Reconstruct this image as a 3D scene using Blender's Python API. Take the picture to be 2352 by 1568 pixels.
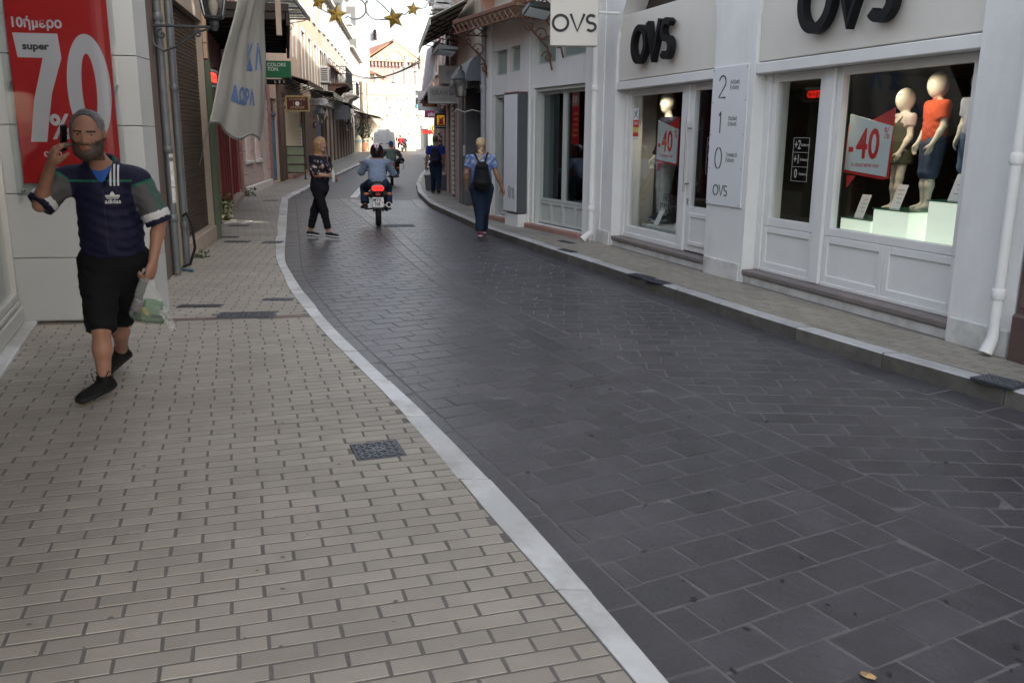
import bpy, bmesh, math, random
import numpy as np
from mathutils import Vector, Matrix, Euler
from mathutils.bvhtree import BVHTree
for _o in list(bpy.data.objects): bpy.data.objects.remove(_o)
SC = bpy.context.scene; C = SC.collection
PI = math.pi; R = math.radians
random.seed(7); RNG = np.random.default_rng(11)
# ------------------------------------------------------------------ camera
CAMZ = 1.66
cd = bpy.data.cameras.new('camera'); cam = bpy.data.objects.new('camera', cd); C.objects.link(cam)
cd.sensor_width = 36.0; cd.lens = 36.0*2009/2352; cd.clip_end = 2000; cd.clip_start = .05
cam.location = (0, 0, CAMZ)
cam.rotation_euler = (Matrix.Rotation(R(90)-math.atan(466/2009), 3, 'X') @ Matrix.Rotation(R(0.5), 3, 'Z')).to_euler()
SC.camera = cam
# ------------------------------------------------------------------ sky, sun, exposure
SUN_EL, SUN_AZ = R(37), R(121)          # azimuth clockwise from +Y: behind the camera, right of the street
w = bpy.data.worlds.new('World'); SC.world = w; w.use_nodes = True
nt = w.node_tree; nt.nodes.clear()
sky = nt.nodes.new('ShaderNodeTexSky'); sky.sky_type = 'NISHITA'; sky.sun_disc = False
sky.sun_elevation = SUN_EL; sky.sun_rotation = SUN_AZ; sky.air_density = 1.0; sky.dust_density = 4.0; sky.ozone_density = 1.0
bg = nt.nodes.new('ShaderNodeBackground'); bg.inputs[1].default_value = 0.15
wo = nt.nodes.new('ShaderNodeOutputWorld'); hs_ = nt.nodes.new('ShaderNodeHueSaturation'); hs_.inputs['Saturation'].default_value = .55; nt.links.new(sky.outputs[0], hs_.inputs['Color']); nt.links.new(hs_.outputs[0], bg.inputs[0]); nt.links.new(bg.outputs[0], wo.inputs[0])
sl = bpy.data.lights.new('sun', 'SUN'); sl.energy = 2.0; sl.angle = R(.5); sl.color = (1, .95, .88)
so = bpy.data.objects.new('sun', sl); C.objects.link(so)
S = Vector((math.sin(SUN_AZ)*math.cos(SUN_EL), math.cos(SUN_AZ)*math.cos(SUN_EL), math.sin(SUN_EL)))
so.rotation_euler = (-S).to_track_quat('-Z', 'Y').to_euler(); so.location = (20, -20, 40)
SC.view_settings.view_transform = 'Standard'; SC.view_settings.look = 'None'
SC.view_settings.gamma = 1; SC.view_settings.use_curve_mapping = False
SC.view_settings.exposure = 1.95
SC.view_settings.use_white_balance = True; SC.view_settings.white_balance_temperature = 6900; SC.view_settings.white_balance_tint = 8
SC.cycles.max_bounces = 7; SC.cycles.diffuse_bounces = 4; SC.cycles.glossy_bounces = 3
SC.cycles.transparent_max_bounces = 10; SC.cycles.caustics_reflective = False; SC.cycles.caustics_refractive = False
SC.cycles.sample_clamp_indirect = 6
try:
    SC.cycles.use_denoising = True
except Exception: pass
# ------------------------------------------------------------------ materials
MATS = {}
def mat(name, col=(.5,.5,.5), rough=.6, var=.12, sc=5, bump=0., bsc=60, metal=0., rnd=0., dirt=0., dcol=(.05,.045,.04), dsc=1.2,
        emit=0., spec=.5, vcol=False, stretch=None, streak=0., alpha=1., sub=0., gvar=0., gsc=.7):
    if name in MATS: return MATS[name]
    m = bpy.data.materials.new(name); m.use_nodes = True; n = m.node_tree; N = n.nodes; L = n.links
    b = N['Principled BSDF']
    b.inputs['Roughness'].default_value = rough; b.inputs['Metallic'].default_value = metal
    b.inputs['Specular IOR Level'].default_value = spec; b.inputs['Alpha'].default_value = alpha
    if sub: b.inputs['Subsurface Weight'].default_value = sub; b.inputs['Subsurface Radius'].default_value = (.01,.004,.002)
    if vcol:
        a = N.new('ShaderNodeAttribute'); a.attribute_name = 'Col'; src = a.outputs['Color']
    else:
        c = N.new('ShaderNodeRGB'); c.outputs[0].default_value = (*col, 1); src = c.outputs[0]
    tc = N.new('ShaderNodeTexCoord'); mp = N.new('ShaderNodeMapping'); L.new(tc.outputs['Object'], mp.inputs[0])
    if stretch: mp.inputs['Scale'].default_value = stretch
    oi = N.new('ShaderNodeObjectInfo')
    sep = N.new('ShaderNodeVectorMath'); sep.operation = 'SCALE'; cv = N.new('ShaderNodeCombineXYZ')
    for k in range(3): L.new(oi.outputs['Random'], cv.inputs[k])
    L.new(cv.outputs[0], sep.inputs[0]); sep.inputs['Scale'].default_value = 37.0
    ad = N.new('ShaderNodeVectorMath'); ad.operation = 'ADD'; L.new(mp.outputs[0], ad.inputs[0]); L.new(sep.outputs[0], ad.inputs[1])
    vec = ad.outputs[0]
    def math_(op, a, bb):
        q = N.new('ShaderNodeMath'); q.operation = op
        for i, x in enumerate((a, bb)):
            if isinstance(x, (int, float)): q.inputs[i].default_value = x
            else: L.new(x, q.inputs[i])
        return q.outputs[0]
    f = 1.0
    if var:
        nz = N.new('ShaderNodeTexNoise'); nz.inputs['Scale'].default_value = sc; nz.inputs['Detail'].default_value = 5; nz.inputs['Roughness'].default_value = .6
        L.new(vec, nz.inputs['Vector'])
        f = math_('ADD', math_('MULTIPLY', nz.outputs[0], 2*var*1.6), 1-var*1.6)
    if rnd:
        g = N.new('ShaderNodeNewGeometry')
        fr = math_('FRACT', math_('ADD', g.outputs['Random Per Island'], math_('MULTIPLY', oi.outputs['Random'], 7.31)), 0)
        f = math_('MULTIPLY', f, math_('ADD', math_('MULTIPLY', fr, 2*rnd), 1-rnd))
    if gvar:      # wear that runs on across neighbouring pieces
        gp = N.new('ShaderNodeNewGeometry'); gn = N.new('ShaderNodeTexNoise'); gn.inputs['Scale'].default_value = gsc; gn.inputs['Detail'].default_value = 7; gn.inputs['Roughness'].default_value = .62; L.new(gp.outputs['Position'], gn.inputs['Vector'])
        f = math_('MULTIPLY', f, math_('ADD', math_('MULTIPLY', gn.outputs[0], 4*gvar), 1-2*gvar))
    vs = N.new('ShaderNodeVectorMath'); vs.operation = 'SCALE'; L.new(src, vs.inputs[0])
    if isinstance(f, float): vs.inputs['Scale'].default_value = f
    else: L.new(f, vs.inputs['Scale'])
    out = vs.outputs[0]
    if dirt or streak:
        nd = N.new('ShaderNodeTexNoise'); nd.inputs['Scale'].default_value = dsc; nd.inputs['Detail'].default_value = 8; nd.inputs['Roughness'].default_value = .68
        if streak:
            m2 = N.new('ShaderNodeMapping'); m2.inputs['Scale'].default_value = (2.2, 2.2, .35); L.new(vec, m2.inputs[0]); L.new(m2.outputs[0], nd.inputs['Vector'])
        else: L.new(vec, nd.inputs['Vector'])
        rp = N.new('ShaderNodeMapRange'); rp.inputs[1].default_value = .46; rp.inputs[2].default_value = .72; rp.inputs[3].default_value = 0; rp.inputs[4].default_value = max(dirt, streak)
        L.new(nd.outputs[0], rp.inputs[0])
        mx = N.new('ShaderNodeMix'); mx.data_type = 'RGBA'; L.new(rp.outputs[0], mx.inputs[0]); L.new(out, mx.inputs[6]); mx.inputs[7].default_value = (*dcol, 1)
        out = mx.outputs[2]
    L.new(out, b.inputs['Base Color'])
    if emit:
        L.new(out, b.inputs['Emission Color']); b.inputs['Emission Strength'].default_value = emit
    if bump:
        nb = N.new('ShaderNodeTexNoise'); nb.inputs['Scale'].default_value = bsc; nb.inputs['Detail'].default_value = 4; L.new(vec, nb.inputs['Vector'])
        bp = N.new('ShaderNodeBump'); bp.inputs['Strength'].default_value = bump; bp.inputs['Distance'].default_value = .01
        L.new(nb.outputs[0], bp.inputs['Height']); L.new(bp.outputs[0], b.inputs['Normal'])
        rr = math_('ADD', math_('MULTIPLY', nb.outputs[0], .2), rough-.1); L.new(rr, b.inputs['Roughness'])
    MATS[name] = m; return m
def glassmat(name, tint=(.86,.9,.89), ior=1.5, rough=.0, boost=1.0, base=0.):
    if name in MATS: return MATS[name]
    m = bpy.data.materials.new(name); m.use_nodes = True; n = m.node_tree; N = n.nodes; L = n.links; N.clear()
    o = N.new('ShaderNodeOutputMaterial'); t = N.new('ShaderNodeBsdfTransparent'); t.inputs[0].default_value = (*tint, 1)
    g = N.new('ShaderNodeBsdfGlossy'); g.inputs['Roughness'].default_value = rough; g.inputs[0].default_value = (.95,.97,.97,1)
    fr = N.new('ShaderNodeLayerWeight'); fr.inputs[0].default_value = .5; pw = N.new('ShaderNodeMath'); pw.operation = 'POWER'; pw.inputs[1].default_value = 5; L.new(fr.outputs['Facing'], pw.inputs[0])
    ml = N.new('ShaderNodeMath'); ml.operation = 'MULTIPLY_ADD'; f0 = ((ior-1)/(ior+1))**2; ml.inputs[1].default_value = (1-f0)*boost; ml.inputs[2].default_value = f0*boost+base; ml.use_clamp = True
    L.new(pw.outputs[0], ml.inputs[0])
    mx = N.new('ShaderNodeMixShader'); L.new(ml.outputs[0], mx.inputs[0]); L.new(t.outputs[0], mx.inputs[1]); L.new(g.outputs[0], mx.inputs[2]); L.new(mx.outputs[0], o.inputs[0])
    MATS[name] = m; return m
# ------------------------------------------------------------------ mesh builder
class MB:
    def __init__(s): s.v = []; s.f = []; s.m = []; s.M = None; s.p = []
    def add(s, vs, fs, mi=0):
        o = len(s.v); s.p.append((o, len(s.f)))
        if s.M is not None: vs = [tuple(s.M @ Vector(p)) for p in vs]
        s.v += [tuple(p) for p in vs]; s.f += [tuple(i+o for i in f) for f in fs]; s.m += [mi]*len(fs); return s
    def box(s, x0, y0, z0, x1, y1, z1, b=0., mi=0):
        if x0 > x1: x0, x1 = x1, x0
        if y0 > y1: y0, y1 = y1, y0
        if z0 > z1: z0, z1 = z1, z0
        b = min(b, (x1-x0)*.45, (y1-y0)*.45, (z1-z0)*.45)
        if b <= 0:
            return s.add([(x0,y0,z0),(x1,y0,z0),(x1,y1,z0),(x0,y1,z0),(x0,y0,z1),(x1,y0,z1),(x1,y1,z1),(x0,y1,z1)],
                  [(0,3,2,1),(4,5,6,7),(0,1,5,4),(1,2,6,5),(2,3,7,6),(3,0,4,7)], mi)
        X = (x0, x1); Y = (y0, y1); Z = (z0, z1); V = []; idx = {}
        for i in (0,1):
            for j in (0,1):
                for k in (0,1):
                    sx, sy, sz = (1,-1)[i], (1,-1)[j], (1,-1)[k]
                    for a in range(3):
                        p = [X[i], Y[j], Z[k]]
                        for q, sg in enumerate((sx, sy, sz)):
                            if q != a: p[q] += sg*b
                        idx[i,j,k,a] = len(V); V.append(tuple(p))
        F = []
        def quad(ids, out):
            p = [Vector(V[q]) for q in ids]; nn = (p[1]-p[0]).cross(p[2]-p[0])
            F.append(tuple(ids) if nn.dot(out) > 0 else tuple(reversed(ids)))
        for a in range(3):
            for e in (0,1):
                ids = []
                for (u, v) in ((0,0),(1,0),(1,1),(0,1)):
                    t = [0,0,0]; t[a] = e; t[(a+1)%3] = u; t[(a+2)%3] = v; ids.append(idx[t[0],t[1],t[2],a])
                o = [0,0,0]; o[a] = 1 if e else -1; quad(ids, Vector(o))
        for a in range(3):      # edges along axis a
            b1, b2 = (a+1)%3, (a+2)%3
            for u in (0,1):
                for v in (0,1):
                    t0 = [0,0,0]; t1 = [0,0,0]; t1[a] = 1
                    for t in (t0, t1): t[b1] = u; t[b2] = v
                    ids = [idx[(*t0, b1)], idx[(*t1, b1)], idx[(*t1, b2)], idx[(*t0, b2)]]
                    o = [0,0,0]; o[b1] = 1 if u else -1; o[b2] = 1 if v else -1; quad(ids, Vector(o))
        for i in (0,1):
            for j in (0,1):
                for k in (0,1):
                    quad([idx[i,j,k,0], idx[i,j,k,1], idx[i,j,k,2]], Vector(((-1,1)[i],(-1,1)[j],(-1,1)[k])))
        return s.add(V, F, mi)
    def tube(s, pts, r, n=8, mi=0, caps=True, closed=False):
        P = [Vector(p) for p in pts]; k = len(P); rs = r if isinstance(r, (list, tuple)) else [r]*k
        V = []; F = []; up = None
        for i in range(k):
            if closed: t = P[(i+1)%k]-P[i-1]
            else: t = P[min(i+1,k-1)]-P[max(i-1,0)]
            t = t.normalized() if t.length > 1e-9 else Vector((0,0,1))
            if up is None:
                a = Vector((0,0,1)) if abs(t.z) < .9 else Vector((1,0,0)); up = (a-t*a.dot(t)).normalized()
            else:
                up = (up-t*up.dot(t)); up = up.normalized() if up.length > 1e-6 else Vector((1,0,0))
            sd = t.cross(up)
            for j in range(n):
                a = 2*PI*j/n; V.append(P[i]+(up*math.cos(a)+sd*math.sin(a))*rs[i])
        for i in range(k if closed else k-1):
            for j in range(n):
                a, b2 = i*n+j, i*n+(j+1)%n; c, d = ((i+1)%k)*n+(j+1)%n, ((i+1)%k)*n+j; F.append((a, b2, c, d))
        if caps and not closed: F.append(tuple(reversed(range(n)))); F.append(tuple((k-1)*n+j for j in range(n)))
        return s.add(V, F, mi)
    def lathe(s, prof, c=(0,0,0), n=16, axis='z', mi=0):
        V = []; F = []
        for (r, z) in prof:
            for j in range(n):
                a = 2*PI*j/n; x, y = r*math.cos(a), r*math.sin(a)
                p = (x, y, z) if axis == 'z' else ((z, x, y) if axis == 'x' else (x, z, -y))
                V.append((p[0]+c[0], p[1]+c[1], p[2]+c[2]))
        for i in range(len(prof)-1):
            for j in range(n): F.append((i*n+j, i*n+(j+1)%n, (i+1)*n+(j+1)%n, (i+1)*n+j))
        F.append(tuple(reversed(range(n)))); F.append(tuple((len(prof)-1)*n+j for j in range(n)))
        return s.add(V, F, mi)
    def prism(s, poly, a0, a1, ax='y', mi=0):
        """poly of (p,q): ax y -> (x,z) extruded in y; ax x -> (y,z); ax z -> (x,y)"""
        n = len(poly); V = []
        for a in (a0, a1):
            for (p, q) in poly: V.append((p, a, q) if ax == 'y' else ((a, p, q) if ax == 'x' else (p, q, a)))
        F = [tuple(range(n)), tuple(reversed(range(n, 2*n)))]+[(i, n+i, n+(i+1)%n, (i+1)%n) for i in range(n)]
        o = len(s.f); s.add(V, F, mi)
        return s
    def grid(s, fn, nu, nv, mi=0, th=0.):
        V = [fn(i/nu, j/nv) for j in range(nv+1) for i in range(nu+1)]; W = nu+1
        F = [(j*W+i, j*W+i+1, (j+1)*W+i+1, (j+1)*W+i) for j in range(nv) for i in range(nu)]
        if th:
            V = [Vector(p) for p in V]; NN = [Vector((0,0,0)) for _ in V]
            for f in F:
                nn = (V[f[1]]-V[f[0]]).cross(V[f[3]]-V[f[0]])
                for i in f: NN[i] += nn
            k = len(V); V2 = [V[i]-NN[i].normalized()*th if NN[i].length > 0 else V[i] for i in range(k)]
            E = {}
            for f in F:
                for a, b in zip(f, f[1:]+f[:1]): E[(a, b)] = 1
            F2 = [tuple(k+i for i in reversed(f)) for f in F]
            F3 = [(b, a, k+a, k+b) for (a, b) in E if (b, a) not in E]
            V = V+V2; F = F+F2+F3
        return s.add(V, F, mi)
    def mesh(s, name, mats, smooth=False, fix=True):
        me = bpy.data.meshes.new(name); me.from_pydata([tuple(p) for p in s.v], [], s.f)
        mats = mats if isinstance(mats, (list, tuple)) else [mats]
        for m in mats: me.materials.append(m)
        if len(mats) > 1: me.polygons.foreach_set('material_index', s.m)
        if fix and len(s.f) < 60000:
            bm = bmesh.new(); bm.from_mesh(me); bmesh.ops.recalc_face_normals(bm, faces=bm.faces); bm.to_mesh(me); bm.free()
        if smooth:
            me.polygons.foreach_set('use_smooth', [True]*len(me.polygons))
            if smooth != 'all':
                try: me.set_sharp_from_angle(angle=R(35))
                except Exception: pass
        me.update(); return me
    def build(s, name, mats, parent=None, loc=None, rot=None, smooth=False, fix=True):
        o = bpy.data.objects.new(name, s.mesh(name, mats, smooth, fix)); C.objects.link(o)
        if parent is not None: o.parent = parent
        if loc is not None: o.location = loc
        if rot is not None: o.rotation_euler = rot
        return o
    def each(s, name, mats, parent=None, loc=None, rot=None, smooth=False):
        st = s.p+[(len(s.v), len(s.f))]; out = []
        for (v0, f0), (v1, f1) in zip(st, st[1:]):
            q = MB(); q.v = s.v[v0:v1]; q.f = [tuple(i-v0 for i in f) for f in s.f[f0:f1]]; q.m = s.m[f0:f1]; out.append(q.build(name, mats, parent, loc, rot, smooth))
        return out
def bx(*a, **k): return MB().box(*a, **k)
def thing(name, label, cat, loc=(0,0,0), rot=0., group=None):
    o = bpy.data.objects.new(name, None); C.objects.link(o); o.location = loc; o.empty_display_size = .1
    o.rotation_euler = rot if isinstance(rot, (tuple, list, Euler)) else (0, 0, rot)
    return tag(o, label, cat, group)
def tag(o, label, cat, group=None):
    o['label'] = label; o['category'] = cat
    if group: o['group'] = group
    return o
def struct(o): o['kind'] = 'structure'; return o
def stuff(o): o['kind'] = 'stuff'; return o
def inst(name, me, parent, loc, rot=(0,0,0), sc=None):
    o = bpy.data.objects.new(name, me); C.objects.link(o); o.parent = parent; o.location = loc; o.rotation_euler = rot
    if sc: o.scale = sc
    return o
def copy_tree(o, parent=None):
    c = o.copy(); C.objects.link(c)
    if parent is not None: c.parent = parent
    for ch in list(o.children): copy_tree(ch, c)
    return c
# frames: local x along the facade, local y towards the street, z up
def frame(A, B):
    return math.atan2(B[1]-A[1], B[0]-A[0])
FACE = (R(90), 0, R(180)); HANG_R = (R(90), 0, R(-90)); HANG_L = (R(90), 0, R(90))
def text_mesh(body, size, ext=.004, bold=0., align='CENTER', sx=1., space=1., line=1., res=3):
    cu = bpy.data.curves.new('t', 'FONT'); cu.body = body; cu.size = size; cu.extrude = ext; cu.offset = bold; cu.align_x = align; cu.align_y = 'CENTER'
    cu.space_character = space; cu.space_line = line; cu.resolution_u = res
    o = bpy.data.objects.new('t', cu); C.objects.link(o)
    dg = bpy.context.evaluated_depsgraph_get(); dg.update()
    me = bpy.data.meshes.new_from_object(o.evaluated_get(dg)); bpy.data.objects.remove(o); bpy.data.curves.remove(cu)
    if sx != 1: me.transform(Matrix.Diagonal((sx, 1, 1, 1)))
    me.materials.clear(); return me
def text(body, size, m, parent, loc, rot=FACE, name='lettering', **k):
    me = text_mesh(body, size, **k); me.materials.append(m); me.name = name
    o = bpy.data.objects.new(name, me); C.objects.link(o); o.parent = parent; o.location = loc; o.rotation_euler = rot
    return o
def ribbon(mb, pts, wd, d0, d1, mi=0, closed=False):
    """flat stroke in the x,y plane, extruded d0..d1 in z"""
    P = [Vector((p[0], p[1], 0)) for p in pts]; k = len(P); L = []; Rr = []
    for i in range(k):
        a = P[(i-1)%k] if (closed or i) else P[i]; b = P[(i+1)%k] if (closed or i < k-1) else P[i]
        t = (b-a).normalized(); n = Vector((-t.y, t.x, 0))*wd/2; L.append(P[i]+n); Rr.append(P[i]-n)
    V = []; F = []
    for i in range(k):
        for q, d in ((L[i], d0), (Rr[i], d0), (Rr[i], d1), (L[i], d1)): V.append((q.x, q.y, d))
    for i in range(k if closed else k-1):
        a, b = 4*i, 4*((i+1)%k)
        for j in range(4): F.append((a+j, a+(j+1)%4, b+(j+1)%4, b+j))
    if not closed: F += [(3,2,1,0), (4*k-4, 4*k-3, 4*k-2, 4*k-1)]
    mb.add(V, F, mi)
def arc(cx, cy, rx, ry, a0, a1, n=24): return [(cx+rx*math.cos(R(a0+(a1-a0)*i/n)), cy+ry*math.sin(R(a0+(a1-a0)*i/n))) for i in range(n+1)]
def ovs(mb, h, wd, d0, d1, sx=1.):
    """three rounded sans letters O V S, centred, height h"""
    r = h/2-wd/2; x = -h*.98*sx
    ribbon(mb, [(px*sx+x, py) for px, py in arc(0, 0, r*1.02, r, 0, 360, 40)[:-1]], wd, d0, d1, closed=True)
    x = 0.
    ribbon(mb, [(x-h*.40*sx, h/2), (x, -h/2+wd*.35), (x+h*.40*sx, h/2)], wd, d0, d1)
    x = h*.80*sx; q = (h-wd)/4
    ribbon(mb, [(px*sx+x, py) for px, py in arc(0, q, q*1.15, q, 35, 270, 20)+arc(0, -q, q*1.2, q, 90, -145, 20)[1:]], wd, d0, d1)
# ------------------------------------------------------------------ street lines: x as a function of y (metres)
def curve(pts):
    P = sorted((y, x) for x, y in pts); ys = [p[0] for p in P]; xs = [p[1] for p in P]
    def f(y):
        if y < ys[0]: return xs[0]+(y-ys[0])*(xs[1]-xs[0])/(ys[1]-ys[0])
        if y > ys[-1]: return xs[-1]+(y-ys[-1])*(xs[-1]-xs[-2])/(ys[-1]-ys[-2])
        return float(np.interp(y, ys, xs))
    return f
def smooth(f, k=.35):
    return lambda y: sum(f(y+d*k) for d in (-1, -.5, 0, .5, 1))/5
xLo = smooth(curve([(.48,2.29),(.29,2.84),(.01,3.61),(-.42,4.69),(-.91,5.82),(-1.51,7.22),(-2.25,9.18),(-2.92,11.16),(-3.40,13.03),(-5.85,22.98),(-6.43,27.6),(-7.1,33.9),(-7.4,37.5),(-9.04,54.6),(-11.64,74.7),(-13.6,87),(-18,100)]))
xLi = smooth(curve([(.37,2.29),(.2,2.75),(-.08,3.42),(-.44,4.4),(-.89,5.49),(-1.57,7.05),(-2.33,9.04),(-3.03,11.16),(-3.54,13.02),(-6.05,23.0),(-6.6,27.6),(-7.27,33.9),(-7.57,37.5),(-9.2,54.6),(-11.8,74.7),(-13.8,87),(-18.2,100)]))
xGL = smooth(curve([(.69,2.48),(.48,2.89),(.14,3.74),(-.55,5.37),(-.89,6.19),(-1.23,7.0),(-1.48,7.6),(-1.84,8.55),(-2.18,9.51),(-2.59,10.71),(-2.92,11.98),(-4.0,16.33),(-5.64,22.89)]))
xB1 = smooth(curve([(-4.7,24),(2.15,2.4),(1.81,3.16),(1.63,3.56),(1.44,4.03),(1.2,4.62),(.92,5.31),(.47,6.37),(.2,6.99),(-.31,8.26),(-1.0,10.49),(-1.68,12.9),(-2.41,15.77)]), .5)
xB2 = smooth(curve([(-4.25,24),(2.7,2.3),(1.96,3.88),(1.70,4.46),(1.37,5.28),(.58,7.26),(.32,7.89),(.05,8.5),(-.18,9.13),(-.54,10.13),(-1.0,11.72),(-1.55,13.88),(-2.01,15.81)]), .5)
xR = smooth(curve([(4.3,3.2),(3.25,5.25),(3.14,5.65),(2.9,6.08),(2.25,7.71),(1.2,10.77),(-.53,15.77),(-2.05,21.6),(-2.8,26),(-3.4,31),(-3.95,37.7),(-4.53,47.7),(-6.6,70),(-8.3,88),(-9.2,100)]))
xGR = lambda y: xR(y)-.3
def zg(y): return max(0., min(y, 110.)-32.)*.006
HL, HR = .10, .12               # pavement heights above the road
FL = [(-3.75,9.0),(-4.62,13.6),(-5.46,16.2),(-7.24,23.3),(-8.0,29.2),(-9.05,38.5),(-10.5,50),(-13.3,74),(-15.2,90)]
FR = [(3.60,6.43),(1.37,13.33),(-.51,17.5),(-1.27,21.67),(-1.9,26.1),(-2.9,33),(-3.7,45),(-6.4,72),(-7.6,88)]
cFL = curve(FL); cFR = curve([(4.75,3.0)]+FR)
def strip(mb, fa, fb, y0, y1, z, step=.5, th=0.):
    n = max(1, int((y1-y0)/step)); ys = [y0+(y1-y0)*i/n for i in range(n+1)]; V = []; F = []
    for y in ys: V += [(fa(y), y, zg(y)+z), (fb(y), y, zg(y)+z)]
    for i in range(n): F.append((2*i, 2*i+1, 2*i+3, 2*i+2))
    if th:
        k = len(V); V += [(x, y, z2-th) for x, y, z2 in V]
        F += [(2*i, 2*i+2, k+2*i+2, k+2*i) for i in range(n)]+[(2*i+1, k+2*i+1, k+2*i+3, 2*i+3) for i in range(n)]
    mb.add(V, F)
def brickmat(name, c1, c2, cm, scale, w, h, ang=0., rough=.6, mort=.02):
    m = bpy.data.materials.new(name); m.use_nodes = True; n = m.node_tree; N = n.nodes; L = n.links; b = N['Principled BSDF']
    tc = N.new('ShaderNodeTexCoord'); mp = N.new('ShaderNodeMapping'); mp.inputs['Rotation'].default_value = (0, 0, -ang)
    L.new(tc.outputs['Object'], mp.inputs[0]); t = N.new('ShaderNodeTexBrick'); L.new(mp.outputs[0], t.inputs[0])
    t.inputs['Color1'].default_value = (*c1, 1); t.inputs['Color2'].default_value = (*c2, 1); t.inputs['Mortar'].default_value = (*cm, 1)
    t.inputs['Scale'].default_value = scale; t.inputs['Brick Width'].default_value = w; t.inputs['Row Height'].default_value = h; t.inputs['Mortar Size'].default_value = mort
    nz = N.new('ShaderNodeTexNoise'); nz.inputs['Scale'].default_value = 1.3; nz.inputs['Detail'].default_value = 7; L.new(tc.outputs['Object'], nz.inputs[0])
    mr = N.new('ShaderNodeMapRange'); mr.inputs[1].default_value = .3; mr.inputs[2].default_value = .7; mr.inputs[3].default_value = .75; mr.inputs[4].default_value = 1.2; L.new(nz.outputs[0], mr.inputs[0])
    vs = N.new('ShaderNodeVectorMath'); vs.operation = 'SCALE'; L.new(t.outputs[0], vs.inputs[0]); L.new(mr.outputs[0], vs.inputs['Scale']); L.new(vs.outputs[0], b.inputs['Base Color'])
    b.inputs['Roughness'].default_value = rough
    bp = N.new('ShaderNodeBump'); bp.inputs['Strength'].default_value = .4; bp.inputs['Distance'].default_value = .004; L.new(t.outputs['Fac'], bp.inputs['Height']); bp.invert = True; L.new(bp.outputs[0], b.inputs['Normal'])
    MATS[name] = m; return m
m_mort = mat('road_mortar', (.118,.116,.12), .8, .2, 6, .3, 120)
m_pav = mat('dark_paver', (.057,.055,.063), .41, .26, 5, .30, 45, rnd=.17, dirt=.55, dcol=(.036,.033,.032), dsc=2.6, spec=.5, gvar=.30, gsc=.8)
m_cmort = mat('pavement_mortar', (.125,.12,.115), .9, .15, 9, .3, 150)
m_cream = mat('cream_brick', (.285,.265,.235), .55, .12, 3.2, .16, 90, rnd=.09, dirt=.35, dcol=(.21,.185,.155), dsc=2.2, spec=.35, gvar=.16, gsc=.9)
m_brownb = mat('brown_brick', (.13,.09,.08), .7, .2, 8, .2, 90, rnd=.2)
m_marble = mat('marble_kerb', (.47,.485,.50), .42, .26, 1.6, .12, 50, rnd=.15, dirt=.9, dcol=(.26,.25,.235), dsc=2.2, gvar=.2, gsc=2.5)
m_kface = mat('grey_kerb', (.09,.088,.085), .65, .2, 4, .3, 60, rnd=.08, dirt=.75, dcol=(.10,.09,.078), dsc=2.4)
m_earth = mat('earth', (.08,.075,.07), .9)
m_iron = mat('cast_iron', (.06,.066,.078), .5, .2, 20, .2, 80, metal=.4)
m_tread = mat('highlight_tread', (.15,.16,.18), .4, .2, 30, metal=.5)  # lighter than the frame: highlights on the raised pattern put into the colour
# ground, road, pavements
g = MB(); n = 8
for i in range(n):
    for j in range(n):
        pass
g.add([(-900,-900,-.12),(900,-900,-.12),(900,900,-.12),(-900,900,-.12)], [(0,1,2,3)])
struct(g.build('ground', m_earth))
rb = MB(); strip(rb, lambda y: xLo(y)-.05, lambda y: xR(y)+.05, -12, 24, -.0020, .4)
road = struct(rb.build('road', m_mort))
m_farroad = brickmat('road_far', (.040,.038,.043), (.047,.045,.05), (.062,.062,.067), 1, .3, .2, R(12), .52, .012)
rb = MB(); strip(rb, lambda y: xLo(y)-.05, lambda y: xR(y)+.05, 24, 101, -.001, 1.)
struct(rb.build('road', m_farroad))
m_farcream = brickmat('pave_far', (.29,.275,.25), (.31,.295,.265), (.15,.145,.14), 1, .235, .08, R(17), .6, .008)
lb = MB(); strip(lb, lambda y: min(cFL(y), -3.6 if y < 9 else 9)-.8 if y > 7.2 else -6., lambda y: xLi(y)+.02, -12, 14, HL-.0022, .3)
pavL = struct(lb.build('pavement', m_cmort))
lb = MB(); strip(lb, lambda y: cFL(y)-.3, lambda y: xLi(y)+.02, 14, 101, HL-.001, 1.)
struct(lb.build('pavement', m_farcream))
m_farR = brickmat('pave_far2', (.27,.255,.225), (.29,.275,.245), (.15,.14,.13), 1, .235, .08, R(-65), .6, .008)
pb = MB(); strip(pb, lambda y: xR(y)+.1, lambda y: cFR(y)+.3, -8, 14, HR-.0022, .4)
pavR = struct(pb.build('pavement', m_cmort))
pb = MB(); strip(pb, lambda y: xR(y)+.1, lambda y: cFR(y)+.3, 14, 101, HR-.001, 1.)
struct(pb.build('pavement', m_farR))
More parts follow.
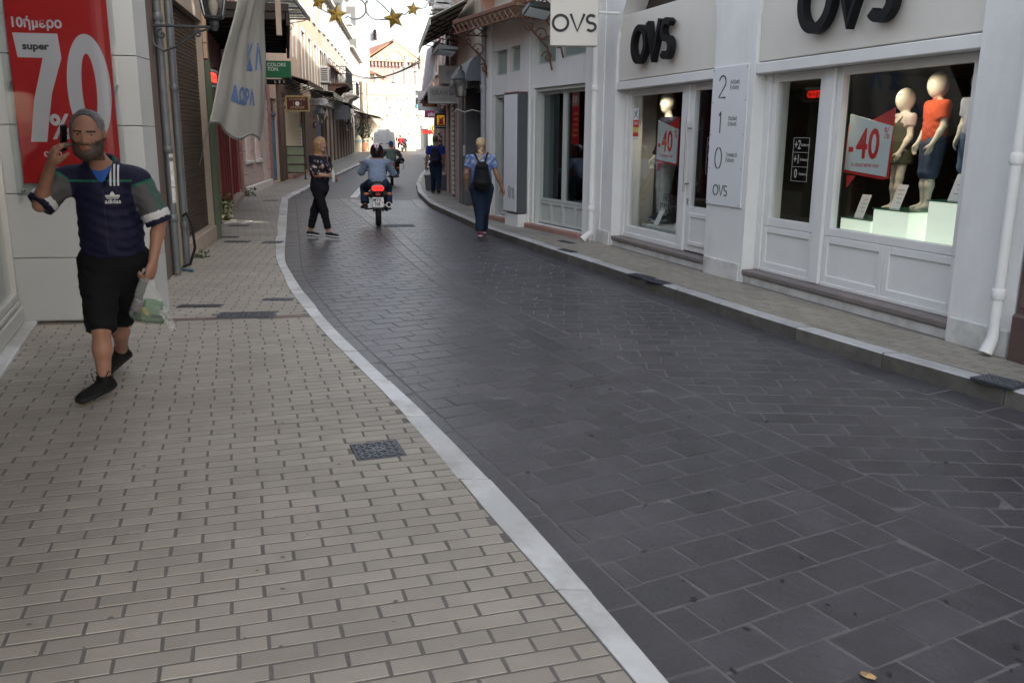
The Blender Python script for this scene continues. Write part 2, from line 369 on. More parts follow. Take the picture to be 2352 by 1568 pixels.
# ------------------------------------------------------------------ laid pieces
def clip_half(P, a, b, c):      # keep a*x+b*y >= c
    out = []
    for i in range(len(P)):
        p, q = P[i], P[(i+1) % len(P)]; dp = a*p[0]+b*p[1]-c; dq = a*q[0]+b*q[1]-c
        if dp >= 0: out.append(p)
        if (dp < 0) != (dq < 0):
            t = dp/(dp-dq); out.append((p[0]+(q[0]-p[0])*t, p[1]+(q[1]-p[1])*t))
    return out
def area(P): return abs(sum(P[i][0]*P[(i+1)%len(P)][1]-P[(i+1)%len(P)][0]*P[i][1] for i in range(len(P))))/2
def lay(fa, fb, y0, y1, org, ang, Lb, Wb, joint, jit=0., gap=.006, off=.5, cuts=()):
    """running-bond pieces between the curves x=fa(y) and x=fb(y)"""
    out = []; ca, sa = math.cos(ang), math.sin(ang)
    cs = [(f(y), y) for y in np.linspace(y0, y1, 30) for f in (fa, fb)]
    us = [(x-org[0])*ca+(y-org[1])*sa for x, y in cs]; vs = [-(x-org[0])*sa+(y-org[1])*ca for x, y in cs]
    for r in range(int(min(vs)/Wb)-2, int(max(vs)/Wb)+3):
        o = (r*off % 1)*Lb+random.uniform(-.06, .06)*Lb
        for k in range(int(min(us)/Lb)-3, int(max(us)/Lb)+3):
            u, v = k*Lb+o, r*Wb
            cx, cy = org[0]+(u+Lb/2)*ca-(v+Wb/2)*sa, org[1]+(u+Lb/2)*sa+(v+Wb/2)*ca
            if not (y0-.3 < cy < y1+.3) or not (fa(cy)-.4 < cx < fb(cy)+.4): continue
            j = joint/2; q = [(u+j, v+j), (u+Lb-j, v+j), (u+Lb-j, v+Wb-j), (u+j, v+Wb-j)]
            q = [(a+random.uniform(-jit, jit), b+random.uniform(-jit, jit)) for a, b in q]
            P = [(org[0]+a*ca-b*sa, org[1]+a*sa+b*ca) for a, b in q]; full = True; n0 = area(P)
            for f, sg in ((fa, 1), (fb, -1)):
                s = (f(cy+.1)-f(cy-.1))/.2; P = clip_half(P, sg, -sg*s, sg*(f(cy)-s*cy)+gap*math.hypot(1, s))
                if len(P) < 3: break
            for ct in cuts:
                if len(P) >= 3: P = clip_half(P, *ct)
            if len(P) >= 3: P = clip_half(P, 0, 1, y0)
            if len(P) >= 3: P = clip_half(P, 0, -1, -y1)
            if len(P) < 3 or area(P) < .12*n0 and area(P) < .0025: continue
            out.append((P, cx, cy))
    return out
def piece(mb, P, z, bev, depth=.025, mi=0, o=(0, 0)):
    n = len(P); cx = sum(p[0] for p in P)/n; cy = sum(p[1] for p in P)/n; V = []
    mn = min(math.hypot(p[0]-cx, p[1]-cy) for p in P)
    for k, (dz, ins) in enumerate(((0, bev), (-bev*.8, 0), (-depth, 0))):
        for p in P:
            d = math.hypot(p[0]-cx, p[1]-cy); t = 1-min(ins*1.3, mn*.5)/max(d, 1e-6)
            V.append((cx+(p[0]-cx)*t-o[0], cy+(p[1]-cy)*t-o[1], z+dz))
    F = [tuple(range(n))]+[(a*n+i, (a+1)*n+i, (a+1)*n+(i+1)%n, a*n+(i+1)%n) for a in (0, 1) for i in range(n)]
    mb.add(V, F, mi)
def lay_out(pieces, parent, name, m, zf, bev, n_obj=300, jz=.0012, skip=None, sm=None):
    pcs = [p for p in pieces if not (skip and skip(p[1], p[2]))]
    vis = lambda p: p[2] > 2.05 and abs(p[1]) < .62*p[2]+.35
    pcs.sort(key=lambda p: (0 if vis(p) else 1, math.hypot(p[1], p[2])))
    mb = MB()
    for i, (P, cx, cy) in enumerate(pcs):
        z = zf(cy)+random.uniform(-jz, jz)
        if i < n_obj and vis((P, cx, cy)):
            b = MB(); piece(b, P, 0, bev, o=(cx, cy)); o = b.build(name, m, parent, (cx, cy, z)); o.rotation_euler = (random.gauss(0, .004), random.gauss(0, .004), 0)
        else: piece(mb, P, z, bev)
    if mb.v: stuff(mb.build(name, m, parent))
# road: gutter course, left field, two-row band, right field, gutter course
pcs = []
def course(f0, f1, y0, y1, ln):
    y = y0; out = []
    while y < y1:
        l = ln*random.uniform(.85, 1.15); s = (f0(y+l)-f0(y))/l; l2 = l/math.hypot(1, s); g2 = .006
        a, b = y+g2, y+l2-g2; sk = -(f1(y)-f0(y))*-s*.0
        P = [(f0(a)+.007, a), (f1(a)-.007, a+(f1(a)-f0(a))*(-s)), (f1(b)-.007, b+(f1(b)-f0(b))*(-s)), (f0(b)+.007, b)]
        P = [P[0], (f1(P[1][1])-.007, P[1][1]), (f1(P[2][1])-.007, P[2][1]), P[3]]
        out.append((P, sum(p[0] for p in P)/4, sum(p[1] for p in P)/4)); y += l2
    return out
xBm = lambda y: (xB1(y)+xB2(y))/2
pcs += course(xLo, xGL, .4, 24, .45)
pcs += course(xB1, xBm, 1.2, 24, .42) + course(xBm, xB2, 1.0, 24, .42)
pcs += course(xGR, xR, 2.2, 24, .45)
pcs += lay(xGL, xB1, 1.2, 24, (.69, 2.48), R(28.5), .287, .2, .012, .004, .008, .5)
pcs += lay(xB2, xGR, 2.2, 24, (1.39, 5.25), R(-3), .30, .2, .012, .004, .008, .5)
def manh(cx, cy): return False
lay_out(pcs, road, 'paver', m_pav, lambda y: zg(y), .0022, 300, .0012)
# left pavement of long cream bricks
def skipL(x, y):
    u, v = (x+.68), (y-4.235); a = R(20); p, q = u*math.cos(a)+v*math.sin(a), -u*math.sin(a)+v*math.cos(a)
    return abs(p) < .07 and abs(q) < .09
xWL = lambda y: (-4.05 if y > 7 else -4.05+(7.2-y)*.39) if y < 7.35 else min(cFL(y)-.05, -3.4)
def band(lo, hi): return [(-.2, 1, 8.0+lo), (.2, -1, -8.0-hi)]
pcs = lay(xWL, xLi, 1.0, 8.0, (-.69, 2.29), R(17.5), .228, .0835, .0125, .0012, .004, .5, band(-9, -.03))
pcs += lay(xWL, xLi, 7.2, 14., (-2.5, 8.0), R(9), .228, .0835, .0125, .0012, .004, .5, band(.105, 9))
def skipW(x, y): return abs((x+2.38)*.98+(y-7.68)*.2) < .2 and abs(-(x+2.38)*.2+(y-7.68)*.98) < .14
lay_out(pcs, pavL, 'brick', m_cream, lambda y: HL+zg(y), .0014, 300, .0006, lambda x, y: skipL(x, y) or skipW(x, y))
pcs = lay(xWL, xLi, 7., 8., (-2.97, 7.4), R(11.3), .205, .2, .012, .002, .004, .5, band(-.025, .10))
lay_out(pcs, pavL, 'brown_brick', m_brownb, lambda y: HL, .004, 30, .001, skipW)
# right pavement
pcs = lay(lambda y: xR(y)+.15, lambda y: cFR(y)-.02, 3.2, 14., (3.0, 7.0), R(-64), .228, .0835, .010, .0012, .004, .5)
m_creamR = mat('buff_brick', (.27,.25,.215), .6, .14, 3.2, .16, 90, rnd=.10, dirt=.5, dcol=(.19,.17,.14), dsc=2.2, spec=.3)
lay_out(pcs, pavR, 'brick', m_creamR, lambda y: HR+zg(y), .0022, 300, .0006)
# kerbs: single stones
def kerb(name, fi, fo, y0, y1, h, m, ln, far_after, parent_name, gaps=(), m2=None):
    par = MB(); strip(par, lambda y: min(fi(y), fo(y))+.01, lambda y: max(fi(y), fo(y))-.01, y0, y1, h-.012, .5, h)
    p = struct(par.build(parent_name, m_kface)); y = y0; far = MB()
    while y < y1:
        l = ln*random.uniform(.8, 1.2); s = (fo(y+l)-fo(y))/l; l = l/math.hypot(1, s)
        if any(a < y+l/2 < b for a, b in gaps): y += l; continue
        mb = far if y > far_after else MB(); g2 = .003; g2 = .006; n = 3; V = []; dz = random.uniform(-.002, .002)
        e1, e2 = random.uniform(-.005, .005), random.uniform(-.004, .004)
        for i in range(n+1):
            yy = y+g2+(l-2*g2)*i/n; zz = zg(yy)+h+dz; a, b = fi(yy)+e1, fo(yy)+e2; sg = .012 if b > a else -.012
            V += [(a, yy, zz-.10), (a, yy, zz), (b-sg, yy, zz), (b, yy, zz-.012), (b, yy, zg(yy)-.03)]
        F = [(i*5+j, i*5+j+1, (i+1)*5+j+1, (i+1)*5+j) for i in range(n) for j in range(4)]+[(0,1,2,3,4), tuple(n*5+k for k in (4,3,2,1,0))]
        o = (V[0][0], V[0][1], 0)
        if mb is far: mb.add(V, F)
        elif m2:
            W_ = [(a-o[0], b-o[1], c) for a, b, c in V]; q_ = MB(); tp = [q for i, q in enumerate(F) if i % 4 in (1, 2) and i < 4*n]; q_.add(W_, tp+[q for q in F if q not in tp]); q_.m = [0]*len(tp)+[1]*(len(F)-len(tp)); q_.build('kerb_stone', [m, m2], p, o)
        else: mb.add([(a-o[0], b-o[1], c) for a, b, c in V], F); mb.build('kerb_stone', m, p, o)
        y += l
    if far.v: stuff(far.build('kerb_stone', m, p))
    return p
kerb('kerb', xLi, xLo, .2, 100, HL, m_marble, .95, 40, 'kerb')
m_kR = mat('right_kerb', (.42,.42,.425), .5, .2, 5, .25, 60, rnd=.12, dirt=.6, dcol=(.20,.19,.17), dsc=3.)
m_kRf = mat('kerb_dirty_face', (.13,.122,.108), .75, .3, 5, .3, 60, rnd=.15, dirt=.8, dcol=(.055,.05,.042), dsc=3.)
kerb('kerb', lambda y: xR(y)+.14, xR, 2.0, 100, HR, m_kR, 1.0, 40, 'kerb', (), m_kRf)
# covers and gratings set in the pavements
def cover(label, cx, cy, z, ang, w, l, kind='tread', group=None):
    t = thing('drain_cover' if kind != 'grate' else 'drain_grate', label, 'manhole cover' if kind != 'grate' else 'drain grate', (cx, cy, z), ang, group)
    bx(-w/2, -l/2, -.02, w/2, l/2, .004, .003).build('frame', m_iron, t)
    b = MB()
    if kind == 'tread':
        nx, ny = max(4, int(w/.034)), max(4, int(l/.034))
        for i in range(nx):
            for j in range(ny):
                x, y = (i+.5)/nx*w*.9-w*.45, (j+.5)/ny*l*.9-l*.45
                if abs(x) < .025 and abs(y) < .025: continue
                a = R(45 if (i+j) % 2 else -45); mb = b; mb.M = Matrix.Translation((x, y, .004)) @ Matrix.Rotation(a, 4, 'Z'); mb.box(-.014, -.0045, 0, .014, .0045, .0055, .001)
        b.M = None
        for s in (-1, 1): b.box(-.022, s*.019-.004, .004, .022, s*.019+.004, .0085); b.box(s*.022-.004, -.015, .004, s*.022+.004, .015, .0085)
        stuff(b.build('tread', m_tread, t))
    else:
        n = max(5, int(w/.05))
        for i in range(n): b.box(-w/2+.012+(w-.024)*(i+.15)/n, -l/2+.012, .004, -w/2+.012+(w-.024)*(i+.6)/n, l/2-.012, .008)
        stuff_bar = b.each('bar', m_iron if kind == 'grate' else m_cream, t)
    return t
cover('square iron cover with raised tread pattern, set in the cream bricks in front', -.682, 4.236, HL, R(20), .25, .25)
cover('wide iron cover with tread pattern beside the row of brown tiles', -2.38, 7.68, HL, R(8), .5, .26)
for lab, x, y, w_, l_ in (('slotted drain grate in the pavement behind the dangling shopping bag', -2.94, 8.08, .40, .15), ('drain grate close to the kerb just beyond the wide iron cover', -2.30, 8.46, .30, .13),
        ('drain grate near the kerb where the pavement is narrowest', -3.63, 13.2, .3, .3), ('first of two drain grates before the green shop front, nearer the kerb', -4.17, 13.25, .38, .2),
        ('second of two drain grates before the green shop front, nearer the wall', -4.54, 13.85, .38, .2), ('drain grate in the pavement in front of the red doors', -4.9, 15.7, .36, .25), ('drain grate by the kerb in front of the pink wall', -6.05, 22.05, .35, .3)):
    cover(lab, x, y, HL+zg(y), R(4), w_, l_, 'grate')
cover('cobble patterned iron cover in the road behind the motorcycle wheel', -2.2, 16.95, .004, R(10), .62, .42)
cover('black iron access cover let into the end of the kerb near the drainpipe', 3.22, 5.56, HR+.012, R(-62), .3, .2)
for lab, x, y in (('drain grate in the buff pavement in front of the store door', 1.5, 10.05), ('second drain grate in front of the store door, next to the kerb', 1.62, 9.68), ('drain grate in the pavement below the white light box', .82, 13.4), ('small drain grate between the light box and the tall white drainpipe', .78, 12.35)):
    cover(lab, x, y, HR+zg(y), R(-64), .42, .13, 'grate')
b = MB()
b.box(-3.1, -.1, 0, 3.1, .1, .004); o = b.build('road_marking', mat('worn_white_paint', (.62,.62,.62), .6, .25, 12, dirt=.4, dcol=(.25,.25,.26)), None, (-4.85, 27.8, .003)); o.rotation_euler = (0, 0, R(97)); struct(o)
# ------------------------------------------------------------------ facade helpers (local frame: x along, y to the street, z up)
def wallgrid(mb, u0, u1, z0, z1, ops, d0, d1, mi=0):
    """wall slab d1(back)..d0(front) with rectangular openings (u0,u1,z0,z1)"""
    us = sorted({u0, u1, *[max(u0, min(u1, o[k])) for o in ops for k in (0, 1)]}); zs = sorted({z0, z1, *[max(z0, min(z1, o[k])) for o in ops for k in (2, 3)]})
    nu, nz = len(us)-1, len(zs)-1
    sol = [[not any(o[0] <= (us[i]+us[i+1])/2 <= o[1] and o[2] <= (zs[j]+zs[j+1])/2 <= o[3] for o in ops) for j in range(nz)] for i in range(nu)]
    q = lambda i, j: 0 <= i < nu and 0 <= j < nz and sol[i][j]
    for i in range(nu):
        for j in range(nz):
            if not sol[i][j]: continue
            a, b, c, d = us[i], us[i+1], zs[j], zs[j+1]
            mb.add([(a,d0,c),(b,d0,c),(b,d0,d),(a,d0,d)], [(3,2,1,0)], mi); mb.add([(a,d1,c),(b,d1,c),(b,d1,d),(a,d1,d)], [(0,1,2,3)], mi)
            if not q(i-1, j): mb.add([(a,d0,c),(a,d0,d),(a,d1,d),(a,d1,c)], [(0,1,2,3)], mi)
            if not q(i+1, j): mb.add([(b,d0,c),(b,d0,d),(b,d1,d),(b,d1,c)], [(3,2,1,0)], mi)
            if not q(i, j-1): mb.add([(a,d0,c),(b,d0,c),(b,d1,c),(a,d1,c)], [(0,1,2,3)], mi)
            if not q(i, j+1): mb.add([(a,d0,d),(b,d0,d),(b,d1,d),(a,d1,d)], [(3,2,1,0)], mi)
    return mb
def window(par, u0, u1, z0, z1, d, fm, gm, fr=.06, cols=1, rows=1, dep=.07, name='window', mul=None, bev=.004, bot=None):
    b = MB(); bb = fr if bot is None else bot; mu = mul or fr*.7
    b.box(u0, d-dep, z0, u0+fr, d, z1, bev); b.box(u1-fr, d-dep, z0, u1, d, z1, bev)
    b.box(u0+fr, d-dep, z0, u1-fr, d-.002, z0+bb, bev); b.box(u0+fr, d-dep, z1-fr, u1-fr, d-.002, z1, bev)
    for i in range(1, cols):
        u = u0+fr+(u1-u0-2*fr)*i/cols; b.box(u-mu/2, d-dep, z0+bb, u+mu/2, d-.005, z1-fr, bev)
    for j in range(1, rows):
        z = z0+bb+(z1-z0-fr-bb)*j/rows; b.box(u0+fr, d-dep, z-mu/2, u1-fr, d-.007, z+mu/2, bev)
    o = b.build(name, fm, par)
    MBp = bx(u0+fr*.6, d-dep*.62, z0+bb*.6, u1-fr*.6, d-dep*.5, z1-fr*.6); MBp.build('pane', gm, o)
    return o
def panel(par, u0, u1, z0, z1, d, m, fr=.07, rec=.018, th=.05, name='panel'):
    b = MB(); b.box(u0, d-th, z0, u1, d-rec, z1)
    b.box(u0, d-rec-.001, z0, u0+fr, d, z1, .005); b.box(u1-fr, d-rec-.001, z0, u1, d, z1, .005)
    b.box(u0+fr, d-rec-.001, z0, u1-fr, d, z0+fr, .005); b.box(u0+fr, d-rec-.001, z1-fr, u1-fr, d, z1, .005)
    return b.build(name, m, par)
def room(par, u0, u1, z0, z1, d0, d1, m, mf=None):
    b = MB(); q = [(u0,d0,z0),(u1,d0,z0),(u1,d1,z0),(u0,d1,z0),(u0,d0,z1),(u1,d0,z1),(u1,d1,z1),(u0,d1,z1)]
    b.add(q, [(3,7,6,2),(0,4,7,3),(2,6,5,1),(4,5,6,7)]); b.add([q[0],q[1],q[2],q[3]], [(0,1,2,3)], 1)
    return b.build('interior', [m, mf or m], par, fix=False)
def downpipe(name, label, x, y, z0, z1, r, m, rot=0, group=None, col=(1.6, .6), shoe=None, off=0):
    t = thing(name, label, 'drainpipe', (x, y, 0), rot, group); b = MB(); b.lathe([(r,z0),(r,z1)], n=14)
    b.build('pipe', m, t, smooth=True)
    for z in col: bb = MB(); bb.lathe([(r*1.12,z-.04),(r*1.25,z-.03),(r*1.25,z+.03),(r*1.12,z+.04)], n=14); bb.build('collar', m, t, smooth=True)
    if shoe: s = MB(); s.tube([(0,0,z0+.02),(0,0,z0-.05),(shoe[0],shoe[1],z0-.16)], [r*1.05,r*1.1,r*1.25], 12, caps=False); s.build('shoe', m, t, smooth=True)
    return t
# materials
m_white = mat('white_stucco', (.79,.785,.77), .75, .08, 2.0, .25, 70, streak=.24, dcol=(.50,.485,.46), dsc=1.5)
m_grimy = mat('grimy_plinth', (.66,.65,.63), .8, .12, 3, .3, 60, dirt=.75, dcol=(.34,.32,.29), dsc=3.5)
m_wplain = mat('white_paint', (.79,.785,.77), .45, .06, 3, .08, 40, dirt=.15, dcol=(.55,.54,.52))
m_cbox = mat('cream_signboard', (.70,.66,.60), .6, .05, 2, .05, 50, streak=.12, dcol=(.5,.48,.45))
m_black = mat('black_letter', (.006,.006,.007), .6, .05, spec=.25)
m_print = mat('print_black', (.02,.02,.022), .6, 0)
m_stone = mat('sill_stone', (.20,.17,.165), .7, .2, 6, .3, 40, dirt=.4, dcol=(.1,.09,.085))
m_glass = glassmat('shop_glass', (.95,.965,.955), 1.55, 0, 1.15, .0)
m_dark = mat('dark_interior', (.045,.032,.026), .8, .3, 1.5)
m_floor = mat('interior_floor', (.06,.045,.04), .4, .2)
m_steel = mat('brushed_steel', (.45,.45,.46), .35, .1, metal=1)
m_red = mat('signal_red', (.60,.018,.02), .45, .05)
m_redtxt = mat('red_print', (.62,.02,.025), .5, 0)
m_pale = mat('pale_blue_card', (.68,.75,.76), .5, .03)
m_card = mat('white_card', (.75,.76,.78), .5, .04)
m_manq = mat('mannequin_shell', (.62,.57,.47), .45, .05)
m_dimwhite = mat('dim_window_print', (.40,.40,.39), .6, 0)
m_winwhite = mat('window_print', (.75,.75,.73), .6, 0)
# ------------------------------------------------------------------ clothing store in the white building
A, B = FR[0], FR[1]; rotO = frame(A, B)
store = thing('store_building', 'white stuccoed clothing store with cream signboards and large display windows', 'building', (A[0], A[1], 0), rotO)
W = .17; TOP = 13.
bay1, bay2 = (4.25, 6.97), (.43, 3.42)
b = MB(); T = .45
wallgrid(b, -.18, 7.5, .0, 2.9, [(bay1[0], bay1[1], -1, 4), (bay2[0], bay2[1], -1, 4)], 0, -T)
# arches over both bays
for (u0, u1) in (bay1, bay2):
    n = 14; r = (u1-u0)/2; c = (u0+u1)/2; hh = 1.05
    for i in range(n):
        a0, a1 = PI-PI*i/n, PI-PI*(i+1)/n
        p0, p1 = (c+r*math.cos(a0), 2.9+hh*math.sin(a0)), (c+r*math.cos(a1), 2.9+hh*math.sin(a1))
        q0, q1 = (p0[0], 4.2), (p1[0], 4.2)
        b.add([(p0[0],0,p0[1]),(p1[0],0,p1[1]),(q1[0],0,4.2),(q0[0],0,4.2)], [(3,2,1,0)])
        b.add([(p0[0],0,p0[1]),(p1[0],0,p1[1]),(p1[0],-T,p1[1]),(p0[0],-T,p0[1])], [(0,1,2,3)])
for (u0, u1) in ((-.18, bay2[0]), (bay2[1], bay1[0]), (bay1[1], 7.5)): b.add([(u0,0,2.9),(u1,0,2.9),(u1,0,4.2),(u0,0,4.2)], [(3,2,1,0)])
wallgrid(b, -.18, 7.5, 4.2, TOP, [(1.2,2.3,5,7.6), (3.3,4.4,5,7.6), (5.5,6.6,5,7.6), (1.2,2.3,9,11.4), (3.3,4.4,9,11.4), (5.5,6.6,9,11.4)], 0, -T)
b.box(-.18, -7, 0, 7.5, -6.8, TOP); b.box(-.18, -7, TOP, 7.5, .25, TOP+.25); b.box(-.17, -6.8, 2.46, 7.49, -.46, 2.5); b.box(-.16, -6.8, .1, -.08, -.46, 2.45); b.box(7.42, -.9, .1, 7.48, -.46, 2.45)
b.build('wall', m_white, store, fix=False)
for u in (1.2, 3.3, 5.5):
    for z in (5, 9): window(store, u, u+1.1, z, z+2.5, -.12, m_wplain, m_glass, .07, 2, 2)
b = MB()
for (u0, u1) in ((-.17, .40), (3.45, 4.22), (7.0, 7.49)): b.box(u0, 0.001, .0, u1, .025, .32+random.random()*.0, .01)
b.each('plinth', m_grimy, store)
# arch infill (dark glazing behind the signboards)
for (u0, u1) in (bay1, bay2):
    b = MB(); b.box(u0, -.36, 2.9, u1, -.33, 3.95); b.build('fanlight', m_dark, store)
# signboards with a moulding below
for (u0, u1), nm in ((bay1, ''), (bay2, '')):
    s = bx(u0+.005, -.30, 2.47, u1-.005, -.04, 3.34, .008).build('signboard', m_cbox, store)
    bx(u0+.004, -.3, 2.345, u1-.004, -.012, 2.455, .008).build('moulding', m_wplain, store)
for c, h, wd in ((5.69, .50, .075), (1.88, .58, .088)):
    b = MB(); ovs(b, h, wd, 0, .09, .86)
    o = b.build('sign_letters', m_black, store, (c, .0, 2.89 if c > 3 else 2.93), FACE)
# shop fronts
def sill(u0, u1):
    bx(u0+.003, -.32, .0, u1-.003, -.03, .205, .012).build('step', m_grimy, store); bx(u0+.002, -.34, .206, u1-.002, .0, .262, .01).build('sill', m_stone, store)
sill(*bay1); sill(*bay2)
D = -W
b = MB(); b.box(bay2[1]-.10, D-.1, .264, bay2[1]-.002, D+.02, 2.343, .006); b.box(2.27, D-.1, .264, 2.43, D+.03, 2.343, .012); b.box(bay2[0]+.002, D-.1, .264, bay2[0]+.14, D+.02, 2.343, .006)
b.box(bay1[1]-.10, D-.1, .264, bay1[1]-.002, D+.02, 2.343, .006); b.box(5.05, D-.1, .264, 5.20, D+.03, 2.343, .012); b.box(bay1[0]+.002, D-.1, .264, bay1[0]+.08, D+.02, 2.343, .006)
b.each('window_post', m_wplain, store)
window(store, .57, 2.265, .76, 2.342, D, m_wplain, m_glass, .075, dep=.08)
window(store, 2.435, 3.315, .76, 2.342, D, m_wplain, m_glass, .085, dep=.08)
window(store, 5.205, 6.865, .33, 2.342, D, m_wplain, m_glass, .085, dep=.08, bot=.10)
panel(store, .57, 1.41, .30, .755, D, m_wplain); panel(store, 1.415, 2.265, .30, .755, D, m_wplain); panel(store, 2.435, 3.315, .30, .755, D, m_wplain)
b = MB(); b.box(.575, D-.05, .264, 2.264, D+.012, .30, .004); b.box(2.44, D-.05, .264, 3.31, D+.012, .30, .004); b.box(5.21, D-.05, .264, 6.86, D+.012, .33, .004); b.each('base_rail', m_wplain, store)
d = window(store, 4.335, 5.045, .28, 2.342, D+.005, m_wplain, m_glass, .09, dep=.07, name='door', bot=.56)
panel(store, 4.43, 4.95, .36, .76, D+.022, m_wplain, .05, .014, .02, 'door_panel')
h = MB(); h.tube([(5.0,D+.075,1.02),(5.0,D+.075,1.92)], .013, 8); h.tube([(5.0,D,1.12),(5.0,D+.075,1.12)], .01, 6); h.tube([(5.0,D,1.80),(5.0,D+.075,1.80)], .01, 6); h.build('handle', m_steel, d)
bx(4.985, D+.005, .86, 5.005, D+.018, .94, .004).build('lock', m_steel, d)
# interiors
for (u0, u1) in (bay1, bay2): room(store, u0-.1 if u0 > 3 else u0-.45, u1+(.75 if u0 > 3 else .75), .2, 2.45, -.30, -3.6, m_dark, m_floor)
m_inner = mat('shop_shelving', (.09,.055,.04), .6, .3, 2)
m_inn2 = mat('shop_partition', (.20,.20,.165), .7, .1, 1)
b = MB()
for u in (.4, 1.3, 2.2, 3.0): b.box(u, -3.3, .22, u+.05, -2.7, 2.2)
for z in (.7, 1.2, 1.7, 2.15): b.box(.1, -3.3, z, 3.4, -2.75, z+.03)
for u in (4.6, 5.6): b.box(u, -3.3, .22, u+.06, -2.8, 2.3)
for z in (.8, 1.4, 2.0): b.box(4.3, -3.3, z, 6.9, -2.85, z+.03)
b.each('shelving', m_inner, store)
b = MB(); b.box(6.98, -1.0, .22, 7.6, -.92, 2.44); b.build('partition', m_inn2, store)
garb = [mat('garment_%s' % n_, c, .85, .2, 8) for n_, c in (('rust', (.22,.07,.035)), ('navy', (.03,.04,.08)), ('cream', (.4,.36,.3)), ('olive', (.09,.09,.05)), ('grey', (.15,.15,.16)))]
for i in range(20):
    u = random.uniform(.2, 3.3) if i < 12 else random.uniform(4.4, 5.9); z = random.choice((1.2, .7, 1.7)) if i < 12 else random.choice((.8, 1.4))
    bb = MB(); bb.box(0, -.2, 0, random.uniform(.16, .3), .1, random.uniform(.08, .3), .02); o = bb.build('folded_garment', garb[i % 5], None, (0, 0, 0)); o.parent = store; o.location = (u, -2.95, z+.032)
# hanging blade sign
sg = thing('hanging_sign', 'square double-sided blade sign with thin black OVS letters on a pale panel', 'sign', (.82, 12.62, 0), 0)
bx(-.33, 0, 2.905, .32, .20, 3.62, .006).build('panel', m_cbox, sg); b = MB(); ovs(b, .235, .034, 0, .006, 1.0); b.build('lettering', m_print, sg, (.035, -.002, 3.2), (R(90), 0, 0))
b = MB(); b.tube([(.32,.1,3.35),(.62,.16,3.35)], .02, 8); b.tube([(.32,.1,3.55),(.62,.16,3.55)], .02, 8); b.each('bracket', m_wplain, sg)
# directory board on the middle pier
bd = thing('directory_board', 'white floor directory board reading 2 1 0 screwed to the pier between windows', 'sign', (A[0], A[1], 0), rotO)
bx(3.50, .003, .93, 4.24, .018, 2.46, .003).build('board', m_card, bd)
b = MB()
for u in (3.53, 4.21):
    for z in (.96, 1.35, 1.72, 2.08, 2.43): b.lathe([(.008,0),(.008,.004)], (u, .018, z), 8, 'y')
b.each('screw', m_steel, bd)
def glyph(n, h):
    q = h/2; w_ = h*.30
    if n == '2': return [arc(0, q-w_, w_, w_, 165, -25, 14)+[(-w_, -q), (w_*1.05, -q)]]
    if n == '1': return [[(-w_*.5, q*.62), (0, q), (0, -q)]]
    return [arc(0, 0, w_, q, 80, -80, 16), arc(0, 0, w_, q, 100, 260, 16)]
for n_, z, l1, l2 in (('2', 2.245, 'Ανδρική', 'Ένδυση'), ('1', 1.855, 'Παιδική', 'Ένδυση'), ('0', 1.46, 'Γυναικεία', 'Ένδυση')):
    b = MB()
    for st in glyph(n_, .235): ribbon(b, st, .016, 0, .003)
    b.build('numeral', m_print, bd, (4.02, .018, z), FACE)
    text(l1+'\nΕνδυση', .062, m_print, bd, (3.86, .0185, z+.01), FACE, 'lettering', align='LEFT', line=.95, ext=.0005, sx=.8, bold=.0004)
b = MB(); ovs(b, .125, .012, 0, .003, .95); b.build('logo', m_print, bd, (3.92, .018, 1.10), FACE)
# discount placards inside the windows
OA = FR[0]
def placard(label, u, z, s, d, par_rot=0):
    t = thing('sale_placard', label, 'sign', tuple(Vector((A[0], A[1], 0))+Matrix.Rotation(rotO, 3, 'Z') @ Vector((u, d, z))), rotO)
    k = s
    b = MB(); b.prism([(.50*k,-.40*k),(-.33*k,-.47*k),(-.46*k,-.45*k),(-.46*k,.50*k),(.0,.33*k),(.47*k,.28*k)], -.012, -.005); b.prism([(.42*k,-.44*k),(.22*k,-.44*k),(.40*k,-.62*k)], -.011, -.006)
    b.build('red_backing', m_red, t)
    b = MB(); b.prism([(.46*k,-.36*k),(-.42*k,-.43*k),(-.46*k,.25*k),(.43*k,.43*k)], -.004, .004); b.build('white_face', m_pale, t)
    text('40', .58*k, m_redtxt, t, (.0*k, .0045, -.01*k), FACE, 'lettering', bold=.012*k, sx=.80, ext=.001, space=1.04); text('-', .5*k, m_redtxt, t, (.35*k, .0045, -.03*k), FACE, 'lettering', bold=.012*k, sx=.7, ext=.001); text('%', .22*k, m_redtxt, t, (-.36*k, .0045, .15*k), FACE, 'lettering', ext=.001, sx=.8)
    text('ΣΕ ΕΠΙΛΕΓΜΕΝΑ ΕΙΔΗ', .066*k, m_redtxt, t, (.03*k, .0045, -.29*k), FACE, 'lettering', ext=.001, sx=.85)
    return t
placard('minus 40 percent sale placard in the wide display window beside the child mannequins', 1.95, 1.63, .66, -.33)
placard('minus 40 percent sale placard in the window behind the tall glass door handle', 6.0, 1.63, .66, -.36)
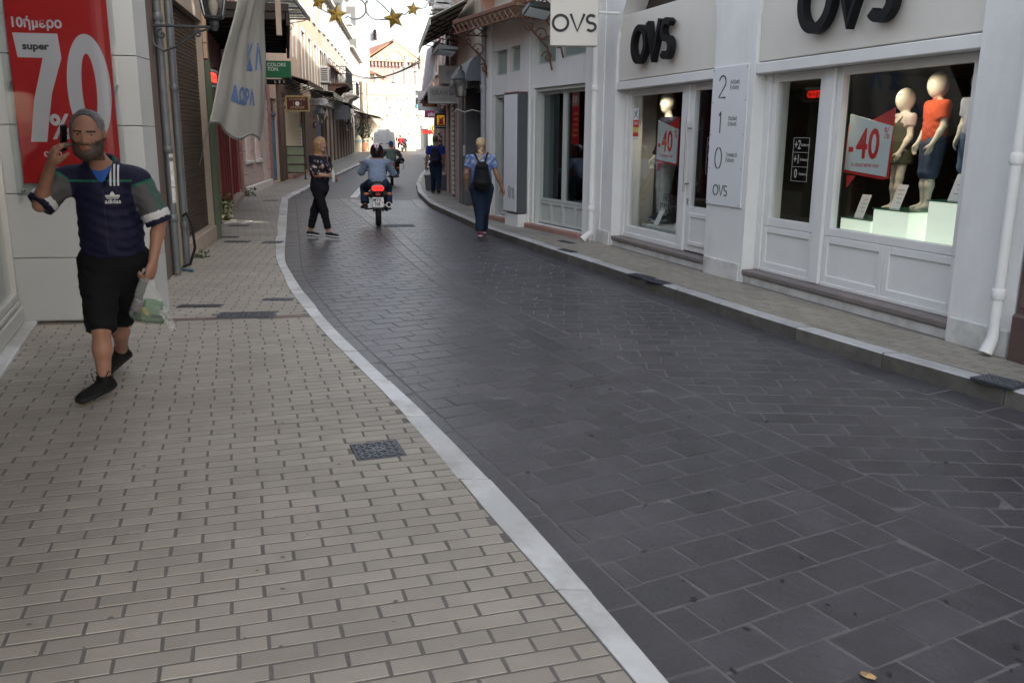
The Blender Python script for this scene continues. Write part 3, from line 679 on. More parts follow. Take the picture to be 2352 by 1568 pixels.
# window stickers and floor list on the glass
st = thing('floor_list_sticker', 'white floor list +2 +1 0 printed on the narrow glass beside the wide window', 'sticker', (A[0], A[1], 0), rotO)
st2 = thing('floor_list_sticker', 'white floor list +2 +1 0 printed on the store door glass', 'sticker', (A[0], A[1], 0), rotO)
for t, u in ((st, 2.79), (st2, 4.53)):
    b = MB(); g2 = D-.032
    for z in (1.69, 1.545, 1.40, 1.255):
        b.box(u-.13, g2, z-.002, u+.13, g2+.003, z+.002)
    for uu in (-.13, .13): b.box(u+uu-.002, g2, 1.253, u+uu+.002, g2+.003, 1.692)
    b.build('outline', m_dimwhite, t)
    for z, c in ((1.617, '+2'), (1.472, '+1'), (1.327, '0')): text(c, .13, m_dimwhite, t, (u+.06, g2+.002, z), FACE, 'lettering', bold=.001, ext=.001, sx=.75); text('Ένδυση', .035, m_dimwhite, t, (u-.06, g2+.002, z+.0), FACE, 'lettering', ext=.001)
sk = thing('notice_sticker', 'small white red and yellow notice stuck on the window glass beside the store pier', 'sticker', (A[0], A[1], 0), rotO)
u, g2 = 6.68, D-.034
for z0, z1, m_ in ((1.93,2.09,m_card), (1.83,1.93,m_red), (1.76,1.83,mat('yellow_print', (.62,.52,.12), .6)), (1.70,1.76,m_red), (1.66,1.70,m_card)): bx(u-.085, g2, z0, u+.085, g2+.003, z1-.003).build('strip', m_, sk)
text('ΤΩΡΑ', .05, m_winwhite, sk, (u, g2+.0035, 1.88), FACE, 'lettering', ext=.0005, bold=.001); b = MB()
ribbon(b, arc(.03, .03, .016, .016, 0, 360, 12)[:-1], .008, 0, .001, closed=True); ribbon(b, arc(-.03, .02, .016, .016, 0, 360, 12)[:-1], .008, 0, .001, closed=True); ribbon(b, [(.02,.02),(-.05,-.05)], .012, 0, .001); ribbon(b, [(-.02,.01),(.05,-.05)], .012, 0, .001)
b.build('scissors_print', m_print, sk, (u, g2+.0035, 2.015), FACE)
wl = thing('window_lettering', 'black lettering FROM ITALY TO GREECE printed low on the display window glass', 'sticker', (A[0], A[1], 0), rotO)
text('FROM\nITALY TO', .155, m_print, wl, (5.60, D-.035, .83), FACE, 'lettering', ext=.001, sx=.68, line=.82); text('GREECE', .06, m_print, wl, (5.62, D-.035, .64), FACE, 'lettering', ext=.001, bold=.001)
# lit display plinths, price cards
m_lit = mat('lit_acrylic', (.62,.70,.62), .4, .03, emit=.22)
m_gtop = mat('green_glass_top', (.05,.16,.11), .15, .05)
def place(u, d, z): return tuple(Vector((FR[0][0], FR[0][1], 0))+Matrix.Rotation(rotO, 3, 'Z') @ Vector((u, d, z)))
for lab, u0, u1, z1 in (('shortest lit display plinth in the wide store window', 1.92, 2.36, .93), ('middle height lit display plinth in the wide store window', 1.44, 1.90, 1.05), ('tallest lit display plinth in the wide store window', .62, 1.22, 1.17)):
    t = thing('display_plinth', lab, 'plinth', place((u0+u1)/2, -.62, .262), rotO, 'lit plinths in the store window'); q = (u1-u0)/2; z1 = z1-.262
    bx(-q, -.24, 0, q, .2, z1-.012, .008).build('lit_box', m_lit, t); bx(-q-.008, -.25, z1-.011, q+.008, .21, z1).build('glass_top', m_gtop, t)
t = thing('display_plinth', 'recessed lit panel between the two taller display plinths', 'plinth', place(1.33, -.72, .262), rotO, 'lit plinths in the store window'); bx(-.09, -.2, 0, .09, .1, .76, .006).build('lit_box', m_lit, t)
for lab, u, z in (('price card leaning on the shortest lit plinth', 2.2, .931), ('price card leaning on the middle height lit plinth', 1.72, 1.051), ('price card leaning on the tallest lit plinth', 1.03, 1.171)):
    t = thing('price_card', lab, 'price card', place(u, -.50, z), rotO); b = MB(); b.M = Matrix.Rotation(R(20), 4, 'X'); b.box(-.065, -.006, 0, .065, 0, .235, .002); b.build('card', m_card, t)
    b = MB(); b.M = Matrix.Rotation(R(20), 4, 'X')
    for k in range(4): b.box(-.045, .0002, .06+k*.04, random.uniform(-.01, .045), .001, .066+k*.04)
    b.each('printed_line', mat('grey_print', (.3,.3,.33), .6), t)
for lab, u, tl in (('slanted price card by the shop pier end of the smaller window', 6.35, 24), ('slanted price card in the middle of the smaller window', 5.75, 24), ('slanted price card beside the door post in the smaller window', 5.33, 24)):
    t = thing('price_card', lab, 'price card', place(u, -.42, .47), rotO); b = MB(); b.M = Matrix.Rotation(R(tl), 4, 'X'); b.box(-.07, -.006, 0, .07, 0, .27, .002); b.build('card', m_card, t)
t = thing('display_shelf', 'pale low display shelf inside the smaller store window', 'shelf', place(5.95, -.62, .262), rotO); bx(-.72, -.3, 0, .7, .28, .2, .01).build('shelf_board', mat('pale_shelf', (.5,.56,.55), .5), t)
# ------------------------------------------------------------------ buildings beyond the store, right-hand side
def rframe(i): return frame(FR[i], FR[i+1])
downpipe('downpipe', 'thick white drainpipe at the near end of the clothing store front', *place(-.09, .075, 0)[:2], .30, 12, .039, m_white, rotO, 'white drainpipes', (1.55, .58), (.0, .05))
downpipe('downpipe', 'slim white drainpipe at the far end of the clothing store front', *place(7.58, .07, 0)[:2], .3, 8, .045, m_wplain, rotO, 'white drainpipes', (2.4, .62), (.02, .12))
# brown neighbour next to the near drainpipe
m_brwall = mat('brown_render', (.14,.085,.075), .75, .18, 3, .35, 50, dirt=.4, dcol=(.07,.045,.04))
nb = thing('brown_building', 'dark reddish brown rendered building beside the thick white drainpipe', 'building', (4.62, 3.35, 0), frame((4.62, 3.35), (3.66, 6.24)))
Ln = math.hypot(.96, 2.89)
b = MB(); wallgrid(b, -9, Ln, 0, 12, [(-2.2, .9, .5, 2.6), (-6, -3, .5, 2.6), (-2, -.8, 4.5, 7), (.6, 1.8, 4.5, 7)], 0, -.4); b.box(-9, -6, 0, Ln, -5.8, 12); b.box(-9, -6, 12, Ln, .2, 12.2); b.build('wall', m_brwall, nb, fix=False)
b = MB(); b.box(-9, .001, 0, -2.25, .07, .46, .015); b.box(.95, .001, 0, Ln-.02, .07, .46, .015); b.each('plinth', mat('brown_plinth', (.10,.06,.055), .7, .2, 5, .4, 40), nb)
for k in range(4):
    bx(.98, .001, .50+k*.42, Ln-.03, .012, .90+k*.42, .012).build('stone_block', m_brwall, nb)
for u in (-2.2, -6): window(nb, u, u+3.05, .5, 2.6, -.1, m_stone, m_glass, .08, 2)
# long white building with grey shopfronts
A2, B2 = FR[1], FR[2]; L2 = math.hypot(B2[0]-A2[0], B2[1]-A2[1]); rot2 = frame(A2, B2)
m_greyf = mat('grey_joinery', (.52,.54,.51), .5, .07, 3, .05, dirt=.15, dcol=(.3,.3,.29))
m_pinkst = mat('pink_sill', (.36,.20,.17), .8, .2, 5, .3, 40, dirt=.4, dcol=(.2,.15,.13))
gb = thing('white_shop_building', 'white building with sage grey shopfronts and a row of frosted transom windows', 'building', (A2[0], A2[1], 0), rot2)
u0 = .30     # near pier ends here
ops = [(.67, 2.51, .2, 2.50), (3.10, 4.28, .2, 2.45), (.69, 1.54, 2.92, 3.38), (1.70, 2.46, 2.87, 3.31), (3.09, 3.54, 2.82, 3.26), (3.66, 4.24, 2.79, 3.24), (1.1, 2.2, 5, 7.4), (3, 4.1, 5, 7.4)]
b = MB(); wallgrid(b, .12, L2, 0, 13, ops, 0, -.4); b.box(.12, -6, 0, L2, -5.8, 13); b.box(.12, -6, 13, L2, .25, 13.2)
b.build('wall', m_white, gb, fix=False); b = MB()
for u in (.34, 2.60, 4.31): b.box(u, .001, .0, u+.26, .05, 3.745, .012)
b.each('pilaster', m_white, gb)
bx(.13, .052, 3.75, L2-.02, .13, 3.84, .01).build('cornice', m_white, gb)
bx(.62, -.02, .0, 4.30, .10, .20, .015).build('step', m_pinkst, gb)
m_frost = mat('frosted_pane', (.30,.38,.35), .12, .3, 2.5, spec=.8)
for (a, c, e, f) in ops[2:6]: window(gb, a, c, e, f, -.06, m_greyf, m_frost, .035, dep=.05)
for (a, c, e, f) in ops[6:]: window(gb, a, c, e, f, -.1, m_wplain, m_glass, .07, 2, 2)
m_glass2 = glassmat('grey_glass', (.62,.68,.68), 1.55, 0, 1.25, .02)
window(gb, .72, 1.58, .60, 2.44, -.12, m_greyf, m_glass2, .05, dep=.07); window(gb, 1.59, 2.46, .60, 2.44, -.12, m_greyf, m_glass2, .05, dep=.07)
window(gb, 3.15, 3.68, .60, 2.40, -.12, m_greyf, m_glass2, .05, dep=.07); window(gb, 3.69, 4.24, .55, 2.40, -.12, m_greyf, m_glass2, .05, 1, 1, dep=.07, name='door')
for u in (.72, 1.155, 1.59, 2.025): panel(gb, u+.003, u+.432, .22, .595, -.12, m_greyf, .045)
for u in (3.15, 3.69): panel(gb, u+.003, u+.527, .22, .595 if u < 3.6 else .545, -.12, m_greyf, .045)
b = MB(); b.box(.672, -.18, .2, .72, -.03, 2.495, .004); b.box(2.46, -.18, .2, 2.508, -.03, 2.495, .004); b.box(.72, -.17, 2.44, 2.46, -.04, 2.495, .004); b.box(3.102, -.18, .2, 3.15, -.03, 2.445, .004); b.box(4.24, -.18, .2, 4.278, -.03, 2.445, .004); b.box(3.15, -.17, 2.40, 4.24, -.04, 2.445, .004)
b.each('frame', m_greyf, gb)
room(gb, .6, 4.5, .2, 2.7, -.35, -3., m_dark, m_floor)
b = MB(); b.box(1.2, -1.2, .22, 1.5, -.7, 2.4); b.box(3.5, -1.4, .22, 3.7, -.8, 2.4); b.each('curtain', mat('grey_curtain', (.24,.25,.25), .8, .1, stretch=(9,1,1)), gb)
def p2(u, d, z): return tuple(Vector((A2[0], A2[1], 0))+Matrix.Rotation(rot2, 3, 'Z') @ Vector((u, d, z)))
t = thing('window_poster', 'tall red sale poster stuck inside the grey framed window', 'poster', p2(1.28, -.16, 2.0), rot2)
bx(-.12, -.006, -.42, .12, 0, .42).build('sheet', m_red, t); bx(-.115, .0005, .17, .115, .002, .4).build('pale_header', mat('pink_print', (.62,.22,.2), .6), t); text('10', .16, m_winwhite, t, (.03, .0025, .27), FACE, 'lettering', ext=.0005, bold=.003)
b = MB(); [b.box(-.09, .0005, -.3+k*.085, random.uniform(.02, .09), .002, -.27+k*.085) for k in range(5)]; b.each('printed_line', mat('orange_print', (.7,.28,.06), .6), t)
t = thing('stacked_papers', 'folded papers lying inside the grey framed window', 'papers', p2(1.5, -.5, .61), rot2); [bx(-.3+k*.1, -.12, .012*k, .1+k*.06, .1, .012*k+.011).build('sheet', m_card, t) for k in range(3)]
bx(-.55, -.2, -.39, .55, .15, -.001).build('display_base', m_greyf, t)
# white vertical light box standing proud of the wall, with graffiti
lbx = thing('light_box', 'tall white light box with scribbled graffiti standing proud between the grey shopfronts', 'light box', p2(2.93, .052, 0), rot2)
bx(-.30, .0, .36, .30, .19, 2.43, .012).build('case', mat('dark_grey_case', (.09,.10,.11), .5), lbx); bx(-.275, .191, .385, .275, .202, 2.405, .002).build('panel', mat('milky_panel', (.84,.85,.88), .14, .05, spec=.8), lbx)
bx(-.29, -.001, .0, .28, .17, .345, .006).build('base', m_white, lbx); bx(-.30, .0, 2.432, .30, .20, 2.45).build('top_cap', m_pinkst, lbx)
b = MB(); rr = random.Random(4)
for k in range(5):
    x = -.18+.06*k; pts = [(x+rr.uniform(-.02, .02), .62+.05*i+rr.uniform(-.02, .02)) for i in range(5)]
    b.tube([(p, .204, q) for p, q in pts], .0045, 5)
b.build('graffiti', m_print, lbx)
downpipe('downpipe', 'grey drainpipe at the corner of the white building with frosted transoms', *p2(L2-.02, .1, 0)[:2], .3, 6, .05, mat('grey_pipe', (.33,.34,.36), .5, .1), rot2, None, (2.6, .9))
# dim shop beyond: grey columns, awning, dirty ochre wall
A3, B3 = FR[2], FR[3]; L3 = math.hypot(B3[0]-A3[0], B3[1]-A3[1]); rot3 = frame(A3, B3)
m_dgrey = mat('dark_grey_paint', (.13,.135,.14), .55, .12, 3, .15, dirt=.3, dcol=(.06,.06,.06))
m_ochre = mat('dirty_ochre', (.40,.34,.25), .8, .2, 2, .3, 40, dirt=.6, dcol=(.19,.15,.10), dsc=1.6)
g3 = thing('ochre_shop_building', 'dirty ochre walled building with a dark shopfront under a rounded grey awning', 'building', (A3[0], A3[1], 0), rot3)
b = MB(); wallgrid(b, .05, L3, 0, 11.5, [(.5, 3.5, .12, 2.75), (1, 2, 4.8, 7), (2.8, 3.8, 4.8, 7)], 0, -.4); b.box(.05, -6, 0, L3, -5.8, 11.5); b.box(.05, -6, 11.5, L3, .3, 11.7); b.build('wall', m_ochre, g3, fix=False)
b = MB(); b.box(.06, .001, .12, .49, .06, 2.74, .01); b.box(3.51, .001, .12, L3, .06, 2.74, .01); b.box(3.15, -.25, .12, 3.5, .03, 2.74, .01); b.each('column', m_dgrey, g3)
b = MB(); b.box(3.16, .031, 1.25, 3.49, .05, 1.5, .005); b.build('letter_plate', m_greyf, g3)
window(g3, .5, 1.9, .35, 2.7, -.2, m_dgrey, m_glass2, .06, dep=.07); window(g3, 1.95, 3.1, .2, 2.7, -.2, m_dgrey, m_glass2, .06, dep=.07, name='door')
room(g3, .2, 3.6, .12, 2.9, -.3, -2.5, m_dark)
for u in (1, 2.8): window(g3, u, u+1, 4.8, 7, -.1, m_wplain, m_glass, .07, 2, 2)
def p3(u, d, z): return tuple(Vector((A3[0], A3[1], 0))+Matrix.Rotation(rot3, 3, 'Z') @ Vector((u, d, z)))
m_awn = mat('grey_awning', (.25,.26,.27), .8, .1, 3, .1, 90, streak=.3, dcol=(.14,.14,.14))
t = thing('rounded_awning', 'rounded grey canvas awning over the dark shopfront', 'awning', (A3[0], A3[1], 0), rot3)
b = MB(); b.grid(lambda u, v: (.55+2.9*u, .02+.34*math.sin(v*PI/2), 3.28-.52*(1-math.cos(v*PI/2))-.0), 8, 8, th=.012); b.build('canvas', m_awn, t, smooth='all')
b = MB(); b.prism([(.02,3.27)]+[(.02+.33*math.sin(v/8*PI/2), 3.27-.51*(1-math.cos(v/8*PI/2))) for v in range(1, 9)]+[(.02,2.76)], .53, .545, 'x'); b.build('end_panel', mat('slate_canvas', (.13,.145,.17), .7, .1), t)
bx(.55, .32, 2.60, 3.45, .355, 2.76, .004).build('valance', mat('black_awning', (.06,.065,.075), .6, .1), t)
# wall lantern
m_lant = mat('lantern_iron', (.05,.055,.06), .5, .1, metal=.3)
m_lglass = glassmat('lantern_glass', (.75,.75,.72), 1.45, .1, 1.0, .05)
def lantern(label, loc, rot, s=1., arm=.5, flip=1, group='street lanterns on scroll brackets', up=False):
    t = thing('wall_lantern', label, 'lantern', loc, rot, group)
    b = MB(); y0 = arm
    b.tube([(0,0,.0),(0,y0,.0)], .014, 6); 
    sp = [(0, .10*s+.07*math.cos(a)*(1-a/9), -.09+.07*math.sin(a)*(1-a/9)) for a in np.linspace(PI*.5, PI*2.9, 16)]; b.tube(sp, .011, 6)
    b.tube([(0,.01,-.05),(0,.03,-.2),(0,.12,-.26),(0,.28,-.2),(0,y0*.72,-.06),(0,y0-.06,-.02)], .013, 6)
    sp = [(0, y0-.17+.055*math.cos(a)*(1-a/9), -.075+.055*math.sin(a)*(1-a/9)) for a in np.linspace(PI*.4, PI*2.7, 14)]; b.tube(sp, .010, 6)
    b.box(-.02, -.0, -.3, .02, .02, .06, .004); b.build('bracket', m_lant, t, smooth=True)
    zb = .06 if up else -.02
    q = MB(); h0 = zb; q.lathe([(.03,h0-.10),(.05,h0-.04),(.05,h0),(.085*s,h0+.02),(.085*s,h0+.04)], (0,y0,0), 8) if up else None
    b0, b1, hh = .085*s, .15*s, .34*s; zb2 = h0+.04 if up else -.42*s; o4 = MB()
    for i in range(4):
        a = PI/4+i*PI/2; p0 = (b0*1.3*math.cos(a), y0+b0*1.3*math.sin(a), zb2); p1 = (b1*1.3*math.cos(a), y0+b1*1.3*math.sin(a), zb2+hh); q.tube([p0, p1], .009, 5)
        a2 = a+PI/2; c0 = (b0*1.3*math.cos(a2), y0+b0*1.3*math.sin(a2), zb2); c1 = (b1*1.3*math.cos(a2), y0+b1*1.3*math.sin(a2), zb2+hh)
        q.tube([p0, c0], .008, 5); q.tube([p1, c1], .012, 5); o4.add([p0, c0, c1, p1], [(0,1,2,3)])
    q.build('frame', m_lant, t)
    o4.build('pane', m_lglass, t)
    r = MB(); z1 = zb2+hh; r.lathe([(b1*1.42,z1),(b1*1.05,z1+.05*s),(b1*.5,z1+.12*s),(b1*.42,z1+.16*s),(b1*.2,z1+.18*s),(.03*s,z1+.20*s),(.03*s,z1+.22*s),(.018*s,z1+.26*s)], (0,y0,0), 12); r.build('cap', m_lant, t, smooth=True)
    bb = MB(); bb.lathe([(.025,zb2+.02),(.045,zb2+.08),(.05,zb2+.14),(.03,zb2+.2)], (0,y0,0), 10); bb.build('bulb', mat('bulb_glass', (.6,.55,.5), .3), t, smooth=True)
    return t
lantern('grey lantern with a pointed cap hanging in front of the rounded awning', p3(.8, .06, 2.88), rot3, 1.0, .36)
bb = MB(); bb.tube([(0,.0,0),(0,.2,.05),(0,.35,.0),(0,.5,.06),(0,.55,.0)], .012, 6); o = bb.build('scroll_bracket', mat('pale_iron', (.4,.39,.36), .5), None, p3(.32, .06, 2.15)); o.rotation_euler = (0,0,rot3); tag(o, 'bare pale scroll bracket fixed to the dark grey column', 'bracket')
# slatted pale pier, pink piers, further shops
A4, B4 = FR[3], FR[4]; L4 = math.hypot(B4[0]-A4[0], B4[1]-A4[1]); rot4 = frame(A4, B4)
m_slat = mat('pale_slat', (.60,.58,.55), .6, .08, 4, .1)
m_pinkp = mat('pink_plaster', (.50,.36,.33), .8, .12, 3, .2, 40, streak=.35, dcol=(.3,.22,.2))
g4 = thing('pink_pier_building', 'narrow building with a white slatted pier and dusty pink piers beyond the lantern', 'building', (A4[0], A4[1], 0), rot4)
b = MB(); wallgrid(b, .02, L4, 0, 11, [(.2, 1.7, .15, 2.7), (2.6, 3.9, .15, 2.7), (1, 2, 4.5, 6.6), (2.8, 3.7, 4.5, 6.6)], 0, -.4); b.box(.02, -6, 0, L4, -5.8, 11); b.box(.02, -6, 11, L4, .25, 11.2); b.build('wall', m_pinkp, g4, fix=False)
for k in range(21):
    bx(2.0, .001, .18+k*.128, 2.5, .05, .18+k*.128+.098, .006).build('slat', m_slat, g4)
bx(2.0, .0008, .13, 2.5, .02, 2.88).build('slat_backing', m_dark, g4)
b = MB()
for u in (.03, 2.54, 4.0): b.box(u, .001, .12, u+.14, .07, 2.8, .01)
b.each('pier', m_pinkp, g4)
room(g4, .1, 4.2, .15, 2.9, -.3, -2.2, m_dark)
window(g4, .22, 1.68, .2, 2.66, -.15, m_dgrey, m_glass2, .06, 2); window(g4, 2.7, 3.88, .2, 2.66, -.15, m_dgrey, m_glass2, .06, 2)
for u in (1, 2.8): window(g4, u, u+.95, 4.5, 6.6, -.1, m_wplain, m_glass, .07, 2, 2)
def p4(u, d, z): return tuple(Vector((A4[0], A4[1], 0))+Matrix.Rotation(rot4, 3, 'Z') @ Vector((u, d, z)))
downpipe('downpipe', 'dusty pink drainpipe between the pink piers', *p4(3.3, .09, 0)[:2], .2, 6, .05, m_pinkp, rot4, None, (2, .8))
# the rest of the right-hand row
def shopblock(i, side, name, label, wallc, h, shopm, nbay, upper=1, zb=0., FX=None, dark=None, fh=2.9, cornice=True, shut=None):
    P, Q = (FR[i], FR[i+1]) if side == 'R' else (FL[i+1], FL[i])
    Lh = math.hypot(Q[0]-P[0], Q[1]-P[1]); rt = frame(P, Q); z0 = zg((P[1]+Q[1])/2)
    t = thing(name, label, 'building', (P[0], P[1], z0-.1), rt)
    ops = []; bw = Lh/nbay
    for k in range(nbay): ops.append((k*bw+.25, (k+1)*bw-.25, .22, fh-.2))
    nu = max(1, int(Lh/2.6)); uw = Lh/nu
    for f in range(upper):
        for k in range(nu): ops.append((k*uw+uw*.3, k*uw+uw*.7, 3.9+f*3.3, 6.1+f*3.3))
    b = MB(); wallgrid(b, .01, Lh-.01, 0, h, ops, 0, -.35); b.box(.01, -6, 0, Lh-.01, -5.8, h); b.box(.01, -6.1, h, Lh-.01, .3, h+.18)
    if cornice: b.box(.01, .001, 3.25, Lh-.01, .12, 3.40, .01)
    b.build('wall', wallc, t, fix=False)
    for k, (a, c, e, f) in enumerate(ops):
        if k < nbay: window(t, a, c, e, f, -.12, shopm, m_glass2, .09, max(2, int((c-a)/1.1)), 1, mul=.08, bot=.35)
        else:
            window(t, a, c, e, f, -.12, m_wplain, m_glass2, .07, 2, 2)
            sb = MB(); sb.box(a-.1, .0, e-.1, c+.1, .09, e-.002, .01); sb.box(a-.09, .001, f+.002, c+.09, .06, f+.14, .01); sb.box(a-.12, .001, e, a-.003, .035, f, .006); sb.box(c+.003, .001, e, c+.12, .035, f, .006); sb.each('surround', m_wplain, t)
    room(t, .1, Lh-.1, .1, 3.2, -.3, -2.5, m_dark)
    return t, P, rt, Lh
m_gst = mat('grey_stone_wall', (.36,.34,.33), .8, .15, 2, .2, 40, streak=.3, dcol=(.2,.18,.17))
m_cst = mat('cream_wall', (.60,.55,.47), .8, .1, 2, .2, 40, streak=.3, dcol=(.4,.36,.3))
m_brwood = mat('brown_wood', (.11,.065,.05), .6, .25, 5, .2, 40, stretch=(6,6,1), dirt=.3, dcol=(.05,.03,.025))
shopblock(4, 'R', 'terrace_building', 'terrace of small shops behind the row of projecting signs', m_pinkp, 11, m_brwood, 3)
shopblock(5, 'R', 'terrace_building', 'long cream terrace of shops running to the bend of the street', m_cst, 10.5, m_dgrey, 6)
shopblock(6, 'R', 'terrace_building', 'grey stone terrace next to the bend beyond the projecting signs', m_gst, 11.5, m_dgrey, 4)
# small plants, planter
m_leaf = mat('leaf_green', (.055,.085,.03), .6, .3, 20, rnd=.4)
m_leaf2 = mat('leaf_dark', (.035,.06,.025), .6, .3, 20, rnd=.4)
def leaves(mb, c, rad, n, sz, rng, flat=1.):
    for i in range(n):
        while True:
            p = Vector((rng.uniform(-1,1), rng.uniform(-1,1), rng.uniform(-1,1)))
            if p.length < 1: break
        q = Vector(c)+Vector((p.x*rad[0], p.y*rad[1], p.z*rad[2])); d = Vector((rng.gauss(0,1), rng.gauss(0,1), rng.gauss(0,.7)+.2)).normalized()*sz*rng.uniform(.6,1.3); s2 = d.cross(Vector((rng.gauss(0,1), rng.gauss(0,1), rng.gauss(0,1)))).normalized()*sz*.28
        mb.add([q, q+d*.5+s2, q+d, q+d*.5-s2], [(0,1,2,3)])
def plant(name, label, cat, loc, rad, n, sz, stem_h, m, seed, stems=5, group=None):
    rng = random.Random(seed); t = thing(name, label, cat, loc, 0, group); b = MB()
    for k in range(stems):
        x, y = rng.uniform(-rad[0], rad[0])*.7, rng.uniform(-rad[1], rad[1])*.7; b.tube([(x*.3,y*.3,0),(x*.6,y*.6,stem_h*.5),(x,y,stem_h)], [.012,.009,.004], 5)
    b.build('stem', mat('stem_brown', (.09,.07,.04), .8), t); f = MB(); leaves(f, (0,0,stem_h), rad, n, sz, rng); f.build('foliage', m, t); return t
t = thing('planter_box', 'long dark grey planter box on the pavement behind the man with the backpack', 'planter', (-2.12, 26.6, HR), R(-4)); b = MB(); b.prism([(-.48,0),(.48,0),(.52,.42),(-.52,.42)], -.17, .17); b.build('box', mat('slate_planter', (.09,.105,.12), .6, .1), t); bx(-.53, -.18, .40, .53, .18, .45, .008).build('rim', mat('slate_planter'), t); bx(-.47, -.14, .40, .47, .14, .455).build('soil', m_earth, t)
plant('small_plant', 'sparse green plant growing in the dark grey planter box', 'plant', (-2.3, 26.6, HR+.44), (.38,.16,.28), 110, .1, .32, m_leaf, 5)
plant('small_plant', 'bushy plant at the pink wall beyond the planter', 'plant', (-2.35, 30.2, HR), (.28,.3,.55), 260, .1, 1.25, m_leaf2, 6)
b = MB(); b.tube([(0,0,0.05),(.12,-.02,.14),(.36,-.03,.28),(.44,-.03,.46)], .06, 10); o = b.build('bent_drainpipe', mat('dark_green_pipe', (.04,.05,.045), .5), None, (-1.72, 24.6, HR), smooth=True); tag(o, 'dark bent drainpipe outlet slanting onto the pavement at the grey column', 'drainpipe')
# ------------------------------------------------------------------ left-hand side
m_panelw = mat('white_cladding', (.46,.48,.495), .4, .05, 1.5, .05, 30, rnd=.03, streak=.2, dcol=(.45,.46,.46), dsc=1.2)
m_sheet = mat('red_poster', (.40,.014,.018), .35, .06, 2)
m_ptxt = mat('poster_print', (.50,.49,.55), .45, .03)
m_pblk = mat('poster_black', (.03,.03,.03), .5, 0)
m_acr = glassmat('acrylic_sheet', (.93,.95,.95), 1.5, .03, 1.3, .02)
C0, C1 = (-3.06, 7.42), (-4.20, 7.22); rotP = frame(C0, C1)
ps = thing('corner_shop_building', 'white clad corner shop whose end wall carries a tall red sale poster', 'building', (C0[0], C0[1], 0), rotP)
for z0, z1 in ((HL+.02, .65), (.656, 1.18), (1.186, 1.73), (1.736, 2.28), (2.286, 2.85), (2.856, 3.5)):
    bx(.002, -.06, z0, 1.16, 0, z1, .004).build('cladding_panel', m_panelw, ps)
    b = MB(); b.M = Matrix.Translation((0, -.001, 0)) @ Matrix.Rotation(R(-68), 4, 'Z'); b.box(-.0, -.36, z0, .0, 0, z1); b = MB()
    b.prism([(.0,-.002),(-.02,-.36),(.06,-.36),(.06,-.062),(.002,-.062)], z0, z1, 'z'); b.build('cladding_panel', m_panelw, ps)
b = MB(); b.box(.065, -.37, .05, 1.2, -.07, 5.3); b.box(.66, -4, .05, 1.25, -.38, 5.3); b.box(-.01, -.37, 3.51, .06, -.0, 5.3); b.box(.06, -.06, 3.51, 1.2, 0, 5.3); b.box(1.26, -4, 3.2, 6, 2.2, 5.3); b.build('wall', m_panelw, ps)
# shop window running towards the camera
A, Bn = (-4.16, 7.2), (-1.95, 1.55); rotS = frame(A, Bn)
m_alu = mat('aluminium_frame', (.50,.51,.50), .35, .08, 4, metal=.2)
sw = thing('shopfront_window', 'aluminium framed shop window with a marble step along the cream brick pavement', 'shop window', (A[0], A[1], 0), rotS)
Ls = math.hypot(A[0]-Bn[0], A[1]-Bn[1])
bx(.02, -.05, .05, Ls, .15, HL+.03, .01).build('step', m_marble, sw)
b = MB(); b.box(.03, -.12, HL+.036, Ls, .06, .26, .006); b.box(.03, -.12, .27, Ls, .04, .31, .006); b.each('base_rail', m_alu, sw)
window(sw, .03, 1.9, .315, 3.2, .03, m_alu, m_glass2, .06, dep=.08); window(sw, 1.91, Ls, .315, 3.2, .03, m_alu, m_glass2, .06, 2, dep=.08)
bx(-.5, -.3, 3.21, Ls, .06, 5.3).build('upper_wall', m_panelw, sw); room(sw, -.2, Ls+.2, .05, 3.2, -.15, -3, mat('shop_inner', (.25,.26,.25), .7))
t = thing('shade_awning', 'unseen tan canvas awning added above the aluminium framed shop window to shade the pavement', 'awning', (A[0], A[1], 0), rotS)  # unseen awning, added to darken the near left pavement
b = MB(); b.grid(lambda u, v: (3.4+(Ls+1.6)*u, .07+2.0*v, 3.75-.45*v+.02*math.sin(u*40)*v), 20, 6, th=.01); b.build('canvas', mat('tan_awning', (.40,.31,.22), .85, .1), t, smooth='all'); bx(3.4, 2.05, 3.02, Ls+5, 2.07, 3.29).build('valance', MATS['tan_awning'], t)
# the poster under its acrylic sheet
tp = thing('sale_poster', 'tall red poster with a huge white 70 behind an acrylic sheet on the white wall', 'poster', (C0[0], C0[1], 0), rotP)
bx(.19, .03, 1.27, .945, .036, 3.4).build('sheet', m_sheet, tp)
def seg(poly, nm='numeral'): MB().prism(poly, .037, .0385).build(nm, m_ptxt, tp)
seg([(.905,2.435),(.575,2.435),(.562,2.25),(.66,1.98),(.735,1.60),(.855,1.60),(.80,1.92),(.70,2.25),(.885,2.25)])
b = MB(); o_ = [(.375+.165*math.cos(a), 2.015+.425*math.sin(a)) for a in np.linspace(0, 2*PI, 41)[:-1]]; i_ = [(.375+.055*math.cos(a), 2.015+.275*math.sin(a)) for a in np.linspace(0, 2*PI, 41)[:-1]]
n = 40
b.add([(p, .0385, q) for p, q in o_]+[(p, .0385, q) for p, q in i_], [(i, (i+1)%n, n+(i+1)%n, n+i) for i in range(n)]); b.build('numeral', m_ptxt, tp)
for body, size, u, z, m_, bold, sx in (('βρεφη', .21, .52, 2.82, m_ptxt, .006, 1), ('10ήμερο', .105, .725, 2.51, m_ptxt, .003, .95), ('super', .075, .745, 2.335, m_pblk, .003, 1.15), ('%', .27, .62, 1.71, m_ptxt, .006, .85), ('από', .075, .70, 1.505, m_ptxt, .001, 1), ('σε', .07, .71, 1.41, m_ptxt, .001, 1)):
    text(body, size, m_, tp, (u, .039, z), FACE, 'lettering', bold=bold, sx=sx, ext=.0008)
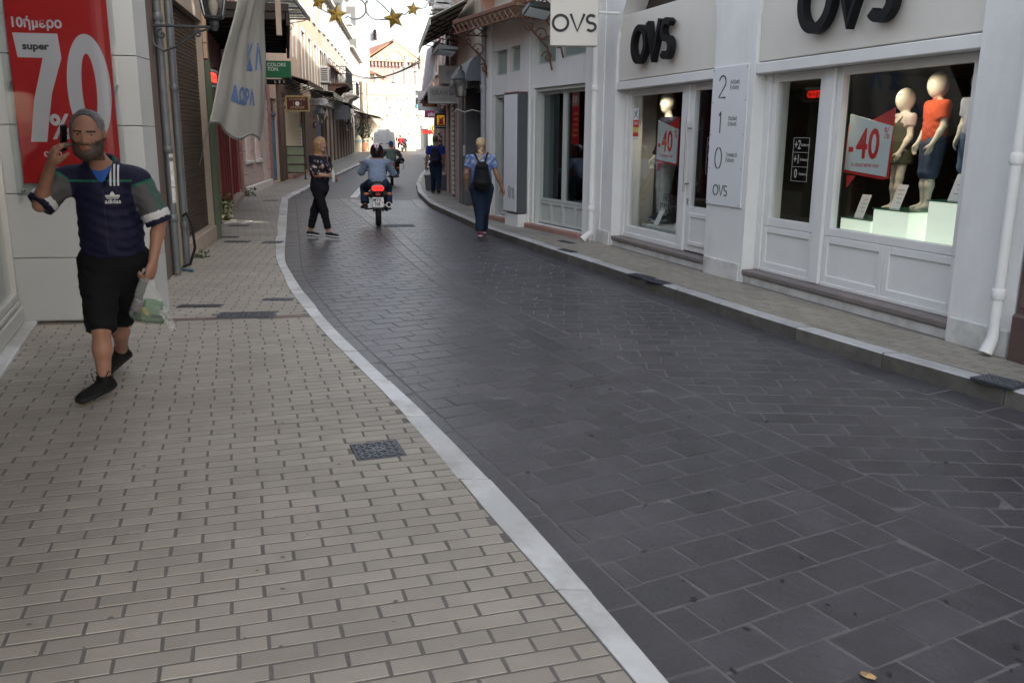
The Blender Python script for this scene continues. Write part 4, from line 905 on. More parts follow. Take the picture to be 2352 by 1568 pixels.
bx(.14, .05, 1.17, 1.0, .056, 3.4, .001).build('acrylic_sheet', m_acr, tp)
b = MB()
for u, z in ((.165, 2.05), (.955, 2.07), (.955, 1.215), (.165, 1.215), (.165, 2.9), (.955, 2.9)): b.lathe([(.010,0),(.010,.062),(.013,.064),(.013,.069)], (u, 0, z), 10, 'y')
b.each('standoff_bolt', m_steel, tp)
# pipes and boarded strip, perforated shutter
def lf(i): return FL[i+1], FL[i]
A, Bn = lf(0); rotL1 = frame(A, Bn); L1 = math.hypot(A[0]-Bn[0], A[1]-Bn[1])
def lp(i, u, d, z):
    a, bq = lf(i); return tuple(Vector((a[0], a[1], 0))+Matrix.Rotation(frame(a, bq), 3, 'Z') @ Vector((u, d, z)))
m_oldwood = mat('weathered_brown_board', (.13,.095,.085), .75, .3, 4, .25, 50, stretch=(7,7,.6), dirt=.5, dcol=(.06,.045,.04))
m_tan = mat('tan_strip', (.40,.32,.20), .7, .15, 4, .1, stretch=(5,5,.5), dirt=.5, dcol=(.2,.15,.1))
m_beige = mat('beige_wall', (.40,.33,.275), .8, .1, 3, .2, 50, dirt=.4, dcol=(.3,.24,.19))
m_zinc = mat('zinc_pipe', (.125,.14,.155), .45, .3, 5, .05, metal=.3, dirt=.5, dcol=(.13,.14,.15))
m_purp = mat('mauve_jamb', (.28,.25,.26), .7, .15, 4, dirt=.3, dcol=(.15,.13,.13))
sh = thing('shutter_shop_building', 'old building with a perforated rolling shutter and weathered boards beside the corner shop', 'building', (A[0], A[1], 0), rotL1)
b = MB(); wallgrid(b, 0, L1+.2, 0, 5.2, [(.02, 2.53, .32, 3.3)], 0, -.4); b.box(0, -6, 0, L1+.2, -5.8, 5.2); b.box(0, -6, 5.2, L1+.2, .3, 5.4); b.build('wall', m_beige, sh, fix=False)
b = MB(); b.box(3.98, .001, HL, L1+.2, .05, 3.9, .006); b.box(3.42, .001, HL, 3.94, .035, 3.9, .006); b.each('board', m_oldwood, sh)
bx(3.22, .001, HL, 3.38, .06, 3.9, .008).build('tan_strip', m_tan, sh); bx(2.55, .001, HL, 2.8, .045, 3.6, .008).build('jamb', m_purp, sh)
bx(.02, .0, HL, 2.54, .03, .318, .01).build('shutter_sill', m_beige, sh)
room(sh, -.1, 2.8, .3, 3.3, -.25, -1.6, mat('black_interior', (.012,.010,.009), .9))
m_shut = mat('brown_shutter', (.085,.06,.045), .5, .25, 3, metal=.3, dirt=.4, dcol=(.07,.05,.04))
b = MB()
for k in range(58):
    z = .33+k*.051; b.box(.03, -.10, z, 2.52, -.085, z+.014)
for k in range(48):
    u = .05+k*.052
    for q in range(8): b.box(u+(q%2)*.026, -.098, .33+q*.37, u+(q%2)*.026+.012, -.088, .70+q*.37)
stuff(b.build('shutter_grille', m_shut, sh))
downpipe('downpipe', 'zinc drainpipe with peeling bills pasted on it, nearest the poster wall', *lp(0, 3.72, .08, 0)[:2], HL+.02, 6, .045, m_zinc, rotL1, 'zinc drainpipes', (2.9, 1.5, .75))
downpipe('downpipe', 'zinc drainpipe next to the perforated shutter', *lp(0, 3.0, .07, 0)[:2], HL+.02, 6, .042, m_zinc, rotL1, 'zinc drainpipes', (2.2, .6))
m_bill = mat('torn_bill', (.58,.59,.60), .8, .3, 25, dirt=.6, dcol=(.2,.21,.23), dsc=14)
for k, (z0, z1) in enumerate(((1.42, 1.50), (1.10, 1.38), (.92, 1.09))):
    b = MB(); b.grid(lambda u, v: (.0475*math.cos(R(40+105*u)), .0475*math.sin(R(40+105*u)), z0+(z1-z0)*v), 6, 2)
    o = b.build('pasted_bill', m_bill, None, (*lp(0, 3.72, .08, 0)[:2], 0)); o.rotation_euler = (0, 0, rotL1-R(20)); tag(o, ('small white label pasted on the zinc drainpipe', 'half torn bill with dark print pasted on the zinc drainpipe', 'peeled bill remnant low on the zinc drainpipe')[k], 'bill')
lantern('dark lantern held above a scroll bracket high beside the poster wall', lp(0, 3.85, .02, 2.80), rotL1, 1.15, .66, up=True)
t = thing('rubber_hose', 'black hose hanging out of the wall onto the pavement beside the zinc drainpipe', 'hose', lp(0, 3.1, .08, HL)); b = MB(); b.tube([(0,0,.62),(.06,-.05,.66),(.14,-.10,.5),(.16,-.12,.25),(.10,-.15,.06),(.0,-.2,.02)], .016, 8); b.build('tube', m_black, t, smooth=True); b = MB(); b.tube([(0,-.2,.02),(.1,-.32,.018),(.22,-.40,.018)], .014, 8); b.build('nozzle', mat('blue_plastic', (.05,.14,.22), .4), t)
# canvas curtain with blue lettering
m_canv = mat('grey_canvas', (.29,.285,.265), .85, .12, 3, .25, 60, streak=.5, dcol=(.26,.23,.2), dsc=2)
m_blue = mat('blue_print', (.07,.13,.27), .8, .25, 12)
cv = thing('canvas_awning_curtain', 'weathered grey canvas curtain with blue Greek letters hanging over the pavement', 'awning', (0, 0, 0))
TL, TR, BL, BR = Vector((-3.42, 11.6, 3.55)), Vector((-3.45, 13.0, 3.75)), Vector((-3.66, 10.75, 1.80)), Vector((-3.62, 13.0, 1.66))
def canv(u, v, off=0.):       # u 0 near-left .. 1 far-right, v 0 top .. 1 bottom
    p = TL.lerp(TR, u).lerp(BL.lerp(BR, u), v); nrm = Vector((.93, -.35, 0))
    w_ = .03*math.sin(u*9+v*2)*v+.016*math.sin(u*19-1+v*1.2)+.10*math.sin(PI*u)*v*v+.006*math.sin(u*31+v*4)
    p = p+nrm*(w_+off); p.z -= .10*math.sin(u*PI*1.0)*v-.05*math.sin(u*13)*(v**6)
    p.x += .04*math.sin(v*7+u*3)*(1-v)
    return tuple(p)
b = MB(); b.grid(canv, 44, 34, th=.006); b.build('canvas', m_canv, cv, smooth='all')
b = MB(); b.tube([canv(u, .985, .004) for u in np.linspace(0, 1, 30)], .012, 6); b.build('hem', m_canv, cv)
def canv_text(body, size, u0, v0, slant, sx=1., bold=.01):
    me = text_mesh(body, size, ext=0, bold=bold, sx=sx, res=4, align='LEFT'); bm = bmesh.new(); bm.from_mesh(me)
    bmesh.ops.triangulate(bm, faces=bm.faces)
    for _ in range(3):
        es = [e for e in bm.edges if e.calc_length() > .04]
        if es: bmesh.ops.subdivide_edges(bm, edges=es, cuts=1); bmesh.ops.triangulate(bm, faces=bm.faces)
    for q in bm.verts: q.co = Vector(canv(u0+q.co.x/1.95, v0-(q.co.y+q.co.x*slant)/1.85, .012))
    bm.to_mesh(me); bm.free(); me.materials.append(m_blue); o = bpy.data.objects.new('lettering', me); C.objects.link(o); o.parent = cv
canv_text('Κ Α', .40, .50, .50, .05, .9, .014); canv_text('ΔΩΡΑ', .25, .26, .74, -.02, 1.1, .010)
b = MB(); b.tube([canv(0, .95), lp(0, 1.2, .02, 1.25)], .005, 5); b.build('tie_rope', mat('white_rope', (.6,.6,.58), .8), cv)
b = MB(); b.tube([canv(u, .0) for u in np.linspace(0, 1, 12)], .025, 8); b.build('rail', m_dgrey, cv); b = MB(); b.box(-3.37, 13.02, 3.05, -3.30, 13.08, 4.6, .006); b.build('wooden_pole', mat('pole_wood', (.42,.33,.25), .7, .2, stretch=(6,6,1)), cv)
b = MB(); b.tube([(-3.4,12,3.66),(-4.6,12.4,4.3)], .02, 6); b.tube([(-3.4,13,3.75),(-4.7,13.3,4.3)], .02, 6); b.each('arm', m_dgrey, cv)
# green shop with LED ticker
A, Bn = lf(1); rotL2 = frame(A, Bn); L2 = math.hypot(A[0]-Bn[0], A[1]-Bn[1])
m_green = mat('olive_green_paint', (.075,.105,.065), .5, .12, 3, .1, dirt=.3, dcol=(.04,.05,.035))
m_plank = mat('pale_plank', (.50,.34,.22), .7, .2, 4, .15, stretch=(1,8,8), dirt=.4, dcol=(.3,.19,.12))
gs = thing('green_shop_building', 'narrow shop with an olive green front and a pale plank fascia', 'building', (A[0], A[1], 0), rotL2)
b = MB(); wallgrid(b, .01, L2-.01, 0, 5.2, [(.3, L2-.3, .1, 2.72)], 0, -.4); b.box(.01, -6, 0, L2-.01, -5.8, 5.2); b.box(.01, -6, 5.2, L2-.01, .3, 5.4); b.build('wall', m_beige, gs, fix=False)
b = MB(); b.box(.02, .001, HL, .30, .09, 2.75, .01); b.box(L2-.32, .001, HL, L2-.01, .09, 2.75, .01); b.box(1.35, -.1, HL, 1.5, .03, 2.74, .01); b.each('green_post', m_green, gs)
window(gs, .31, 1.34, .62, 2.7, -.1, m_green, m_glass2, .09); window(gs, 1.51, L2-.33, .62, 2.7, -.1, m_green, m_glass2, .09, name='door')
m_gpanel = mat('grey_green_panel', (.30,.34,.31), .5, .1, 3, dirt=.3, dcol=(.18,.2,.18)); panel(gs, .31, 1.34, HL, .61, -.08, m_gpanel); panel(gs, 1.51, L2-.33, HL, .61, -.08, m_gpanel)
for k in range(3): bx(.05, .002, 2.78+k*.23, L2-.05, .06, 3.0+k*.23, .006).build('plank', m_plank, gs)
b = MB(); b.M = Matrix.Rotation(R(-3), 4, 'Y'); b.box(-.1, .0, 3.50, L2+.1, .22, 3.60, .01); b.build('fascia_beam', mat('grey_beam', (.2,.17,.15), .7), gs)
room(gs, .1, L2-.1, .1, 2.9, -.3, -2.5, mat('black_interior'))
b = MB(); b.tube([(0,0,0),(.2,.08,.02),(.35,.05,0),(.45,.2,.03)], .012, 6); o = b.build('white_cable', mat('white_cable_m', (.6,.6,.6), .5), None, lp(1, .25, .12, HL+.005)); tag(o, 'loose white cable lying at the foot of the green shop front', 'cable')
t = thing('led_ticker', 'grey framed LED ticker glowing with red letters above the green door', 'led sign', (-4.90, 14.6, 2.42), rotL2-R(12))
bx(-.40, 0, 0, .40, .06, .28, .01).build('case', mat('light_grey_case', (.42,.40,.38), .5), t); bx(-.36, .0605, .04, .36, .063, .24).build('screen', mat('led_dark', (.05,.004,.004), .4, 0), t)
m_led = mat('led_red', (1., .03,.02), .5, 0, emit=1.1); text('ΟΠΤΙΚΟ', .17, m_led, t, (0, .0635, .14), FACE, 'led_lettering', bold=.012, sx=.84, ext=.001)
# dark wooden canopy over the green and red shops
m_dkwood = mat('dark_canopy_wood', (.028,.02,.017), .8, .3, 4)
t = thing('wooden_canopy', 'deep black-brown wooden canopy over the green shop and red doors', 'canopy', (FL[2][0], FL[2][1], 0), frame(FL[3], FL[2]))
bx(-4.6, .0, 3.62, 1.6, 1.45, 3.75, .01).build('deck', m_dkwood, t); bx(-4.6, 1.40, 3.40, 1.6, 1.46, 3.615, .006).build('fascia', m_dkwood, t)
for k in range(11): bx(-4.5+k*.6, .02, 3.50, -4.42+k*.6, 1.39, 3.615, .006).build('rafter', m_dkwood, t)
# red door shop
A, Bn = lf(2); rotL3 = frame(A, Bn); L3_ = math.hypot(A[0]-Bn[0], A[1]-Bn[1])
m_redd = mat('deep_red_paint', (.20,.012,.014), .4, .12, 3, .05); m_redp = mat('dull_red_panel', (.20,.085,.08), .6, .12, 3); m_redw = mat('faded_red_wall', (.30,.13,.11), .8, .15, 3, dirt=.5, dcol=(.2,.12,.1))
rs_ = thing('red_door_building', 'building with tall deep red wooden doors on a stone step', 'building', (A[0], A[1], 0), rotL3)
b = MB(); wallgrid(b, .01, L3_-.01, 0, 5.6, [(.5, 3.0, .2, 3.0), (3.4, 5.6, .2, 3.0)], 0, -.4); b.box(.01, -6, 0, L3_-.01, -5.8, 5.6); b.box(.01, -6, 5.6, L3_-.01, .3, 5.8); b.build('wall', m_redw, rs_, fix=False)
bx(.3, -.1, .05, 6.0, .16, .24, .015).build('step', m_beige, rs_); room(rs_, .2, 6, .2, 3.1, -.3, -2, mat('black_interior'))
for (u0, u1) in ((.5, 3.0), (3.4, 5.6)):
    n_ = 3
    for k in range(n_):
        a = u0+(u1-u0)*k/n_; c_ = u0+(u1-u0)*(k+1)/n_
        d_ = panel(rs_, a+.06, c_-.003, .25, 2.2, -.06, m_redp, .10, .03, .06, 'door_leaf'); bx(a, -.13, .25, a+.057, .02, 2.98, .008).build('door_post', m_redd, rs_)
        bx(a+.06, -.14, 2.21, c_-.003, -.02, 2.30, .006).build('transom', m_redd, rs_); bx(a+.06, -.12, 2.305, c_-.003, -.08, 2.98).build('pane', m_glass2, rs_)
b = MB(); b.box(3.02, .001, .25, 3.38, .06, 3.1, .01); b.box(.02, .001, HL, .48, .05, 3.1, .01); b.each('red_pier', m_redd, rs_)
t = thing('air_conditioner', 'white air conditioner box on the wall above the red doors', 'air conditioner', lp(2, 3.5, .02, 3.05), rotL3); bx(-.3, 0, 0, .3, .32, .42, .02).build('case', m_wplain, t); b = MB(); b.lathe([(.15,0),(.15,.012),(.03,.016)], (0, .321, .21), 16, 'y'); b.build('fan_grille', m_dgrey, t)
b = MB()
for k in range(6): u = 1.2+k*.4; b.tube([(u,.02,3.2),(u+.25,.6,3.55)], .012, 5); b.tube([(u+.25,.02,3.2),(u,.6,3.55)], .012, 5)
o = b.build('rusty_bracket_row', mat('rust_iron', (.16,.075,.045), .7, .3), None, (FL[3][0], FL[3][1], 0)); o.rotation_euler = (0, 0, rotL3); tag(o, 'crossed rusty iron struts on the wall above the red doors', 'bracket')
stuff_w = plant('weed_tuft', 'green weeds sprouting between drainpipe and shutter sill', 'weeds', lp(0, 2.25, .12, HL), (.12,.08,.07), 45, .06, .05, m_leaf, 3)
plant('weed_tuft', 'tall green weeds sprouting beside the green shop front', 'weeds', lp(2, L3_-.45, .12, HL), (.14,.2,.28), 150, .08, .25, m_leaf, 8)
plant('weed_tuft', 'low green weeds at the foot of the pink wall', 'weeds', lp(3, 5.75, .15, HL), (.3,.16,.14), 140, .08, .1, m_leaf, 9)
# pink rusticated house
A, Bn = lf(3); rotL4 = frame(A, Bn); L4_ = math.hypot(A[0]-Bn[0], A[1]-Bn[1])
m_pinkw = mat('pale_pink_wall', (.60,.49,.46), .8, .08, 2, .15, 40, streak=.3, dcol=(.42,.34,.31)); m_pinkq = mat('rose_quoin', (.42,.22,.20), .8, .12, 3, dirt=.3, dcol=(.28,.15,.13))
ph = thing('pink_house', 'pale pink rusticated house front with a narrow dark doorway', 'building', (A[0], A[1], 0), rotL4)
b = MB(); wallgrid(b, .01, L4_-.01, 0, 6.8, [(.75, 1.5, .15, 2.5), (1.9, 2.9, 1.0, 2.5), (3.6, 4.6, 1.0, 2.5), (1.2, 2.2, 4.4, 6.2), (3.8, 4.8, 4.4, 6.2)], 0, -.4); b.box(.01, -6, 0, L4_-.01, -5.8, 6.8); b.box(.01, -6, 6.8, L4_-.01, .3, 7); b.build('wall', m_pinkw, ph, fix=False)
for (u0, u1) in ((.03, .72), (1.53, 1.87), (2.93, 3.57), (4.63, L4_-.03)):
    for k in range(8): bx(u0+.004, .001, .32+k*.31, u1-.004, .035, .32+k*.31+.29, .012).build('stone_block', m_pinkw, ph)
for (u0, u1) in ((1.88, 2.92), (3.58, 4.62)): bx(u0, .001, .34, u1, .03, .88, .012).build('apron', m_pinkw, ph); bx(u0-.03, .0, .90, u1+.03, .09, .99, .01).build('sill', m_wplain, ph)
bx(.02, .001, HL-.05, L4_-.02, .10, .30, .015).build('plinth', m_wplain, ph)
for (u0, u1, z0, z1) in ((1.9, 2.9, 1.0, 2.5), (3.6, 4.6, 1.0, 2.5), (1.2, 2.2, 4.4, 6.2), (3.8, 4.8, 4.4, 6.2)): window(ph, u0, u1, z0, z1, -.1, m_wplain, m_glass2, .07, 2, 2)
window(ph, .75, 1.5, .16, 2.5, -.2, m_dgrey, m_glass2, .08, name='door', bot=.7); room(ph, .1, L4_-.1, .1, 2.8, -.35, -2.5, m_dark)
downpipe('downpipe', 'rose drainpipe running down between the red doors and the pink house', *lp(3, L4_-.06, .11, 0)[:2], .15, 6, .055, m_pinkq, rotL4, None, (2, 1.2), (0, .1))
# corner with blue door, restaurant front with cream doors
A, Bn = lf(4); rotL5 = frame(A, Bn); L5 = math.hypot(A[0]-Bn[0], A[1]-Bn[1])
m_bluedoor = mat('faded_blue_paint', (.07,.20,.31), .5, .15, 4, .1, dirt=.4, dcol=(.15,.24,.3)); m_creamd = mat('cream_joinery', (.66,.60,.47), .5, .08, 3, .05)
rest = thing('restaurant_building', 'restaurant front with cream slatted doors, a faded blue door and brown posts', 'building', (A[0], A[1], 0), rotL5)
b = MB(); wallgrid(b, .01, L5-.01, 0, 10, [(.45, 5.5, .25, 3.15), (7.2, 8.75, .15, 2.9), (1.2, 2.2, 4.8, 7.6), (3.6, 4.6, 4.8, 7.6), (6, 7, 4.8, 7.6)], 0, -.4); b.box(.01, -6, 0, L5-.01, -5.8, 10); b.box(.01, -6, 10, L5-.01, .3, 10.2); b.build('wall', mat('warm_cream_wall', (.55,.44,.36), .8, .08, 2, .15, 40, streak=.3, dcol=(.42,.33,.27)), rest, fix=False)
for k in range(10): bx(8.8, .001, .2+k*.31, L5-.03, .05, .2+k*.31+.29, .01).build('quoin', m_pinkq, rest)
for k in range(2): panel(rest, 7.2+k*.78, 7.2+k*.78+.77, .18, 2.35, -.08, m_bluedoor, .1, .03, .05, 'blue_door_leaf')
bx(7.2, -.12, 2.36, 8.75, -.03, 2.45, .006).build('transom', m_bluedoor, rest); bx(7.2, -.1, 2.46, 8.75, -.06, 2.88).build('pane', m_glass2, rest)
b = MB(); b.box(6.3, .001, HL, 7.1, .09, 3.4, .012); b.box(5.55, .001, HL, 5.85, .06, 3.4, .012); b.box(.02, .001, HL, .44, .08, 3.4, .012); b.each('brown_post', m_brwood, rest)
bx(.02, .0, 3.16, 7.1, .10, 3.42, .01).build('lintel', m_brwood, rest); bx(.45, -.1, .05, 5.5, .25, .27, .012).build('step', m_pinkst, rest); room(rest, .2, 6, .2, 3.3, -.3, -3, m_dark)
for k in range(4):
    u = .46+k*1.26; b = MB()
    for q in range(5): b.box(u+.02+q*.245, -.1, .29, u+.02+q*.245+.10, -.05, 2.55, .004)
    b.box(u+.02, -.1, .27, u+1.24, -.045, .9, .005); b.box(u+.02, -.1, 2.56, u+1.24, -.045, 2.66, .005); b.box(u+.02, -.1, 2.98, u+1.24, -.045, 3.10, .005); b.box(u+.6, -.1, 2.66, u+.68, -.045, 2.98, .004)
    dd = bx(u+.03, -.085, .9, u+1.23, -.075, 2.97).build('door_pane', m_glass2, rest); b.each('door_slat', m_creamd, rest)
for u in (1.2, 3.6, 6): window(rest, u, u+1, 4.8, 7.6, -.1, m_wplain, m_glass2, .07, 2, 2)
b = MB()
for u in (1.2, 3.6, 6): b.box(u-.14, .001, 4.7, u-.003, .05, 7.7, .008); b.box(u+1.003, .001, 4.7, u+1.14, .05, 7.7, .008); b.box(u-.16, .001, 7.71, u+1.16, .10, 7.85, .01)
b.each('surround', m_wplain, rest); bx(.0, .001, 8.4, L5, .22, 8.6, .02).build('cornice', m_wplain, rest)
t = thing('menu_board', 'dark framed stand of green menu panels in front of the cream doors', 'menu board', (-8.25, 33.1, HL), R(8))
b = MB(); b.box(-.52, -.03, 0, -.47, .03, 1.22, .005); b.box(.47, -.03, 0, .52, .03, 1.22, .005); b.box(-.47, -.025, .22, .47, .025, .27, .004); b.box(-.47, -.025, .53, .47, .025, .58, .004); b.box(-.47, -.025, .85, .47, .025, .90, .004); b.box(-.47, -.025, 1.17, .47, .025, 1.22, .004); b.each('rail', mat('dark_board_frame', (.045,.035,.03), .5), t)
for z in (.275, .585, .905): bx(-.465, -.012, z, .465, .012, z+.26).build('menu_panel', mat('green_menu', (.22,.27,.18), .4, .25, 6), t)
b = MB(); b.box(-.56, -.2, 0, -.46, .2, .03, .004); b.box(.46, -.2, 0, .56, .2, .03, .004); b.each('foot', m_black, t)
plant('small_plant', 'small dark plant at the foot of the menu board', 'plant', (-8.75, 32.6, HL), (.14,.14,.12), 60, .07, .14, m_leaf2, 12)
def hang(name, label, X, Y, z0, z1, w_, m_, dep=.06, frame_m=None, rot=0., wall=None):
    t = thing(name, label, 'sign', (X, Y, z0), rot); h = z1-z0
    bx(-w_/2, 0, 0, w_/2, dep, h, .006).build('panel', m_, t)
    if frame_m:
        b = MB(); f = .045; b.box(-w_/2-f, -.012, -f, w_/2+f, dep+.012, 0, .005); b.box(-w_/2-f, -.012, h, w_/2+f, dep+.012, h+f, .005); b.box(-w_/2-f, -.012, 0, -w_/2, dep+.012, h, .005); b.box(w_/2, -.012, 0, w_/2+f, dep+.012, h, .005); b.each('frame', frame_m, t)
    if wall is not None:
        b = MB(); s = 1 if wall > X else -1
        for z in (h*.25, h*.85): b.tube([(s*w_/2, dep/2, z), (wall-X, dep/2, z)], .014, 6)
        b.each('bracket', m_dgrey, t)
    return t
UP = (R(90), 0, 0)
t = hang('hanging_sign', 'maroon restaurant sign in a gold frame showing a plate with knife and fork', -7.42, 31, 2.54, 2.97, .72, mat('maroon_board', (.085,.02,.022), .4, .1), .06, mat('gold_frame', (.42,.32,.14), .45), 0, -8.2)
m_gold = mat('gold_print', (.42,.30,.16), .6, 0)
text('ΕΣΤΙΑΤΟΡΙΟ', .095, m_gold, t, (0, -.002, .355), UP, 'lettering', bold=.003, ext=.001); text('ΑΒΕΡΩΦ', .11, m_gold, t, (0, -.002, .08), UP, 'lettering', bold=.004, ext=.001, space=1.15)
b = MB(); b.lathe([(.075,0),(.07,.008),(.05,.006)], (0, -.010, .215), 20, 'y'); b.build('plate_emblem', m_card, t); b = MB(); b.box(-.145, -.004, .15, -.135, 0, .28); b.box(-.155, -.004, .235, -.125, 0, .28); b.box(.135, -.004, .15, .147, 0, .28); b.each('cutlery_emblem', m_gold, t)
t = hang('hanging_sign', 'pale oval-ended shop sign with faint letters beyond the maroon restaurant sign', -8.6, 38.8, 2.98, 3.26, .95, mat('pale_oval_sign', (.62,.64,.66), .5, .05), .05, None, 0, -9.2); text('ΟΜΙΛΕΛΛΗΣ', .15, mat('blue_grey_print', (.25,.33,.42), .6, 0), t, (0, -.002, .14), UP, 'lettering', ext=.001)
b = MB(); b.lathe([(.001,-.001),(.14,0),(.14,.05),(.001,.051)], (.475, 0, .14), 18, 'y'); b.build('rounded_end', MATS['pale_oval_sign'], t)
t = hang('hanging_sign', 'green hanging sign with white capitals COLORS', -7.0, 27, 3.35, 3.83, .76, mat('bright_green_sign', (.012,.15,.065), .4, .05), .1, None, 0, -7.75)
text('COLORS\nTON.', .14, m_winwhite, t, (-.30, -.002, .30), UP, 'lettering', align='LEFT', ext=.001, bold=.002, line=.9)
t = hang('hanging_sign', 'narrow black sign with spaced white capitals below the green sign', -7.0, 27.1, 3.16, 3.31, .76, m_black, .08, None, 0, -7.75); text('L E Y', .10, m_winwhite, t, (.02, -.002, .075), UP, 'lettering', ext=.001, space=1.5, bold=.003)
t = thing('vertical_banner', 'narrow white vertical banner with dark print and teal top on the brown post', 'banner', (-9.05, 38.0, .78), 0)
bx(-.09, -.02, 0, .09, 0, 1.42, .003).build('sheet', m_card, t); bx(-.09, -.0215, 1.25, .09, -.0205, 1.42).build('teal_top', mat('teal_print', (.12,.38,.42), .5), t); b = MB(); [b.box(-.03, -.023, .1+k*.16, .03, -.0205, .17+k*.16) for k in range(7)]; b.each('printed_mark', m_print, t); b = MB(); b.tube([(.0,.05,-.78),(.0,.05,1.6)], .035, 8); b.build('post', m_pinkq, t)
# wreath of red flowers
t = thing('flower_wreath', 'hanging bunch of red and cream flowers on the dark brown shopfront', 'wreath', (-9.62, 42.8, 2.35)); rng = random.Random(3)
for nm, m_, n_ in (('red_flower', mat('red_petal', (.42,.02,.03), .6, .2, 20), 70), ('cream_flower', mat('cream_petal', (.6,.5,.32), .6), 30), ('leaf_spray', m_leaf2, 60)):
    b = MB(); leaves(b, (0,0,0), (.18,.12,.38), n_, .14, rng); b.build(nm, m_, t)
# ------------------------------------------------------------------ further left-hand row
m_upcream = mat('cream_render', (.40,.32,.25), .8, .06, 2, .1, 40, streak=.2, dcol=(.5,.42,.34)); m_uppale = mat('pale_render', (.38,.355,.325), .8, .06, 2, .1, 40, streak=.2, dcol=(.5,.48,.46))
m_bluew = mat('blue_wall', (.16,.24,.46), .7, .1, 3)
t6, P6, r6, L6 = shopblock(5, 'L', 'cream_house', 'cream two storey house above a dark brown shopfront with a flower wreath', m_upcream, 10.5, m_brwood, 4, 2)
b = MB(); b.box(5.4, .001, .2, L6-.05, .06, 3.2, .01); b.box(L6-.5, .061, .1, L6-.02, .12, 3.3, .01); b.each('brown_boarding', m_brwood, t6); bx(.1, .002, .2, 5.3, .05, 1.0, .01).build('blue_panel', m_bluew, t6); bx(3.0, .002, 1.0, 5.3, .05, 3.2, .01).build('blue_panel', m_bluew, t6)
t7, P7, r7, L7 = shopblock(6, 'L', 'brown_shopfront_building', 'long pale building whose shopfronts are framed in brown wood posts', m_uppale, 9.2, m_brwood, 9, 2)
b = MB()
for k in range(10): b.box(k*L7/9-.14 if k else .02, .001, .1, min(k*L7/9+.14, L7-.02), .10, 3.15, .012)
b.each('wood_post', m_brwood, t7)
t8, P8, r8, L8 = shopblock(7, 'L', 'grey_terrace_building', 'grey stone terrace with cream jambs close to the parked van', m_gst, 8.5, m_cst, 5, 1)
# canopies, balcony, air conditioner, lanterns on this row
m_rustroof = mat('rust_sheet', (.13,.07,.055), .7, .3, 3, .2, 30)
m_greenroof = mat('grey_green_sheet', (.36,.37,.30), .6, .2, 3, .1, 30)
def canopy(label, i, u0, u1, z, dep, drop, m_, ribs=6, cat='canopy', th=.05, ret=False, side='L', fascia=.12):
    P, Q = (FL[i+1], FL[i]) if side == 'L' else (FR[i], FR[i+1]); rt = frame(P, Q)
    t = thing('canopy', label, cat, (P[0], P[1], zg(P[1])), rt); b = MB(); n = max(4, int((u1-u0)/.12)); V = []
    for k in range(n+1):
        u = u0+(u1-u0)*k/n; zz = .018*(k%2); V += [(u, .01, z+zz), (u, dep, z-drop+zz), (u, dep, z-drop+zz-.012), (u, .01, z+zz-.012)]
    F = [(4*k+j, 4*k+(j+1)%4, 4*k+4+(j+1)%4, 4*k+4+j) for k in range(n) for j in range(4)]+[(3,2,1,0), (4*n, 4*n+1, 4*n+2, 4*n+3)]
    b.add(V, F); b.build('roof_sheet', m_, t)
    b = MB()
    for k in range(ribs): u = u0+(u1-u0)*(k+.5)/ribs; b.tube([(u,.02,z-.03),(u,dep-.02,z-drop-.03)], .018, 5); b.tube([(u,.02,z-.5),(u,dep*.8,z-drop*.8-.05)], .014, 5)
    b.each('strut', m_dkwood, t); bx(u0, dep-.03, z-drop-.03-fascia, u1, dep-.002, z-drop-.02, .004).build('fascia', m_, t)
    return t
canopy('rusty sheet canopy above the cream doors and maroon sign', 4, .0, 5.6, 3.85, .95, .25, m_rustroof, 5)
canopy('grey green canopy with a box gutter beyond the rusty canopy', 5, .5, 7.5, 3.75, 1.1, .15, m_greenroof, 5, fascia=.2)
canopy('weathered grey canopy along the brown shopfronts', 6, 1, 17, 3.7, 1.1, .3, m_greenroof, 8)
canopy('brown sheet canopy close to the van', 7, 3, 13, 3.5, 2.2, .5, m_rustroof, 6)
t = thing('dark_awning_sign', 'dark slate awning panel with faint lettering hanging over the brown shopfronts', 'awning', (-10.9, 55.5, zg(55)+2.55)); bx(-.75, 0, 0, .75, .04, .85, .01).build('panel', MATS['slate_canvas'], t); text('FASHION', .16, MATS['grey_print'], t, (0, -.002, .5), UP, 'lettering', ext=.001)
def glass_canopy():
    t = thing('glass_canopy', 'glazed canopy on scrolled iron brackets above the black-brown wooden canopy', 'canopy', (FL[4][0], FL[4][1], 0), frame(FL[4], FL[3]))
    for k in range(4): bx(.4+k*1.2, .02, 5.28, 1.55+k*1.2, 1.5, 5.295).build('pane', glassmat('roof_glass', (.72,.78,.78), 1.5, .05, 1.2, .08), t)
    b = MB()
    for k in range(5): u = .35+k*1.22; b.box(u, .01, 5.22, u+.04, 1.52, 5.275, .004)
    b.box(.35, 1.50, 5.18, 5.3, 1.54, 5.3, .004); b.each('bar', m_dgrey, t); b = MB()
    for k in range(3):
        u = .4+k*2.3; b.tube([(u,.02,4.6),(u,.3,4.75),(u,.9,5.1),(u,1.4,5.2)], .015, 5); b.tube([(u, .9+.15*math.cos(a)*(1-a/10), 4.98+.15*math.sin(a)*(1-a/10)) for a in np.linspace(0, 7, 16)], .012, 5)
    b.each('scroll', m_dgrey, t)
glass_canopy()
t = thing('floodlight', 'square floodlight fixed under the glazed canopy', 'floodlight', (-6.35, 24.2, 4.45), R(20)); bx(-.15, -.05, -.12, .15, .05, .12, .015).build('case', m_greyf, t); bx(-.12, -.056, -.09, .12, -.051, .09).build('lens', m_pale, t)
